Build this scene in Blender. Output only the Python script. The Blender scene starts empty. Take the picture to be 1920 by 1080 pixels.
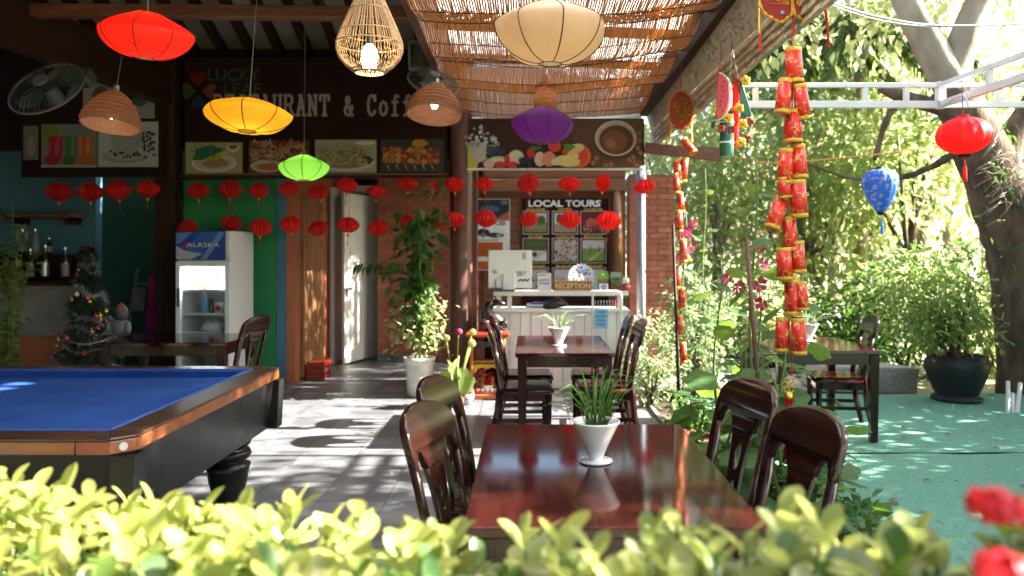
import bpy, bmesh, math, random
import numpy as np
from mathutils import Vector, Matrix, Euler
R = math.radians
rnd = random.Random(11)
nr = np.random.default_rng(5)
scene = bpy.context.scene
C = scene.collection

# ------------------------------------------------------------------ camera
F, CX, HY, H = 1500.0, 990.0, 470.0, 1.55     # focal length, vanishing point in photo pixels, eye height
cd = bpy.data.cameras.new('camera')
cam = bpy.data.objects.new('camera', cd); C.objects.link(cam)
cam.location = (0, 0, H); cam.rotation_euler = (R(90), 0, 0)
cd.sensor_width = 36; cd.lens = 36 * F / 1920
cd.shift_x = (960 - CX) / 1920; cd.shift_y = -(540 - HY) / 1920
cd.clip_start = 0.05; cd.clip_end = 2000
cd.dof.use_dof = True; cd.dof.focus_distance = 4.2; cd.dof.aperture_fstop = 1.9
scene.camera = cam

# ------------------------------------------------------------------ sky and sun
SUN_EL = 32.5
w = bpy.data.worlds.new('World'); scene.world = w; w.use_nodes = True
nt = w.node_tree
sky = nt.nodes.new('ShaderNodeTexSky'); sky.sky_type = 'NISHITA'; sky.sun_disc = False
sky.sun_elevation = R(SUN_EL); sky.sun_rotation = R(90); sky.air_density = 1.0; sky.dust_density = 2.5; sky.ozone_density = 1.0
bgn = nt.nodes['Background']; nt.links.new(sky.outputs[0], bgn.inputs[0]); bgn.inputs[1].default_value = 0.07
sd = bpy.data.lights.new('sun', 'SUN'); sd.energy = 5.0; sd.angle = R(0.55); sd.color = (1.0, 0.94, 0.84)
sun = bpy.data.objects.new('sun', sd); C.objects.link(sun)
sun.rotation_euler = (0, R(90 - SUN_EL), 0); sun.location = (30, 0, 20)

vs = scene.view_settings
vs.view_transform = 'Standard'; vs.look = 'None'; vs.gamma = 1; vs.exposure = 3.15; vs.use_curve_mapping = False
scene.render.engine = 'CYCLES'
cy = scene.cycles
cy.max_bounces = 4; cy.diffuse_bounces = 2; cy.glossy_bounces = 2; cy.transmission_bounces = 4; cy.transparent_max_bounces = 8
cy.sample_clamp_indirect = 6; cy.caustics_reflective = False; cy.caustics_refractive = False
cy.use_denoising = True

# ------------------------------------------------------------------ helpers
def P(px, py, d):
    "point seen at photo pixel (px, py) at d metres from the camera plane"
    return Vector(((px - CX) * d / F, d, H - (py - HY) * d / F))

MATS = {}
def mat(name, col, rough=0.5, col2=None, scale=6.0, bump=0.0, bscale=None, metal=0.0, spec=0.5, coat=0.0,
        transl=0.0, tcol=None, stretch=(1, 1, 1), var=0.0, island=0.0, detail=5, ramp=(0.35, 0.65), sheen=0.0, rvar=0.0, hue=0.0):
    m = bpy.data.materials.new(name); m.use_nodes = True
    n = m.node_tree.nodes; l = m.node_tree.links
    b = n['Principled BSDF']; out = n['Material Output']
    tc = n.new('ShaderNodeTexCoord'); mp = n.new('ShaderNodeMapping'); mp.inputs['Scale'].default_value = stretch
    oi = n.new('ShaderNodeObjectInfo')
    va = n.new('ShaderNodeVectorMath'); va.operation = 'MULTIPLY_ADD'
    cmb = n.new('ShaderNodeCombineXYZ')
    for i in range(3): l.new(oi.outputs['Random'], cmb.inputs[i])
    va.inputs[1].default_value = (17.3, 9.1, 23.7)
    l.new(cmb.outputs[0], va.inputs[0]); l.new(tc.outputs['Object'], va.inputs[2])
    l.new(va.outputs[0], mp.inputs['Vector'])
    nz = n.new('ShaderNodeTexNoise'); nz.inputs['Scale'].default_value = scale; nz.inputs['Detail'].default_value = detail
    l.new(mp.outputs[0], nz.inputs['Vector'])
    if col2 is None: col2 = tuple(c * 0.78 for c in col)
    rp = n.new('ShaderNodeValToRGB')
    rp.color_ramp.elements[0].position = ramp[0]; rp.color_ramp.elements[1].position = ramp[1]
    rp.color_ramp.elements[0].color = (*col2, 1); rp.color_ramp.elements[1].color = (*col, 1)
    l.new(nz.outputs[0], rp.inputs[0])
    cout = rp.outputs[0]
    for amt, src in ((var, 'o'), (island, 'i')):
        if amt:
            hs = n.new('ShaderNodeHueSaturation')
            if src == 'o': ro = oi.outputs['Random']
            else:
                g = n.new('ShaderNodeNewGeometry'); ro = g.outputs['Random Per Island']
            mr = n.new('ShaderNodeMapRange'); mr.inputs['To Min'].default_value = 1 - amt; mr.inputs['To Max'].default_value = 1 + amt
            l.new(ro, mr.inputs[0]); l.new(mr.outputs[0], hs.inputs['Value']); l.new(cout, hs.inputs['Color'])
            if hue:
                m2 = n.new('ShaderNodeMapRange'); m2.inputs['To Min'].default_value = 0.5 - hue; m2.inputs['To Max'].default_value = 0.5 + hue
                wn = n.new('ShaderNodeMath'); wn.operation = 'MULTIPLY'; wn.inputs[1].default_value = 7.31
                fr = n.new('ShaderNodeMath'); fr.operation = 'FRACT'
                l.new(ro, wn.inputs[0]); l.new(wn.outputs[0], fr.inputs[0]); l.new(fr.outputs[0], m2.inputs[0]); l.new(m2.outputs[0], hs.inputs['Hue'])
            cout = hs.outputs[0]
    l.new(cout, b.inputs['Base Color'])
    b.inputs['Roughness'].default_value = rough; b.inputs['Metallic'].default_value = metal
    b.inputs['Specular IOR Level'].default_value = spec; b.inputs['Coat Weight'].default_value = coat
    b.inputs['Coat Roughness'].default_value = 0.08
    if sheen: b.inputs['Sheen Weight'].default_value = sheen
    if rvar:
        mr = n.new('ShaderNodeMapRange'); mr.inputs['To Min'].default_value = max(0.02, rough - rvar); mr.inputs['To Max'].default_value = rough + rvar
        l.new(nz.outputs[0], mr.inputs[0]); l.new(mr.outputs[0], b.inputs['Roughness'])
    if bump:
        n2 = n.new('ShaderNodeTexNoise'); n2.inputs['Scale'].default_value = bscale or scale * 4; n2.inputs['Detail'].default_value = 4
        l.new(mp.outputs[0], n2.inputs['Vector'])
        bp = n.new('ShaderNodeBump'); bp.inputs['Strength'].default_value = bump; bp.inputs['Distance'].default_value = 0.01
        l.new(n2.outputs[0], bp.inputs['Height']); l.new(bp.outputs[0], b.inputs['Normal'])
    if transl:
        t = n.new('ShaderNodeBsdfTranslucent'); mx = n.new('ShaderNodeMixShader'); mx.inputs[0].default_value = transl
        if tcol: t.inputs[0].default_value = (*tcol, 1)
        else: l.new(cout, t.inputs[0])
        l.new(b.outputs[0], mx.inputs[1]); l.new(t.outputs[0], mx.inputs[2]); l.new(mx.outputs[0], out.inputs[0])
    MATS[name] = m
    return m

def emit(name, col, strength):
    m = bpy.data.materials.new(name); m.use_nodes = True
    b = m.node_tree.nodes['Principled BSDF']
    b.inputs['Base Color'].default_value = (*col, 1); b.inputs['Emission Color'].default_value = (*col, 1)
    b.inputs['Emission Strength'].default_value = strength; MATS[name] = m
    m.cycles.emission_sampling = 'NONE'
    return m

def attr_mat(name, rough=0.4, grain=0.12):
    m = bpy.data.materials.new(name); m.use_nodes = True
    n = m.node_tree.nodes; l = m.node_tree.links; b = n['Principled BSDF']
    a = n.new('ShaderNodeAttribute'); a.attribute_name = 'Col'
    nz = n.new('ShaderNodeTexNoise'); nz.inputs['Scale'].default_value = 55; nz.inputs['Detail'].default_value = 6
    tc = n.new('ShaderNodeTexCoord'); l.new(tc.outputs['Object'], nz.inputs['Vector'])
    mr = n.new('ShaderNodeMapRange'); mr.inputs['From Min'].default_value = .3; mr.inputs['From Max'].default_value = .7
    mr.inputs['To Min'].default_value = 1 - grain; mr.inputs['To Max'].default_value = 1 + grain
    mx = n.new('ShaderNodeVectorMath'); mx.operation = 'SCALE'
    l.new(nz.outputs[0], mr.inputs[0]); l.new(a.outputs['Color'], mx.inputs[0]); l.new(mr.outputs[0], mx.inputs['Scale'])
    l.new(mx.outputs[0], b.inputs['Base Color']); b.inputs['Roughness'].default_value = rough; b.inputs['Specular IOR Level'].default_value = .2
    MATS[name] = m
    return m

class MB:
    "collects shapes and links them as one mesh object"
    def __init__(s): s.v = []; s.f = []
    def add(s, vs_, fs, M=None):
        o = len(s.v)
        s.v += [tuple(M @ Vector(p)) if M is not None else tuple(p) for p in vs_]
        s.f += [tuple(i + o for i in f) for f in fs]; return s
    def box(s, c, size, rot=None):
        x, y, z = (k / 2 for k in size)
        vs_ = [(-x,-y,-z),(x,-y,-z),(x,y,-z),(-x,y,-z),(-x,-y,z),(x,-y,z),(x,y,z),(-x,y,z)]
        M = Matrix.Translation(c)
        if rot is not None: M = M @ (rot if isinstance(rot, Matrix) else Euler(rot).to_matrix().to_4x4())
        return s.add(vs_, [(0,3,2,1),(4,5,6,7),(0,1,5,4),(1,2,6,5),(2,3,7,6),(3,0,4,7)], M)
    def span(s, a, b):
        return s.box([(p + q) / 2 for p, q in zip(a, b)], [abs(q - p) for p, q in zip(a, b)])
    def bar(s, p0, p1, w_, h_, up=(0, 0, 1)):
        p0 = Vector(p0); p1 = Vector(p1); d = p1 - p0
        y = d.normalized(); z = Vector(up); x = y.cross(z)
        if x.length < 1e-4: x = Vector((1, 0, 0))
        x.normalize(); z = x.cross(y)
        M = Matrix((x, y, z)).transposed().to_4x4(); M.translation = (p0 + p1) / 2
        return s.box((0, 0, 0), (0, 0, 0)) if d.length == 0 else s.add(
            [(a * w_/2, b * d.length/2, c * h_/2) for c in (-1, 1) for a, b in ((-1,-1),(1,-1),(1,1),(-1,1))],
            [(0,3,2,1),(4,5,6,7),(0,1,5,4),(1,2,6,5),(2,3,7,6),(3,0,4,7)], M)
    def tube(s, pts, rad, n=8, cap=True, flat=1.0):
        pts = [Vector(p) for p in pts]
        if not hasattr(rad, '__len__'): rad = [rad] * len(pts)
        o = len(s.v); prev = None
        for i, p in enumerate(pts):
            d = (pts[min(i + 1, len(pts) - 1)] - pts[max(i - 1, 0)])
            d = d.normalized() if d.length > 1e-9 else Vector((0, 0, 1))
            if prev is None:
                a = Vector((0, 0, 1)) if abs(d.z) < .9 else Vector((1, 0, 0))
                u = d.cross(a).normalized()
            else:
                u = prev - d * prev.dot(d); u.normalize()
            prev = u; v = d.cross(u)
            for k in range(n):
                t = 2 * math.pi * k / n
                s.v.append(tuple(p + u * (rad[i] * math.cos(t)) + v * (rad[i] * flat * math.sin(t))))
        for i in range(len(pts) - 1):
            for k in range(n):
                a = o + i * n + k; b = o + i * n + (k + 1) % n
                s.f.append((a, b, b + n, a + n))
        if cap:
            s.f.append(tuple(o + k for k in range(n))[::-1]); e = o + (len(pts) - 1) * n
            s.f.append(tuple(e + k for k in range(n)))
        return s
    def lathe(s, prof, n=24, c=(0, 0, 0), M=None, scal=None, close=False):
        o = len(s.v); T = Matrix.Translation(c) @ (M if M is not None else Matrix.Identity(4))
        for r, z in prof:
            for k in range(n):
                t = 2 * math.pi * k / n
                q = scal(k, n, r, z) if scal else 1.0
                s.v.append(tuple(T @ Vector((r * q * math.cos(t), r * q * math.sin(t), z))))
        for i in range(len(prof) - 1):
            for k in range(n):
                a = o + i * n + k; b = o + i * n + (k + 1) % n
                s.f.append((a, b, b + n, a + n))
        if close:
            s.f.append(tuple(o + k for k in range(n))[::-1]); e = o + (len(prof) - 1) * n
            s.f.append(tuple(e + k for k in range(n)))
        return s
    def ball(s, c, r, n=10, m=7, M=None):
        r = (r, r, r) if not hasattr(r, '__len__') else r
        S = Matrix.Diagonal((*r, 1))
        T = (M if M is not None else Matrix.Identity(4)) @ S
        prof = [(max(1e-4, math.sin(math.pi * i / m)), -math.cos(math.pi * i / m)) for i in range(m + 1)]
        return s.lathe(prof, n, c, T)
    def prism(s, poly, t0, t1, M=None):
        n = len(poly)
        vs_ = [(x, y, t0) for x, y in poly] + [(x, y, t1) for x, y in poly]
        fs = [tuple(range(n))[::-1], tuple(range(n, 2 * n))] + [(i, (i + 1) % n, (i + 1) % n + n, i + n) for i in range(n)]
        return s.add(vs_, fs, M)
    def mesh(s, name):
        me = bpy.data.meshes.new(name); me.from_pydata(s.v, [], s.f); me.update(); return me
    def obj(s, name, m, parent=None, smooth=False, bevel=0.0, seg=2, loc=None, rot=None, label=None):
        return link(name, s.mesh(name), m, parent, smooth, bevel, seg, loc, rot, label)

def link(name, me, m, parent=None, smooth=False, bevel=0.0, seg=2, loc=None, rot=None, label=None):
    if m is not None and not me.materials: me.materials.append(MATS[m] if isinstance(m, str) else m)
    o = bpy.data.objects.new(name, me); C.objects.link(o)
    if smooth: me.shade_smooth()
    if bevel:
        b = o.modifiers.new('bevel', 'BEVEL'); b.width = bevel; b.segments = seg; b.limit_method = 'ANGLE'; b.angle_limit = R(40)
        if smooth: pass
    if parent is not None: o.parent = parent
    if loc is not None: o.location = loc
    if rot is not None: o.rotation_euler = rot
    if label: o['label'] = label
    return o

def thing(name, label, cat, loc=(0, 0, 0), rotz=0.0, group=None, rot=None):
    o = bpy.data.objects.new(name, None); C.objects.link(o); o.empty_display_size = 0.05
    o.location = loc; o.rotation_euler = rot if rot else (0, 0, rotz)
    o['label'] = label; o['category'] = cat
    if group: o['group'] = group
    return o
def tag(o, label, cat, group=None):
    o['label'] = label; o['category'] = cat
    if group: o['group'] = group
    return o
def struct(o): o['kind'] = 'structure'; return o
def copy_tree(o, parent=None):
    c = o.copy(); C.objects.link(c); c.parent = parent
    for ch in list(o.children): copy_tree(ch, c)
    return c

def shape(loops, thick, bevel=0.0, res=1):
    "flat outline with holes, given thickness; mesh lies in xy, centred on z = 0"
    cu = bpy.data.curves.new('outline', 'CURVE'); cu.dimensions = '2D'; cu.fill_mode = 'BOTH'
    cu.extrude = max(0.0, thick / 2 - bevel); cu.bevel_depth = bevel; cu.bevel_resolution = res; cu.offset = -bevel
    for lp in loops:
        sp = cu.splines.new('POLY'); sp.points.add(len(lp) - 1); sp.use_cyclic_u = True
        for p, q in zip(sp.points, lp): p.co = (q[0], q[1], 0, 1)
    o = bpy.data.objects.new('outline', cu); C.objects.link(o)
    me = bpy.data.meshes.new_from_object(o.evaluated_get(bpy.context.evaluated_depsgraph_get()))
    bpy.data.objects.remove(o); bpy.data.curves.remove(cu)
    me.materials.clear()
    return me
def remap(me, fn):
    for v in me.vertices: v.co = fn(v.co)
    me.update(); return me
def ell(cx, cy, rx, ry, n=24, a0=0.0, a1=2 * math.pi, rot=0.0):
    full = abs(a1 - a0 - 2 * math.pi) < 1e-6
    out = []
    for k in range(n if full else n + 1):
        t = a0 + (a1 - a0) * k / n; x, y = rx * math.cos(t), ry * math.sin(t)
        out.append((cx + x * math.cos(rot) - y * math.sin(rot), cy + x * math.sin(rot) + y * math.cos(rot)))
    return out

def text(name, s, m, parent, x0, x1, z, h, y=0.0, ext=0.003, bold=0.0, wide=None, face=None):
    "lettering in the xz plane facing -y, fitted between x0 and x1 with cap height h"
    cu = bpy.data.curves.new(name, 'FONT'); cu.body = s; cu.extrude = 0; cu.offset = bold; cu.size = 1.0; cu.resolution_u = 3
    o = bpy.data.objects.new(name, cu); C.objects.link(o)
    me = bpy.data.meshes.new_from_object(o.evaluated_get(bpy.context.evaluated_depsgraph_get()))
    bpy.data.objects.remove(o); bpy.data.curves.remove(cu); me.materials.clear()
    co = np.array([v.co[:] for v in me.vertices]); mn = co.min(0); mx = co.max(0)
    sx = (x1 - x0) / (mx[0] - mn[0]); sz = h / (mx[1] - mn[1])
    for v in me.vertices:
        v.co = (x0 + (v.co.x - mn[0]) * sx, y, z + (v.co.y - mn[1]) * sz)
    me.update()
    return link(name, me, m, parent)

class Print:
    "flat coloured print: polygons in xz facing -y, each layer a hair in front of the one before"
    def __init__(s, step=0.0006): s.v = []; s.f = []; s.c = []; s.k = 0; s.step = step
    def poly(s, pts, col):
        o = len(s.v); s.k += 1
        s.v += [(p[0], -s.k * s.step, p[1]) for p in pts]; s.f.append(tuple(range(o, o + len(pts)))); s.c += [col] * len(pts); return s
    def rect(s, x0, z0, x1, z1, col): return s.poly([(x0, z0), (x1, z0), (x1, z1), (x0, z1)], col)
    def ell(s, cx, cz, rx, rz, col, n=18, rot=0.0, jit=0.0):
        pts = ell(cx, cz, rx, rz, n, rot=rot)
        if jit: pts = [(cx + (x - cx) * rnd.uniform(1 - jit, 1 + jit), cz + (z - cz) * rnd.uniform(1 - jit, 1 + jit)) for x, z in pts]
        return s.poly(pts, col)
    def strokes(s, n, x0, z0, x1, z1, cols, ln, wd):
        for _ in range(n):
            x = rnd.uniform(x0, x1); z = rnd.uniform(z0, z1); a = rnd.uniform(0, 6.28)
            dx, dz = math.cos(a) * ln / 2, math.sin(a) * ln / 2; ex, ez = -math.sin(a) * wd / 2, math.cos(a) * wd / 2
            s.poly([(x-dx-ex, z-dz-ez), (x+dx-ex, z+dz-ez), (x+dx+ex, z+dz+ez), (x-dx+ex, z-dz+ez)], rnd.choice(cols))
        s.k -= max(0, n - 12); return s
    def obj(s, name, parent=None, m='print', loc=(0, 0, 0), rot=None):
        me = bpy.data.meshes.new(name); me.from_pydata(s.v, [], s.f)
        a = me.color_attributes.new('Col', 'FLOAT_COLOR', 'POINT')
        a.data.foreach_set('color', np.array([(*c[:3], 1.0) for c in s.c], dtype=np.float32).ravel())
        return link(name, me, m, parent, loc=loc, rot=rot)

# leaves ---------------------------------------------------------------------
LEAF = { # templates: (along, across, lift) per vertex, faces
 0: (np.array([(0,0,0),(.45,.5,.10),(1,0,-.06),(.45,-.5,.10)]), [(0,3,2),(0,2,1)]),
 1: (np.array([(0,0,0),(.3,.36,.07),(.68,.46,.08),(1,0,-.12),(.68,-.46,.08),(.3,-.36,.07),(.35,0,-.01),(.7,0,-.03)]),
     [(0,6,1),(0,5,6),(6,7,2,1),(5,4,7,6),(7,3,2),(4,3,7)]),
 2: (np.array([(0,0,0),(.15,.10,.02),(.5,.22,.03),(1,0,-.25),(.5,-.22,.03),(.15,-.10,.02)]), [(0,5,4,3,2,1)]),
}
def leaf_arrays(pos, dirs, size, width, kind=0, nrm=None):
    T, fs = LEAF[kind]; n = len(pos); k = len(T)
    d = dirs / np.maximum(1e-6, np.linalg.norm(dirs, axis=1, keepdims=True))
    up = nrm if nrm is not None else np.tile([0, 0, 1.0], (n, 1)) + nr.normal(0, .45, (n, 3))
    side = np.cross(d, up); side /= np.maximum(1e-6, np.linalg.norm(side, axis=1, keepdims=True))
    u = np.cross(side, d)
    size = np.asarray(size).reshape(n, 1, 1)
    v = pos[:, None] + size * (d[:, None] * T[None, :, :1] + side[:, None] * T[None, :, 1:2] * width + u[:, None] * T[None, :, 2:3])
    return v.reshape(-1, 3), fs, k, n
def leaf_mesh(name, pos, dirs, size, width=0.5, kind=0, nrm=None):
    v, fs, k, n = leaf_arrays(np.asarray(pos, float), np.asarray(dirs, float), size, width, kind, nrm)
    me = bpy.data.meshes.new(name); me.vertices.add(len(v)); me.vertices.foreach_set('co', v.astype(np.float32).ravel())
    ln = np.array([len(f) for f in fs]); tot = int(ln.sum())
    idx = (np.concatenate([np.array(f) for f in fs])[None] + (np.arange(n) * k)[:, None]).ravel()
    me.loops.add(tot * n); me.loops.foreach_set('vertex_index', idx.astype(np.int32))
    me.polygons.add(len(fs) * n)
    st = (np.concatenate([[0], np.cumsum(ln)[:-1]])[None] + (np.arange(n) * tot)[:, None]).ravel()
    me.polygons.foreach_set('loop_start', st.astype(np.int32))
    try: me.polygons.foreach_set('loop_total', np.tile(ln, n).astype(np.int32))
    except Exception: pass
    me.update(calc_edges=True); me.validate()
    return me
def clumps(centres, per, spread, out_from=None, down=0.3):
    "leaf positions and directions gathered round clump centres"
    cs = np.repeat(np.asarray(centres, float), per, axis=0); n = len(cs)
    off = nr.normal(0, 1, (n, 3)) * spread; pos = cs + off
    d = off / np.maximum(1e-6, np.linalg.norm(off, axis=1, keepdims=True)) + nr.normal(0, .45, (n, 3)); d[:, 2] -= down
    return pos, d
def in_ellipsoid(n, c, r, shell=0.35):
    d = nr.normal(0, 1, (n, 3)); d /= np.linalg.norm(d, axis=1, keepdims=True)
    q = nr.uniform(shell, 1, (n, 1)) ** 0.6
    return np.array(c) + d * q * np.array(r)

# ------------------------------------------------------------------ materials
mat('slate', (.185, .19, .205), .40, (.10, .104, .116), 4.5, .2, 30, var=.2, rvar=.16, detail=8)
mat('grout', (.19, .19, .19), .9, scale=14)
mat('soil', (.075, .05, .03), .95, (.04, .028, .018), 9, .6, 40)
mat('ground', (.30, .26, .17), .95, (.16, .17, .08), 1.6, .5, 20)
mat('turf', (.175, .385, .275), .9, (.11, .28, .195), 42, 1.0, 70, detail=9, ramp=(.3, .7))
mat('concrete', (.42, .41, .39), .85, (.33, .32, .30), 7, .25, 50)
mat('granite', (.36, .355, .35), .75, (.25, .25, .25), 40, .3, 60)
mat('terracotta_brick', (.37, .125, .07), .75, (.27, .085, .048), 9, .3, 60, var=.17)
mat('mortar', (.25, .11, .075), .9, scale=18)
mat('orange_plaster', (.40, .13, .055), .8, (.33, .10, .045), 3, .1, 40)
mat('blue_paint', (.06, .17, .25), .7, (.05, .14, .21), 3, .08, 40)
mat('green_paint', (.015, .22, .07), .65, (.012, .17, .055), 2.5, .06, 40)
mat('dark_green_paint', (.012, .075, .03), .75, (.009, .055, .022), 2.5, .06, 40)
mat('white_paint', (.78, .76, .73), .45, (.70, .67, .63), 5, .05, 60)
mat('white_metal', (.80, .80, .80), .35, (.72, .72, .73), 6)
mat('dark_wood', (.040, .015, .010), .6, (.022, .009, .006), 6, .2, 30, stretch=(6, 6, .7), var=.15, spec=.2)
mat('dark_wood_y', (.040, .015, .010), .6, (.022, .009, .006), 6, .2, 30, stretch=(6, .7, 6), var=.15, spec=.2)
mat('brown_wood_y', (.16, .072, .045), .55, (.10, .042, .026), 6, .2, 30, stretch=(6, .6, 6), var=.15)
mat('red_wood_x', (.15, .05, .026), .45, (.09, .028, .015), 6, .2, 30, stretch=(.7, 6, 6), var=.15)
mat('post_wood', (.13, .05, .034), .45, (.08, .03, .02), 5, .2, 30, stretch=(6, 6, .6))
mat('plank_wall', (.24, .09, .035), .6, (.17, .058, .022), 7, .15, 30, stretch=(.6, 5, 6), var=.12)
mat('grain_door', (.33, .17, .07), .45, (.15, .055, .025), 3.2, .1, 20, stretch=(5, 5, .8), var=.15)
mat('lacquer', (.030, .009, .0065), .15, (.017, .005, .0045), 4, .03, 30, stretch=(5, 5, .5), coat=.0, var=.15, rvar=.04, spec=.42)
mat('lacquer_top', (.036, .0075, .0055), .075, (.021, .0045, .004), 5, .004, 12, stretch=(6, .7, 6), rvar=.03, spec=.42)
mat('maroon_board', (.020, .006, .006), .6, (.015, .005, .005), 3, spec=.12)
mat('brown_board', (.04, .014, .010), .5, (.03, .010, .008), 3, spec=.2)
mat('roof_panel', (.17, .155, .14), .7, (.20, .185, .17), 3, .1, 30, var=.2)
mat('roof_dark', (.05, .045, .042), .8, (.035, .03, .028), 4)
mat('corrugated', (.14, .14, .145), .5, (.10, .10, .10), 5, metal=.3)
mat('white_corrugated', (.62, .60, .57), .5, (.50, .48, .45), 4)
mat('clear_sheet', (.85, .85, .83), .5, (.75, .75, .72), 3, transl=.75)
mat('bamboo_stick', (.50, .265, .10), .55, (.36, .175, .06), 12, stretch=(1, .3, 1), var=.22, transl=.30, tcol=(.62, .31, .09))
mat('fascia', (.44, .385, .30), .8, (.34, .29, .22), 9, .1, 40)
mat('fascia_tile', (.46, .36, .25), .75, (.32, .26, .16), 14, .25, 60, var=.2)
mat('leaf_print', (.20, .24, .15), .8, scale=12)
mat('felt', (.026, .085, .33), .95, (.018, .062, .26), 5, .2, 200, detail=9, spec=.15)
mat('felt_edge', (.05, .13, .46), .85, scale=5)
mat('rail_orange', (.25, .075, .018), .32, (.13, .036, .010), 5, .05, 30, stretch=(.8, 5, 5), coat=.4, var=.1)
mat('rail_red', (.30, .045, .018), .28, (.20, .03, .012), 5, coat=.4)
mat('rail_top', (.075, .038, .022), .32, (.04, .018, .012), 4, .08, 30, stretch=(.6, 4, 4), coat=.25)
mat('black_lacquer', (.010, .009, .009), .30, (.005, .005, .005), 6, .08, 20, coat=.05, rvar=.1, spec=.28)
mat('black_plastic', (.02, .02, .02), .4, scale=5)
mat('grey_plastic', (.12, .125, .13), .45, (.09, .095, .10), 5)
mat('steel', (.55, .55, .56), .3, (.45, .45, .46), 8, metal=.9)
mat('pole_grey', (.24, .26, .30), .45, (.19, .21, .24), 4)
mat('cable', (.10, .10, .10), .6)
mat('porcelain', (.80, .79, .78), .22, (.74, .73, .72), 3, coat=.3)
mat('white_planter', (.74, .71, .64), .55, (.50, .48, .42), 6, .25, 30)
mat('black_glaze', (.020, .020, .027), .42, (.012, .012, .016), 5, .06, 18, spec=.3)
mat('clay', (.20, .075, .05), .7, (.13, .05, .035), 5)
mat('bark', (.155, .10, .066), .95, (.055, .036, .025), 9, 1.0, 26, stretch=(1, 1, .35))
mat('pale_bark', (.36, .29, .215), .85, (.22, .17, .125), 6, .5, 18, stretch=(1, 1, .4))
mat('far_bark', (.20, .17, .13), .9, (.12, .10, .08), 4, .4, 10)
mat('stem_green', (.11, .17, .04), .7, scale=8)
mat('stem_brown', (.10, .065, .04), .8, scale=8)
mat('leaf_hedge', (.33, .36, .115), .38, (.20, .27, .06), 24, transl=.42, tcol=(.60, .65, .18), island=.3, hue=.025, var=.22)
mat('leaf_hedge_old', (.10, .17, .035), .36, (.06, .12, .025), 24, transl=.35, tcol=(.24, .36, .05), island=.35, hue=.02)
mat('leaf_garden', (.15, .215, .06), .5, (.105, .17, .045), 8, transl=.52, tcol=(.47, .57, .20), island=.32, hue=.025)
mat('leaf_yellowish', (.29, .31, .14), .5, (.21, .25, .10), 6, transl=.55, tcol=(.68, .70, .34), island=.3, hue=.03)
mat('leaf_pale', (.23, .28, .17), .55, (.14, .20, .10), 6, transl=.5, tcol=(.42, .54, .24), island=.3, hue=.02)
mat('leaf_dark', (.045, .11, .026), .45, (.03, .08, .02), 10, transl=.35, tcol=(.13, .26, .035), island=.3, hue=.02)
mat('leaf_big', (.085, .165, .05), .5, (.05, .115, .035), 12, .25, 40, transl=.4, tcol=(.22, .36, .05), var=.28, island=.15)
mat('leaf_palm', (.10, .17, .06), .5, (.07, .13, .045), 6, transl=.4, tcol=(.26, .36, .10), island=.3)
mat('leaf_white', (.60, .64, .52), .5, (.50, .56, .42), 8, transl=.3, island=.15)
mat('chive', (.10, .24, .03), .4, (.07, .19, .025), 20, transl=.3, tcol=(.22, .42, .05), island=.25)
mat('petal_red', (.62, .02, .025), .5, (.50, .012, .03), 30, transl=.35, tcol=(.8, .04, .05), island=.2)
mat('petal_pink', (.42, .05, .13), .6, (.42, .02, .10), 20, transl=.35, island=.25)
mat('petal_yellow', (.80, .55, .03), .6, (.7, .42, .02), 20, transl=.25, island=.12)
mat('silk_red', (.62, .012, .006), .6, (.56, .010, .005), 12, .25, 45, transl=.55, tcol=(.85, .02, .008))
mat('silk_yellow', (.64, .34, .014), .6, (.56, .28, .01), 12, .25, 45, transl=.55, tcol=(.88, .52, .025))
mat('silk_green', (.10, .34, .05), .6, (.09, .30, .045), 12, .25, 45, transl=.55, tcol=(.30, .75, .12))
mat('silk_cream', (.46, .37, .27), .6, (.36, .285, .20), 7, .25, 45, transl=.5, tcol=(.52, .37, .23))
mat('silk_purple', (.065, .010, .13), .6, (.055, .008, .11), 12, .25, 45, transl=.5, tcol=(.13, .015, .22))
mat('silk_rose', (.72, .03, .035), .5, (.66, .025, .03), 10, .25, 45, transl=.5, tcol=(.9, .06, .05))
mat('silk_blue', (.045, .19, .50), .5, (.42, .36, .50), 24, transl=.45, ramp=(.40, .46), detail=2)
mat('paper_red', (.72, .018, .010), .65, (.60, .010, .008), 16, transl=.45, tcol=(1.0, .05, .012), var=.2)
mat('paper_gold', (.72, .28, .05), .45, scale=10, transl=.2)
mat('cracker_red', (.60, .022, .010), .38, (.60, .022, .010), 20)
mat('gold', (.72, .42, .08), .28, (.60, .32, .05), 30, .3, 200, metal=.85)
mat('gold_glitter', (.75, .50, .06), .35, (.55, .30, .03), 80, .8, 250, metal=.4)
mat('velvet_red', (.30, .010, .010), .8, scale=8, sheen=.3)
mat('red_thread', (.45, .012, .012), .7)
mat('rattan', (.46, .31, .18), .6, (.33, .20, .10), 16, var=.2, transl=.12)
mat('rattan_shade', (.19, .08, .042), .6, (.11, .045, .024), 50, .5, 120, transl=.12, tcol=(.5, .2, .08))
mat('fridge_white', (.74, .74, .73), .32, (.70, .70, .69), 3)
mat('glass_blue', (.05, .10, .13), .1)
mat('tinsel', (.40, .42, .43), .35, (.25, .27, .28), 40, metal=.6, island=.3)
mat('fir', (.04, .07, .05), .6, (.025, .05, .035), 20, island=.3)
mat('ornament_red', (.5, .01, .015), .2, coat=.5); mat('ornament_gold', (.7, .42, .06), .2, metal=.7); mat('ornament_pink', (.55, .02, .22), .25, coat=.5); mat('ornament_white', (.75, .75, .75), .4)
mat('statue_wood', (.022, .012, .009), .25, (.012, .007, .006), 12, .5, 40, coat=.5)
mat('altar_red', (.38, .035, .012), .3, (.26, .02, .008), 6, coat=.5)
mat('altar_orange', (.50, .15, .03), .35, (.38, .09, .02), 8, coat=.3)
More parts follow.
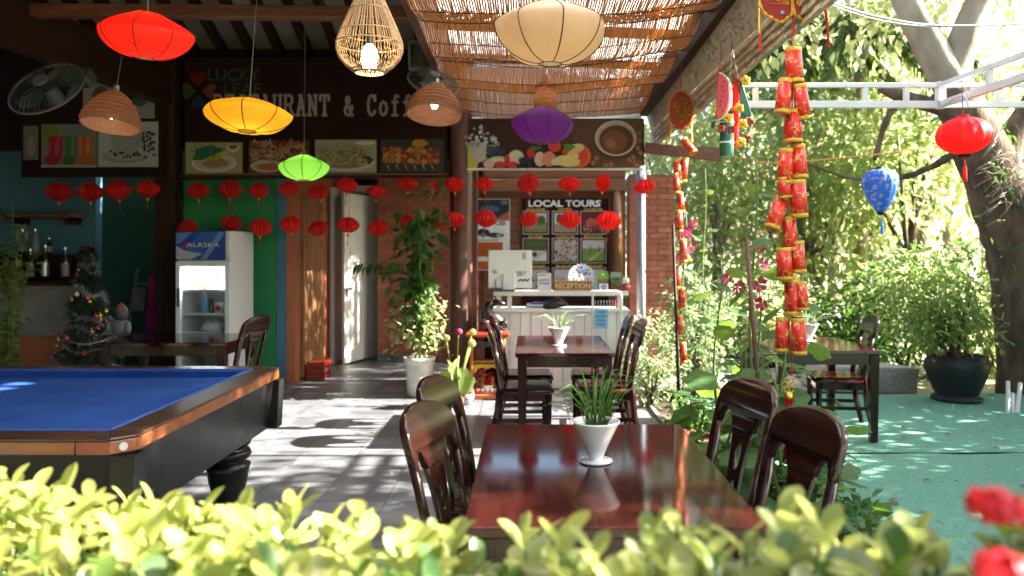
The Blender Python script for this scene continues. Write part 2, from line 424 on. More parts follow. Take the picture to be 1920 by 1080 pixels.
mat('reception_wood', (.24, .085, .02), .5, (.15, .05, .014), 8, stretch=(.6, 4, 4))
mat('lettering_white', (.80, .78, .76), .5, scale=3); mat('lettering_pale', (.30, .25, .26), .5, scale=3); mat('lettering_green', (.009, .036, .016), .5, scale=3)
mat('lettering_yellow', (.70, .48, .03), .5, scale=3); mat('lettering_black', (.02, .02, .025), .5, scale=3); mat('lettering_gold', (.75, .48, .18), .45, scale=3)
mat('lettering_red', (.60, .02, .02), .5, scale=3); mat('lettering_navy', (.02, .03, .16), .5, scale=3)
mat('book_blue', (.12, .14, .30), .6, var=.3); mat('paper_white', (.78, .76, .78), .7, scale=6); mat('sign_blue', (.20, .45, .68), .6, (.17, .40, .62), 6)
mat('black_bag', (.014, .014, .016), .45, (.02, .02, .022), 14, .5, 30)
mat('melon_red', (.62, .06, .08), .6, (.55, .04, .06), 14); mat('melon_rind', (.55, .60, .45), .6, scale=14); mat('tube_green', (.015, .12, .055), .35, (.01, .085, .04), 8, coat=.4)
mat('fan_grey', (.05, .055, .058), .5, (.035, .04, .042), 5); mat('box_grey', (.16, .165, .17), .5)
mat('bottle_dark', (.015, .02, .015), .12, coat=.6); mat('cabinet_grey', (.25, .235, .22), .6, (.16, .15, .14), 4)
attr_mat('print')
emit('bulb_warm', (1.0, .80, .52), 7); emit('bulb_small', (1.0, .72, .42), 16); emit('fridge_tube', (.92, .97, 1.0), 5)
# pane of the fridge: thin clear glass that really lets the light through
gm = bpy.data.materials.new('pane_glass'); gm.use_nodes = True
g_n = gm.node_tree.nodes; g_l = gm.node_tree.links
g_t = g_n.new('ShaderNodeBsdfTransparent'); g_t.inputs[0].default_value = (.93, .96, .96, 1); g_g = g_n.new('ShaderNodeBsdfGlossy'); g_g.inputs['Roughness'].default_value = .04
g_m = g_n.new('ShaderNodeMixShader'); g_m.inputs[0].default_value = .08
g_l.new(g_t.outputs[0], g_m.inputs[1]); g_l.new(g_g.outputs[0], g_m.inputs[2]); g_l.new(g_m.outputs[0], g_n['Material Output'].inputs[0]); MATS['pane_glass'] = gm
# red firecracker paper with gold print (voronoi flecks)
cm = MATS['cracker_red']; n_ = cm.node_tree.nodes; l_ = cm.node_tree.links
vo = n_.new('ShaderNodeTexVoronoi'); vo.feature = 'DISTANCE_TO_EDGE'; vo.inputs['Scale'].default_value = 34
tc_ = n_.new('ShaderNodeTexCoord'); l_.new(tc_.outputs['Object'], vo.inputs['Vector'])
r_ = n_.new('ShaderNodeValToRGB'); r_.color_ramp.elements[0].position = .05; r_.color_ramp.elements[1].position = .09
r_.color_ramp.elements[0].color = (.62, .34, .10, 1); r_.color_ramp.elements[1].color = (.60, .020, .010, 1)
l_.new(vo.outputs['Distance'], r_.inputs[0])
nz_ = n_.new('ShaderNodeTexNoise'); nz_.inputs['Scale'].default_value = 22; l_.new(tc_.outputs['Object'], nz_.inputs['Vector'])
gt_ = n_.new('ShaderNodeMath'); gt_.operation = 'GREATER_THAN'; gt_.inputs[1].default_value = .52; l_.new(nz_.outputs[0], gt_.inputs[0])
mx_ = n_.new('ShaderNodeMix'); mx_.data_type = 'RGBA'; l_.new(gt_.outputs[0], mx_.inputs[0]); mx_.inputs[6].default_value = (.60, .020, .010, 1); l_.new(r_.outputs[0], mx_.inputs[7])
l_.new(mx_.outputs[2], n_['Principled BSDF'].inputs['Base Color'])

# ------------------------------------------------------------------ ground and floor
def grid_sheet(name, x0, x1, y0, y1, nx, ny, zf, m, edge=None):
    b = MB()
    for j in range(ny + 1):
        for i in range(nx + 1):
            x = x0 + (x1 - x0) * i / nx; y = y0 + (y1 - y0) * j / ny
            if edge: x, y = edge(x, y, i, j)
            b.v.append((x, y, zf(x, y)))
    for j in range(ny):
        for i in range(nx):
            a = j * (nx + 1) + i; b.f.append((a, a + 1, a + nx + 2, a + nx + 1))
    return struct(b.obj(name, m, smooth=True))
def gz(x, y): return -.05 + .015 * math.sin(x * 1.3 + y * .7)
grid_sheet('ground', -160, 220, -120, 320, 40, 40, lambda x, y: -.06, 'ground')
floor = struct(MB().span((-9.5, 1.9, -.05), (1.22, 14.2, -.012)).obj('floor', 'grout'))
TS = .42
tmesh = MB().box((0, 0, 0), (TS - .006, TS - .006, .024)).mesh('tile'); tmesh.materials.append(MATS['slate'])
for i in range(10):
    for j in range(19):
        x = -2.98 + i * TS + TS / 2; y = 3.26 + j * TS + TS / 2
        t = bpy.data.objects.new('tile', tmesh); C.objects.link(t); t.parent = floor
        t.location = (x, y, -.012 + rnd.uniform(-.0008, .0008)); t.rotation_euler = (rnd.gauss(0, .0012), rnd.gauss(0, .0012), 0)
b = MB()
for i in range(-17, 10):
    for j in range(-4, 26):
        if 0 <= i < 10 and 0 <= j < 19: continue
        x = -2.98 + i * TS + TS / 2; y = 3.26 + j * TS + TS / 2
        if x > 1.1 or x < -9.3: continue
        b.box((x, y, -.012), (TS - .006, TS - .006, .024))
rest = b.obj('tile', 'slate', floor); rest['kind'] = 'stuff'
# planting bed and the concrete walk behind it
grid_sheet('planting_bed', 1.22, 1.80, 2.4, 8.9, 6, 60, lambda x, y: -.02 + .02 * math.sin(x * 17 + y * 5), 'soil')
struct(MB().span((1.19, 2.4, -.05), (1.225, 8.9, .03)).obj('bed_kerb', 'concrete', bevel=.006))
struct(MB().span((.6, 8.95, -.05), (3.3, 10.6, -.006)).obj('concrete_path', 'concrete', bevel=.01))
def tz(x, y): return .004 + .004 * math.sin(x * 2.1 + y * 1.3) * math.sin(y * 2.7) + .002 * math.sin(x * 9 + y * 4)
def edge_near(x, y, i, j): return (x, y + (.012 * math.sin(x * 7) + .008 * math.sin(x * 17) if j == 60 else 0))
def edge_far(x, y, i, j): return (x, y + (.010 * math.sin(x * 9 + 2) + .02 if j == 0 else .03 * math.sin(x * 3) if j == 50 else 0))
grid_sheet('turf_carpet', 1.80, 5.6, .4, 6.10, 70, 60, tz, 'turf', edge_near)
grid_sheet('turf_carpet', 1.80, 5.6, 6.10, 8.62, 70, 50, lambda x, y: tz(x, y) + .004, 'turf', edge_far)

# ------------------------------------------------------------------ masonry
bk = MB().box((0, 0, 0), (.222, .05, .062)).mesh('brick'); bk.materials.append(MATS['terracotta_brick'])
bh = MB().box((0, 0, 0), (.107, .05, .062)).mesh('brick'); bh.materials.append(MATS['terracotta_brick'])
def brick_wall(name, label, x0, x1, y, z0, z1, thick=.2):
    t = thing(name, label, 'wall', (0, 0, 0)); t['kind'] = 'thing'
    MB().span((x0 + .004, y + .012, z0), (x1 - .004, y + thick, z1 - .003)).obj('mortar_core', 'mortar', t)
    rows = int((z1 - z0) / .068)
    for r in range(rows):
        x = x0 - (0 if r % 2 else .115)
        while x < x1 - .02:
            a = max(x, x0); e = min(x + .226, x1); ln = e - a
            if ln > .05:
                o = bpy.data.objects.new('brick', bk if ln > .16 else bh); C.objects.link(o); o.parent = t
                o.location = ((a + e) / 2, y + .02 + rnd.uniform(-.003, .003), z0 + .034 + r * .068)
                o.scale.x = (ln - .004) / (.222 if ln > .16 else .107)
            x += .230
    return t
brick_wall('brick_wall', 'terracotta brick wall between the open white door and the reception', -2.10, -.62, 11.2, 0, 2.62)
brick_wall('brick_pier', 'sunlit terracotta brick pier beside the grey drain pipe', 1.24, 1.78, 9.75, 0, 2.48, .35)
w_ = MB().span((-2.10, 11.15, 0), (-1.55, 11.19, .11)).obj('skirting_tile', 'slate'); tag(w_, 'short dark slate skirting at the foot of brick wall', 'skirting')

def wall(name, label, a, b2, m):
    o = MB().span(a, b2).obj(name, m); tag(o, label, 'wall'); o['kind'] = 'thing'; return o
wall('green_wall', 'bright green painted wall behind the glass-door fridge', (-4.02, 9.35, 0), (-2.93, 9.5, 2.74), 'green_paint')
wall('blue_wall_strip', 'narrow blue painted wall strip beside the green wall', (-2.93, 9.34, 0), (-2.815, 9.5, 2.74), 'blue_paint')
sw = thing('side_wall', 'orange plastered end of the passage wall next to blue strip', 'wall'); sw['kind'] = 'thing'
MB().span((-2.815, 9.33, 0), (-2.72, 12.0, 2.62)).obj('plaster', 'orange_plaster', sw)
MB().span((-2.815, 9.33, 2.62), (-.62, 12.0, 2.75)).obj('lintel', 'dark_wood', sw)
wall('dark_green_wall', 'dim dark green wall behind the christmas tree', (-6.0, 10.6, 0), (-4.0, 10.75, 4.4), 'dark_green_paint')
wall('bar_wall', 'blue painted wall behind the bar shelves', (-9.5, 9.9, 0), (-5.35, 10.05, 4.4), 'blue_paint')
wall('hall_side_wall', 'dark outer wall closing the hall beyond the bar', (-9.6, -3.2, 0), (-9.45, 14.2, 4.6), 'dark_wood')  # its front stretch is unseen, added to help darken the hall
wall('upper_wall', 'dark wall above the restaurant sign under the rafters', (-9.5, 9.52, 2.75), (-.65, 9.62, 3.95), 'maroon_board')
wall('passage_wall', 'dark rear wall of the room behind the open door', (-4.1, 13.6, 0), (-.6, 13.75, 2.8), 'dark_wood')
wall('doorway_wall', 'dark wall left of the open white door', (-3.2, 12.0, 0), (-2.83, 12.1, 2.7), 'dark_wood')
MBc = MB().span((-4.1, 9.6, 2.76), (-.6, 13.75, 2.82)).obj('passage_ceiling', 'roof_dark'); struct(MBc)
# wooden plank wall of the reception, its boards laid one above another
pw = thing('reception_back_wall', 'orange brown plank wall behind the reception posters', 'wall', (0, 0, 0)); pw['kind'] = 'thing'
MB().span((-.62, 11.17, 0), (1.36, 11.28, 2.8)).obj('backing', 'dark_wood', pw)
for k in range(15):
    MB().span((-.62, 11.13, .01 + k * .183), (1.36, 11.168, .187 + k * .183)).obj('plank', 'plank_wall', pw, bevel=.005)
sp = MB().span((-.64, 9.40, 0), (-.60, 9.62, 2.75)).obj('reception_side_board', 'post_wood'); tag(sp, 'brown wooden side board of the reception beside round post', 'board')
wp = MB().tube([(1.22, 11.06, 1.1), (1.24, 11.06, 1.7), (1.22, 11.06, 2.4)], [.085, .07, .06], 8).obj('driftwood_post', 'grain_door', smooth=True); tag(wp, 'rough pale driftwood trunk fixed right of the tours board', 'trunk')

# ------------------------------------------------------------------ posts, beams, roof
def post(name, label, x, y, wd, z1, m='post_wood', round_=True):
    b = MB()
    if round_: b.lathe([(wd/2 * 1.05, 0), (wd/2, .1), (wd/2 * .97, 1.2), (wd/2 * .95, z1)], 18, (x, y, 0), close=True)
    else: b.span((x - wd/2, y - wd/2, 0), (x + wd/2, y + wd/2, z1))
    o = b.obj(name, m, smooth=round_, bevel=0 if round_ else .012); return tag(o, label, 'post')
post('wooden_post', 'thick dark wooden post beside the reception and leafy plant', -.775, 9.25, .27, 3.4)
post('wooden_post', 'dark square wooden post left of the drinks fridge', -4.13, 9.2, .23, 3.7, 'dark_wood', False)
pp = thing('drain_pipe', 'grey drain pipe standing before the brick pier', 'pipe', (1.30, 9.2, 0))
MB().tube([(0, 0, 0), (0, 0, 2.52)], .05, 14).obj('pipe', 'pole_grey', pp, smooth=True)
MB().lathe([(.058, 2.30), (.058, 2.42)], 14, close=True).obj('collar', 'pole_grey', pp, smooth=True)
def beam(name, label, p0, p1, wd, ht, m):
    return tag(MB().bar(p0, p1, wd, ht).obj(name, m, bevel=.008), label, 'beam')
beam('hall_beam', 'heavy dark beam running from the square post above the ceiling fan', (-4.13, 9.2, 3.42), (-4.05, 3.0, 3.30), .16, .42, 'dark_wood_y')
beam('cross_beam', 'reddish cross beam in front of the rafters', (-4.2, 6.5, 3.50), (-.95, 6.5, 3.47), .12, .10, 'red_wood_x')
beam('eave_beam', 'pinkish brown beam along the dark side of the bamboo blinds', (-.86, 9.35, 3.22), (-.83, 3.2, 3.36), .07, .12, 'brown_wood_y')
beam('sign_beam', 'dark beam under the restaurant sign', (-4.05, 9.22, 2.405), (-.92, 9.22, 2.43), .08, .07, 'dark_wood')
beam('gutter_beam', 'dark rafter between bamboo blinds and leaf patterned valance', (1.36, 9.4, 3.20), (1.42, 2.4, 3.40), .09, .15, 'dark_wood_y')
beam('reception_beam', 'brown beam above the tours board', (-.62, 11.05, 2.45), (1.36, 11.05, 2.45), .10, .16, 'plank_wall')
tie = beam('tie_beam', 'short weathered beam sticking out beside the brick pier', (1.33, 9.1, 2.72), (2.16, 8.9, 2.60), .11, .12, 'brown_wood_y')
beam('pier_lath', 'thin weathered lath over the tie beam', (1.5, 9.6, 2.80), (2.45, 9.4, 2.74), .06, .03, 'brown_wood_y')

rf = thing('tiled_roof', 'dark pitched roof over the hall with pale panels between rafters', 'roof')
rf['kind'] = 'thing'
def roofz(y): return 3.80 + (9.9 - y) * .40
for k in range(26):
    x = -9.3 + k * .335
    MB().bar((x, 10.0, roofz(10.0) - .06), (x, 5.9, roofz(5.9) - .06), .075, .12).obj('rafter', 'dark_wood_y', rf)
    if k < 25: MB().bar((x + .167, 10.0, roofz(10.0) + .02), (x + .167, 5.9, roofz(5.9) + .02), .335, .02).obj('roof_panel', 'roof_panel', rf)
MB().add([(-9.6, 5.9, 5.44), (-.88, 5.9, 5.44), (-.88, 2.0, 3.9), (-9.6, 2.0, 3.9)], [(0, 1, 2, 3)]).obj('front_slope', 'roof_dark', rf)
MB().add([(-9.6, -3.2, 3.25), (-.88, -3.2, 3.25), (-.88, 2.0, 3.9), (-9.6, 2.0, 3.9)], [(0, 1, 2, 3)]).obj('sky_block_eave', 'roof_dark', rf)  # unseen forward eave, added to keep sky light out of the hall
MB().add([(-.885, 10, 3.3), (-.885, 2.0, 3.35), (-.885, 2.0, 3.9), (-.885, 5.9, 5.44), (-.885, 10, 3.8)], [(0, 1, 2, 3, 4)]).obj('gable_board', 'dark_wood_y', rf)
# light passing plastic sheet above the blinds
b = MB(); nx = 64
for j in range(2):
    for i in range(nx + 1):
        x = -.86 + 2.2 * i / nx; b.v.append((x, 9.6 if j == 0 else 2.2, 3.86 - .16 * (x + .86) + .018 * math.sin(i * math.pi / 2)))
for i in range(nx): b.f.append((i, i + 1, i + nx + 2, i + nx + 1))
tag(b.obj('plastic_roof_sheet', 'clear_sheet', smooth=True), 'white light passing corrugated sheet above the bamboo blinds', 'roof sheet')
b = MB(); ny = 300
for i in range(ny + 1):
    y = 9.6 - 7.4 * i / ny; z = .022 * math.sin(i * math.pi / 3)
    b.v += [(1.30, y, 3.42 + z), (1.78, y, 3.24 + z)]
for i in range(ny): b.f.append((2*i, 2*i+1, 2*i+3, 2*i+2))
tag(b.obj('corrugated_eave', 'corrugated', smooth=True), 'dark corrugated metal eave above the valance', 'eave')
for k, y in enumerate((4.6, 5.9, 7.1, 8.3)):
    beam('purlin', ['purlin above the nearest bamboo blind by the cream lantern', 'purlin above the second bamboo blind', 'purlin above the third bamboo blind', 'purlin above the last bamboo blind by the reception'][k], (-.83, y, 3.56), (1.36, y, 3.46), .16, .06, 'dark_wood')
cp = thing('corrugated_gable', 'white corrugated panel between the blinds and the fruit banner', 'panel', (0, 0, 0))
for k in range(9):
    MB().span((-.76, 9.44 + (k % 2) * .012, 3.05 + k * .075), (1.33, 9.47, 3.122 + k * .075)).obj('panel_rib', 'white_corrugated', cp, bevel=.01)

# bamboo blinds slung under the sheet: each stick is a piece of its own
def blind(label, y0, y1, z0, z1, sag, x0=-.80, x1=1.33):
    t = thing('bamboo_blind', label, 'blind', ((x0 + x1) / 2, y0, 0), group='bamboo blinds slung under the roof')
    L = y1 - y0; ms = []
    for q in range(5):
        pts = []; ph = rnd.uniform(0, 6)
        for i in range(15):
            u = i / 14
            pts.append((rnd.gauss(0, .0006), u * L, z0 + (z1 - z0) * u - sag * 4 * u * (1 - u) + .003 * math.sin(u * 15 + ph)))
        m = MB().tube(pts, .0074, 6, flat=.6).mesh('slat'); m.materials.append(MATS['bamboo_stick']); m.shade_smooth(); ms.append(m)
    n = int((x1 - x0) / .0170)
    for k in range(n):
        o = bpy.data.objects.new('slat', rnd.choice(ms)); C.objects.link(o); o.parent = t
        u = k / (n - 1); x = (x0 - x1) / 2 + (x1 - x0) * u
        o.location = (x, rnd.uniform(-.02, .02), .07 * (2 * u - 1) ** 2 - .05 * (1 - u) + .012 * math.sin(u * 9 + y0) + rnd.gauss(0, .0008))
        o.rotation_euler = (0, 0, rnd.gauss(0, .0010))
    for u in (.03, .34, .66, .97):
        zz = z0 + (z1 - z0) * u - sag * 4 * u * (1 - u)
        pts = [((x0 - x1) / 2 + (x1 - x0) * i / 16, u * L, zz - .010 + .07 * (2 * i / 16 - 1) ** 2 - .05 * (1 - i / 16) + .012 * math.sin(i / 16 * 9 + y0)) for i in range(17)]
        MB().tube(pts, .004, 5).obj('binding_cord', 'dark_wood', t)
    return t
blind('bamboo blind nearest the camera above the cream lantern', 4.55, 6.02, 3.34, 3.28, .10)
blind('bamboo blind with a bright gap just past the cream lantern', 6.07, 7.18, 3.36, 3.28, .13)
blind('bamboo blind third from the camera above the purple lantern', 7.14, 8.30, 3.25, 3.24, .10)
blind('bamboo blind hanging down to the fruit banner', 8.26, 9.38, 3.30, 3.12, .07)

# leaf patterned valance along the eave with its rows of small bamboo tiles
va = thing('eave_valance', 'pale leaf patterned valance with bamboo tile rows along the eave', 'valance', (0, 0, 0))
def vx(z): return 1.40 + (3.26 - z) * .22
MB().bar((vx(3.11) + .01, 9.55, 3.11), (vx(3.11) + .01, 2.2, 3.11), .02, .28, up=(.22, 0, -1)).obj('cloth_panel', 'fascia', va)
q = MB()
for _ in range(420):
    y = rnd.uniform(3.2, 9.5); z = rnd.uniform(2.99, 3.22); a = rnd.uniform(.3, 1.3); l2 = rnd.uniform(.018, .036)
    q.add([(vx(z) - .004 - s * 0, y + math.cos(a) * c1 * l2 - math.sin(a) * c2 * l2 * .35, z + math.sin(a) * c1 * l2 + math.cos(a) * c2 * l2 * .35) for c1, c2, s in ((-1, 0, 0), (0, 1, 0), (1, 0, 0), (0, -1, 0))], [(0, 1, 2, 3)])
q.obj('leaf_print', 'leaf_print', va)['kind'] = 'stuff'
rows = 4; tl = 7.3 / 62
tm = MB().box((0, 0, 0), (.030, tl - .006, .043)).mesh('tile'); tm.materials.append(MATS['fascia_tile'])
for r in range(rows):
    z = 2.945 - r * .047
    for k in range(62):
        o = bpy.data.objects.new('tile', tm); C.objects.link(o); o.parent = va
        o.location = (vx(z) + .01 + rnd.uniform(-.004, .004), 2.25 + (k + .5 + (r % 2) * .5) * tl, z); o.rotation_euler = (0, R(12) + rnd.gauss(0, .05), rnd.gauss(0, .02))

# ------------------------------------------------------------------ tables
def dining_table(label, x0, x1, y0, y1, group='dark lacquered dining tables'):
    cx, cy_ = (x0 + x1) / 2, (y0 + y1) / 2; wx, wy = x1 - x0, y1 - y0
    t = thing('dining_table', label, 'table', (cx, cy_, 0), group=group)
    MB().box((0, 0, .7325), (wx, wy, .035)).obj('table_top', 'lacquer_top', t, bevel=.006, seg=3)
    for sx in (-1, 1):
        for sy in (-1, 1):
            MB().add([(-.028,-.028,0),(.028,-.028,0),(.028,.028,0),(-.028,.028,0),(-.038,-.038,.713),(.038,-.038,.713),(.038,.038,.713),(-.038,.038,.713)],
                     [(0,3,2,1),(4,5,6,7),(0,1,5,4),(1,2,6,5),(2,3,7,6),(3,0,4,7)], Matrix.Translation((sx * (wx/2 - .055), sy * (wy/2 - .055), 0))).obj('leg', 'lacquer', t, bevel=.004)
    for s in (-1, 1):
        MB().box((0, s * (wy/2 - .045), .672), (wx - .186, .022, .08)).obj('apron', 'lacquer', t)
        MB().box((s * (wx/2 - .045), 0, .672), (.022, wy - .186, .08)).obj('apron', 'lacquer', t)
    return t
dining_table('large glossy dark red dining table behind the flowering hedge', -.19, .70, 2.31, 3.69)
dining_table('dark dining table in the sun before the reception counter', -.10, .68, 6.25, 7.55)
dining_table('dark dining table standing on the green turf carpet', 1.99, 2.84, 6.40, 7.42)
dining_table('dim dark table beside the drinks fridge behind pool table', -3.75, -2.62, 6.95, 7.75)

# ------------------------------------------------------------------ chairs with a curved crest and a pierced splat
def bend(x, z, k=0.0): return -.205 - max(0, z - .44) * .16 - max(0, z - .44) ** 2 * .16 + .55 * x * x + k
def chair_meshes():
    W_ = .215; M_ = {}
    top = [(W_ * math.cos(t) * 1.0, .865 + .125 * math.sin(t) ** .62) for t in [math.pi * i / 28 for i in range(29)]]
    low = [(-W_, .79), (-.176, .775), (-.168, .815), (-.142, .842), (-.112, .835), (-.088, .80), (-.080, .77), (.080, .77), (.088, .80), (.112, .835), (.142, .842), (.168, .815), (.176, .775), (W_, .79)]
    me = shape([top + low], .036, .011, 2); M_['crest_rail'] = me
    sp_ = [(-.083, .785), (-.070, .74), (-.058, .68), (-.052, .60), (-.050, .52), (-.058, .43), (.058, .43), (.050, .52), (.052, .60), (.058, .68), (.070, .74), (.083, .785)]
    M_['splat'] = shape([sp_, ell(0, .665, .024, .060, 20), ell(0, .545, .015, .028, 14)], .022, .004, 1)
    st = [(-W_, .80), (-.207, .60), (-.198, .43), (-.162, .43), (-.170, .60), (-.177, .80)]
    M_['stile'] = shape([st], .034, .008, 1)
    for k in M_:
        remap(M_[k], lambda c: Vector((c.x, bend(c.x, c.y) - c.z, c.y)))
        M_[k].materials.append(MATS['lacquer']); M_[k].shade_smooth()
    m2 = M_['stile'].copy(); remap(m2, lambda c: Vector((-c.x, c.y, c.z))); m2.flip_normals(); M_['stile2'] = m2
    return M_
CM = chair_meshes()
def make_chair(label):
    t = thing('dining_chair', label, 'chair', group='dark lacquered chairs with rounded backs')
    for k, nm in (('crest_rail', 'crest_rail'), ('splat', 'splat'), ('stile', 'stile'), ('stile2', 'stile')):
        o = link(nm, CM[k], None, t)
    se = shape([[(-.20, -.20), (.20, -.20), (.225, .16), (.20, .215), (-.20, .215), (-.225, .16)]], .034, .009, 2); se.materials.append(MATS['lacquer_top'])
    remap(se, lambda c: Vector((c.x, c.y, c.z + .433 - .010 * math.cos(c.x * 7) * math.cos(c.y * 6)))); se.shade_smooth()
    seat = link('seat', se, None, t)
    for k in range(5): MB().box((-.16 + .08 * k, .0, .4575), (.066, .40, .014)).obj('seat_slat', 'lacquer_top', seat, bevel=.004)
    for s in (-1, 1):
        MB().tube([(s * .18, .17, 0), (s * .185, .175, .42)], [.022, .029], 4).obj('leg', 'lacquer', t, bevel=.003)
        MB().tube([(s * .178, -.275, 0), (s * .178, -.225, .22), (s * .178, -.205, .45)], [.021, .027, .028], 4).obj('leg', 'lacquer', t, bevel=.003)
        MB().box((s * .182, -.03, .385), (.022, .36, .055)).obj('seat_rail', 'lacquer', t)
        MB().box((s * .182, -.04, .20), (.02, .40, .03)).obj('stretcher', 'lacquer', t)
    MB().box((0, .17, .385), (.33, .022, .055)).obj('seat_rail', 'lacquer', t)
    MB().box((0, -.03, .20), (.34, .02, .03)).obj('stretcher', 'lacquer', t)
    return t
ch0 = make_chair('x')
first = [True]
def chair(label, x, y, face_deg):
    "face_deg: direction the sitter looks, 0 = +x, 90 = +y"
    o = ch0 if first[0] else copy_tree(ch0); first[0] = False
    o['label'] = label; o.location = (x, y, 0); o.rotation_euler = (0, 0, R(face_deg - 90)); return o
chair('dark chair at the hedge end of large table, pool table side', -.085, 2.86, -16)
chair('dark chair at the far end of large table, pool table side', -.115, 3.48, -15)
chair('dark chair at the hedge end of large table, turf side', .705, 2.76, 194)
chair('dark chair at the far end of large table, among hollyhock leaves', .675, 3.40, 196)
chair('dark chair tucked under the sunny table near the red altar', -.02, 6.52, 3)
chair('dark chair under the sunny table nearer the reception, altar side', .0, 7.18, 2)
chair('dark chair under the sunny table facing the altar, nearer the hedge', .62, 6.56, 182)
chair('dark chair under the sunny table nearer reception, flower side', .60, 7.20, 178)
chair('dark chair beside the table on the turf carpet', 2.70, 7.04, 172)
chair('dark chair before the fridge at the dim table', -2.66, 7.05, 168)
bs = thing('wooden_stool', 'low dark wooden stool at the flower bed side of turf table', 'stool', (1.97, 6.95, 0))
MB().box((0, 0, .42), (.42, .40, .035)).obj('seat', 'lacquer_top', bs, bevel=.008)
for sx in (-1, 1):
    for sy in (-1, 1): MB().box((sx * .17, sy * .16, .2), (.05, .05, .4)).obj('leg', 'lacquer', bs)
    MB().box((sx * .17, 0, .18), (.022, .27, .035)).obj('stretcher', 'lacquer', bs)

# ------------------------------------------------------------------ carom table
pt = thing('pool_table', 'carom billiard table with blue cloth, orange rails and black body', 'pool table', (-1.49, 2.98, 0))
X0, Y1 = -3.15, 1.88          # local extent: x from X0 to 0, y from 0 to Y1
RW = .135; ch = .07
# outer rail faces and top boards, corners cut off
def rail(name, poly, z0, z1, m): return MB().prism(poly, z0, z1).obj(name, m, pt, bevel=.005)
zt = .85
rail('rail_top', [(X0 + ch, 0), (-ch, 0), (-RW, RW), (X0 + RW, RW)], zt - .012, zt, 'rail_top')
rail('rail_top', [(0, ch), (0, Y1 - ch), (-RW, Y1 - RW), (-RW, RW)], zt - .012, zt, 'rail_top')
rail('rail_top', [(-ch, Y1), (X0 + ch, Y1), (X0 + RW, Y1 - RW), (-RW, Y1 - RW)], zt - .012, zt, 'rail_top')
rail('rail_top', [(X0, Y1 - ch), (X0, ch), (X0 + RW, RW), (X0 + RW, Y1 - RW)], zt - .012, zt, 'rail_top')
for cx, cy_, q in ((0, 0, (-1, 1)), (0, Y1, (-1, -1)), (X0, 0, (1, 1)), (X0, Y1, (1, -1))):
    pl = [(cx + q[0] * ch, cy_), (cx, cy_ + q[1] * ch), (cx + q[0] * RW, cy_ + q[1] * RW)]
    if q[0] * q[1] < 0: pass
    else: pl = pl[::-1]
    rail('corner_cap', pl, zt - .0115, zt + .001, 'rail_top')
fz0, fz1 = zt - .062, zt - .0125
MB().span((X0 + ch, .0, fz0), (-.20, .03, fz1)).obj('rail_face', 'rail_orange', pt, bevel=.004)
MB().span((-.196, -.001, fz0), (-ch, .03, fz1)).obj('rail_face', 'rail_red', pt, bevel=.004)
MB().span((-.03, ch, fz0), (0, Y1 - ch, fz1)).obj('rail_face', 'rail_orange', pt, bevel=.004)
MB().span((X0 + ch, Y1 - .03, fz0), (-ch, Y1, fz1)).obj('rail_face', 'rail_orange', pt, bevel=.004)
MB().span((X0, ch, fz0), (X0 + .03, Y1 - ch, fz1)).obj('rail_face', 'rail_orange', pt, bevel=.004)
for cx, cy_, q in ((0, 0, (-1, 1)), (0, Y1, (-1, -1)), (X0, 0, (1, 1)), (X0, Y1, (1, -1))):
    a = Vector((cx + q[0] * ch, cy_, (fz0 + fz1) / 2)); b_ = Vector((cx, cy_ + q[1] * ch, (fz0 + fz1) / 2)); inn = Vector((q[0], q[1], 0)).normalized() * .015
    cf = MB().bar(a + inn, b_ + inn, .03, fz1 - fz0 - .001).obj('corner_block', 'rail_orange', pt, bevel=.003)
    mid = (a + b_) / 2; nrm = Vector((-q[0], -q[1], 0)).normalized()
    MB().tube([mid - nrm * .004, mid + nrm * .003], .016, 14).obj('bolt_cap', 'steel', cf, smooth=False)
# cushions and cloth
MB().span((X0 + RW, RW, zt - .06), (-RW, Y1 - RW, zt - .043)).obj('cloth', 'felt', pt)
cu_ = [((X0 + RW, RW), (-RW, RW), (0, 1)), ((-RW, RW), (-RW, Y1 - RW), (-1, 0)), ((-RW, Y1 - RW), (X0 + RW, Y1 - RW), (0, -1)), ((X0 + RW, Y1 - RW), (X0 + RW, RW), (1, 0))]
for (a, b_, n_in) in cu_:
    a3 = Vector((*a, 0)); b3 = Vector((*b_, 0)); ni = Vector((*n_in, 0)); tdir = (b3 - a3).normalized(); c = .045
    q = MB(); q.v = [tuple(a3 + Vector((0, 0, zt - .003))), tuple(b3 + Vector((0, 0, zt - .003))), tuple(b3 + ni * c - tdir * c + Vector((0, 0, zt - .006))), tuple(a3 + ni * c + tdir * c + Vector((0, 0, zt - .006))),
          tuple(b3 + ni * c * .6 - tdir * c * .6 + Vector((0, 0, zt - .043))), tuple(a3 + ni * c * .6 + tdir * c * .6 + Vector((0, 0, zt - .043)))]
    q.f = [(0, 1, 2, 3), (3, 2, 4, 5)]; q.obj('cushion', 'felt', pt)
    MB().bar(a3 + ni * .007 + tdir * .01 + Vector((0, 0, zt + .0005)), b3 + ni * .007 - tdir * .01 + Vector((0, 0, zt + .0005)), .014, .004).obj('cushion_edge', 'felt_edge', pt)
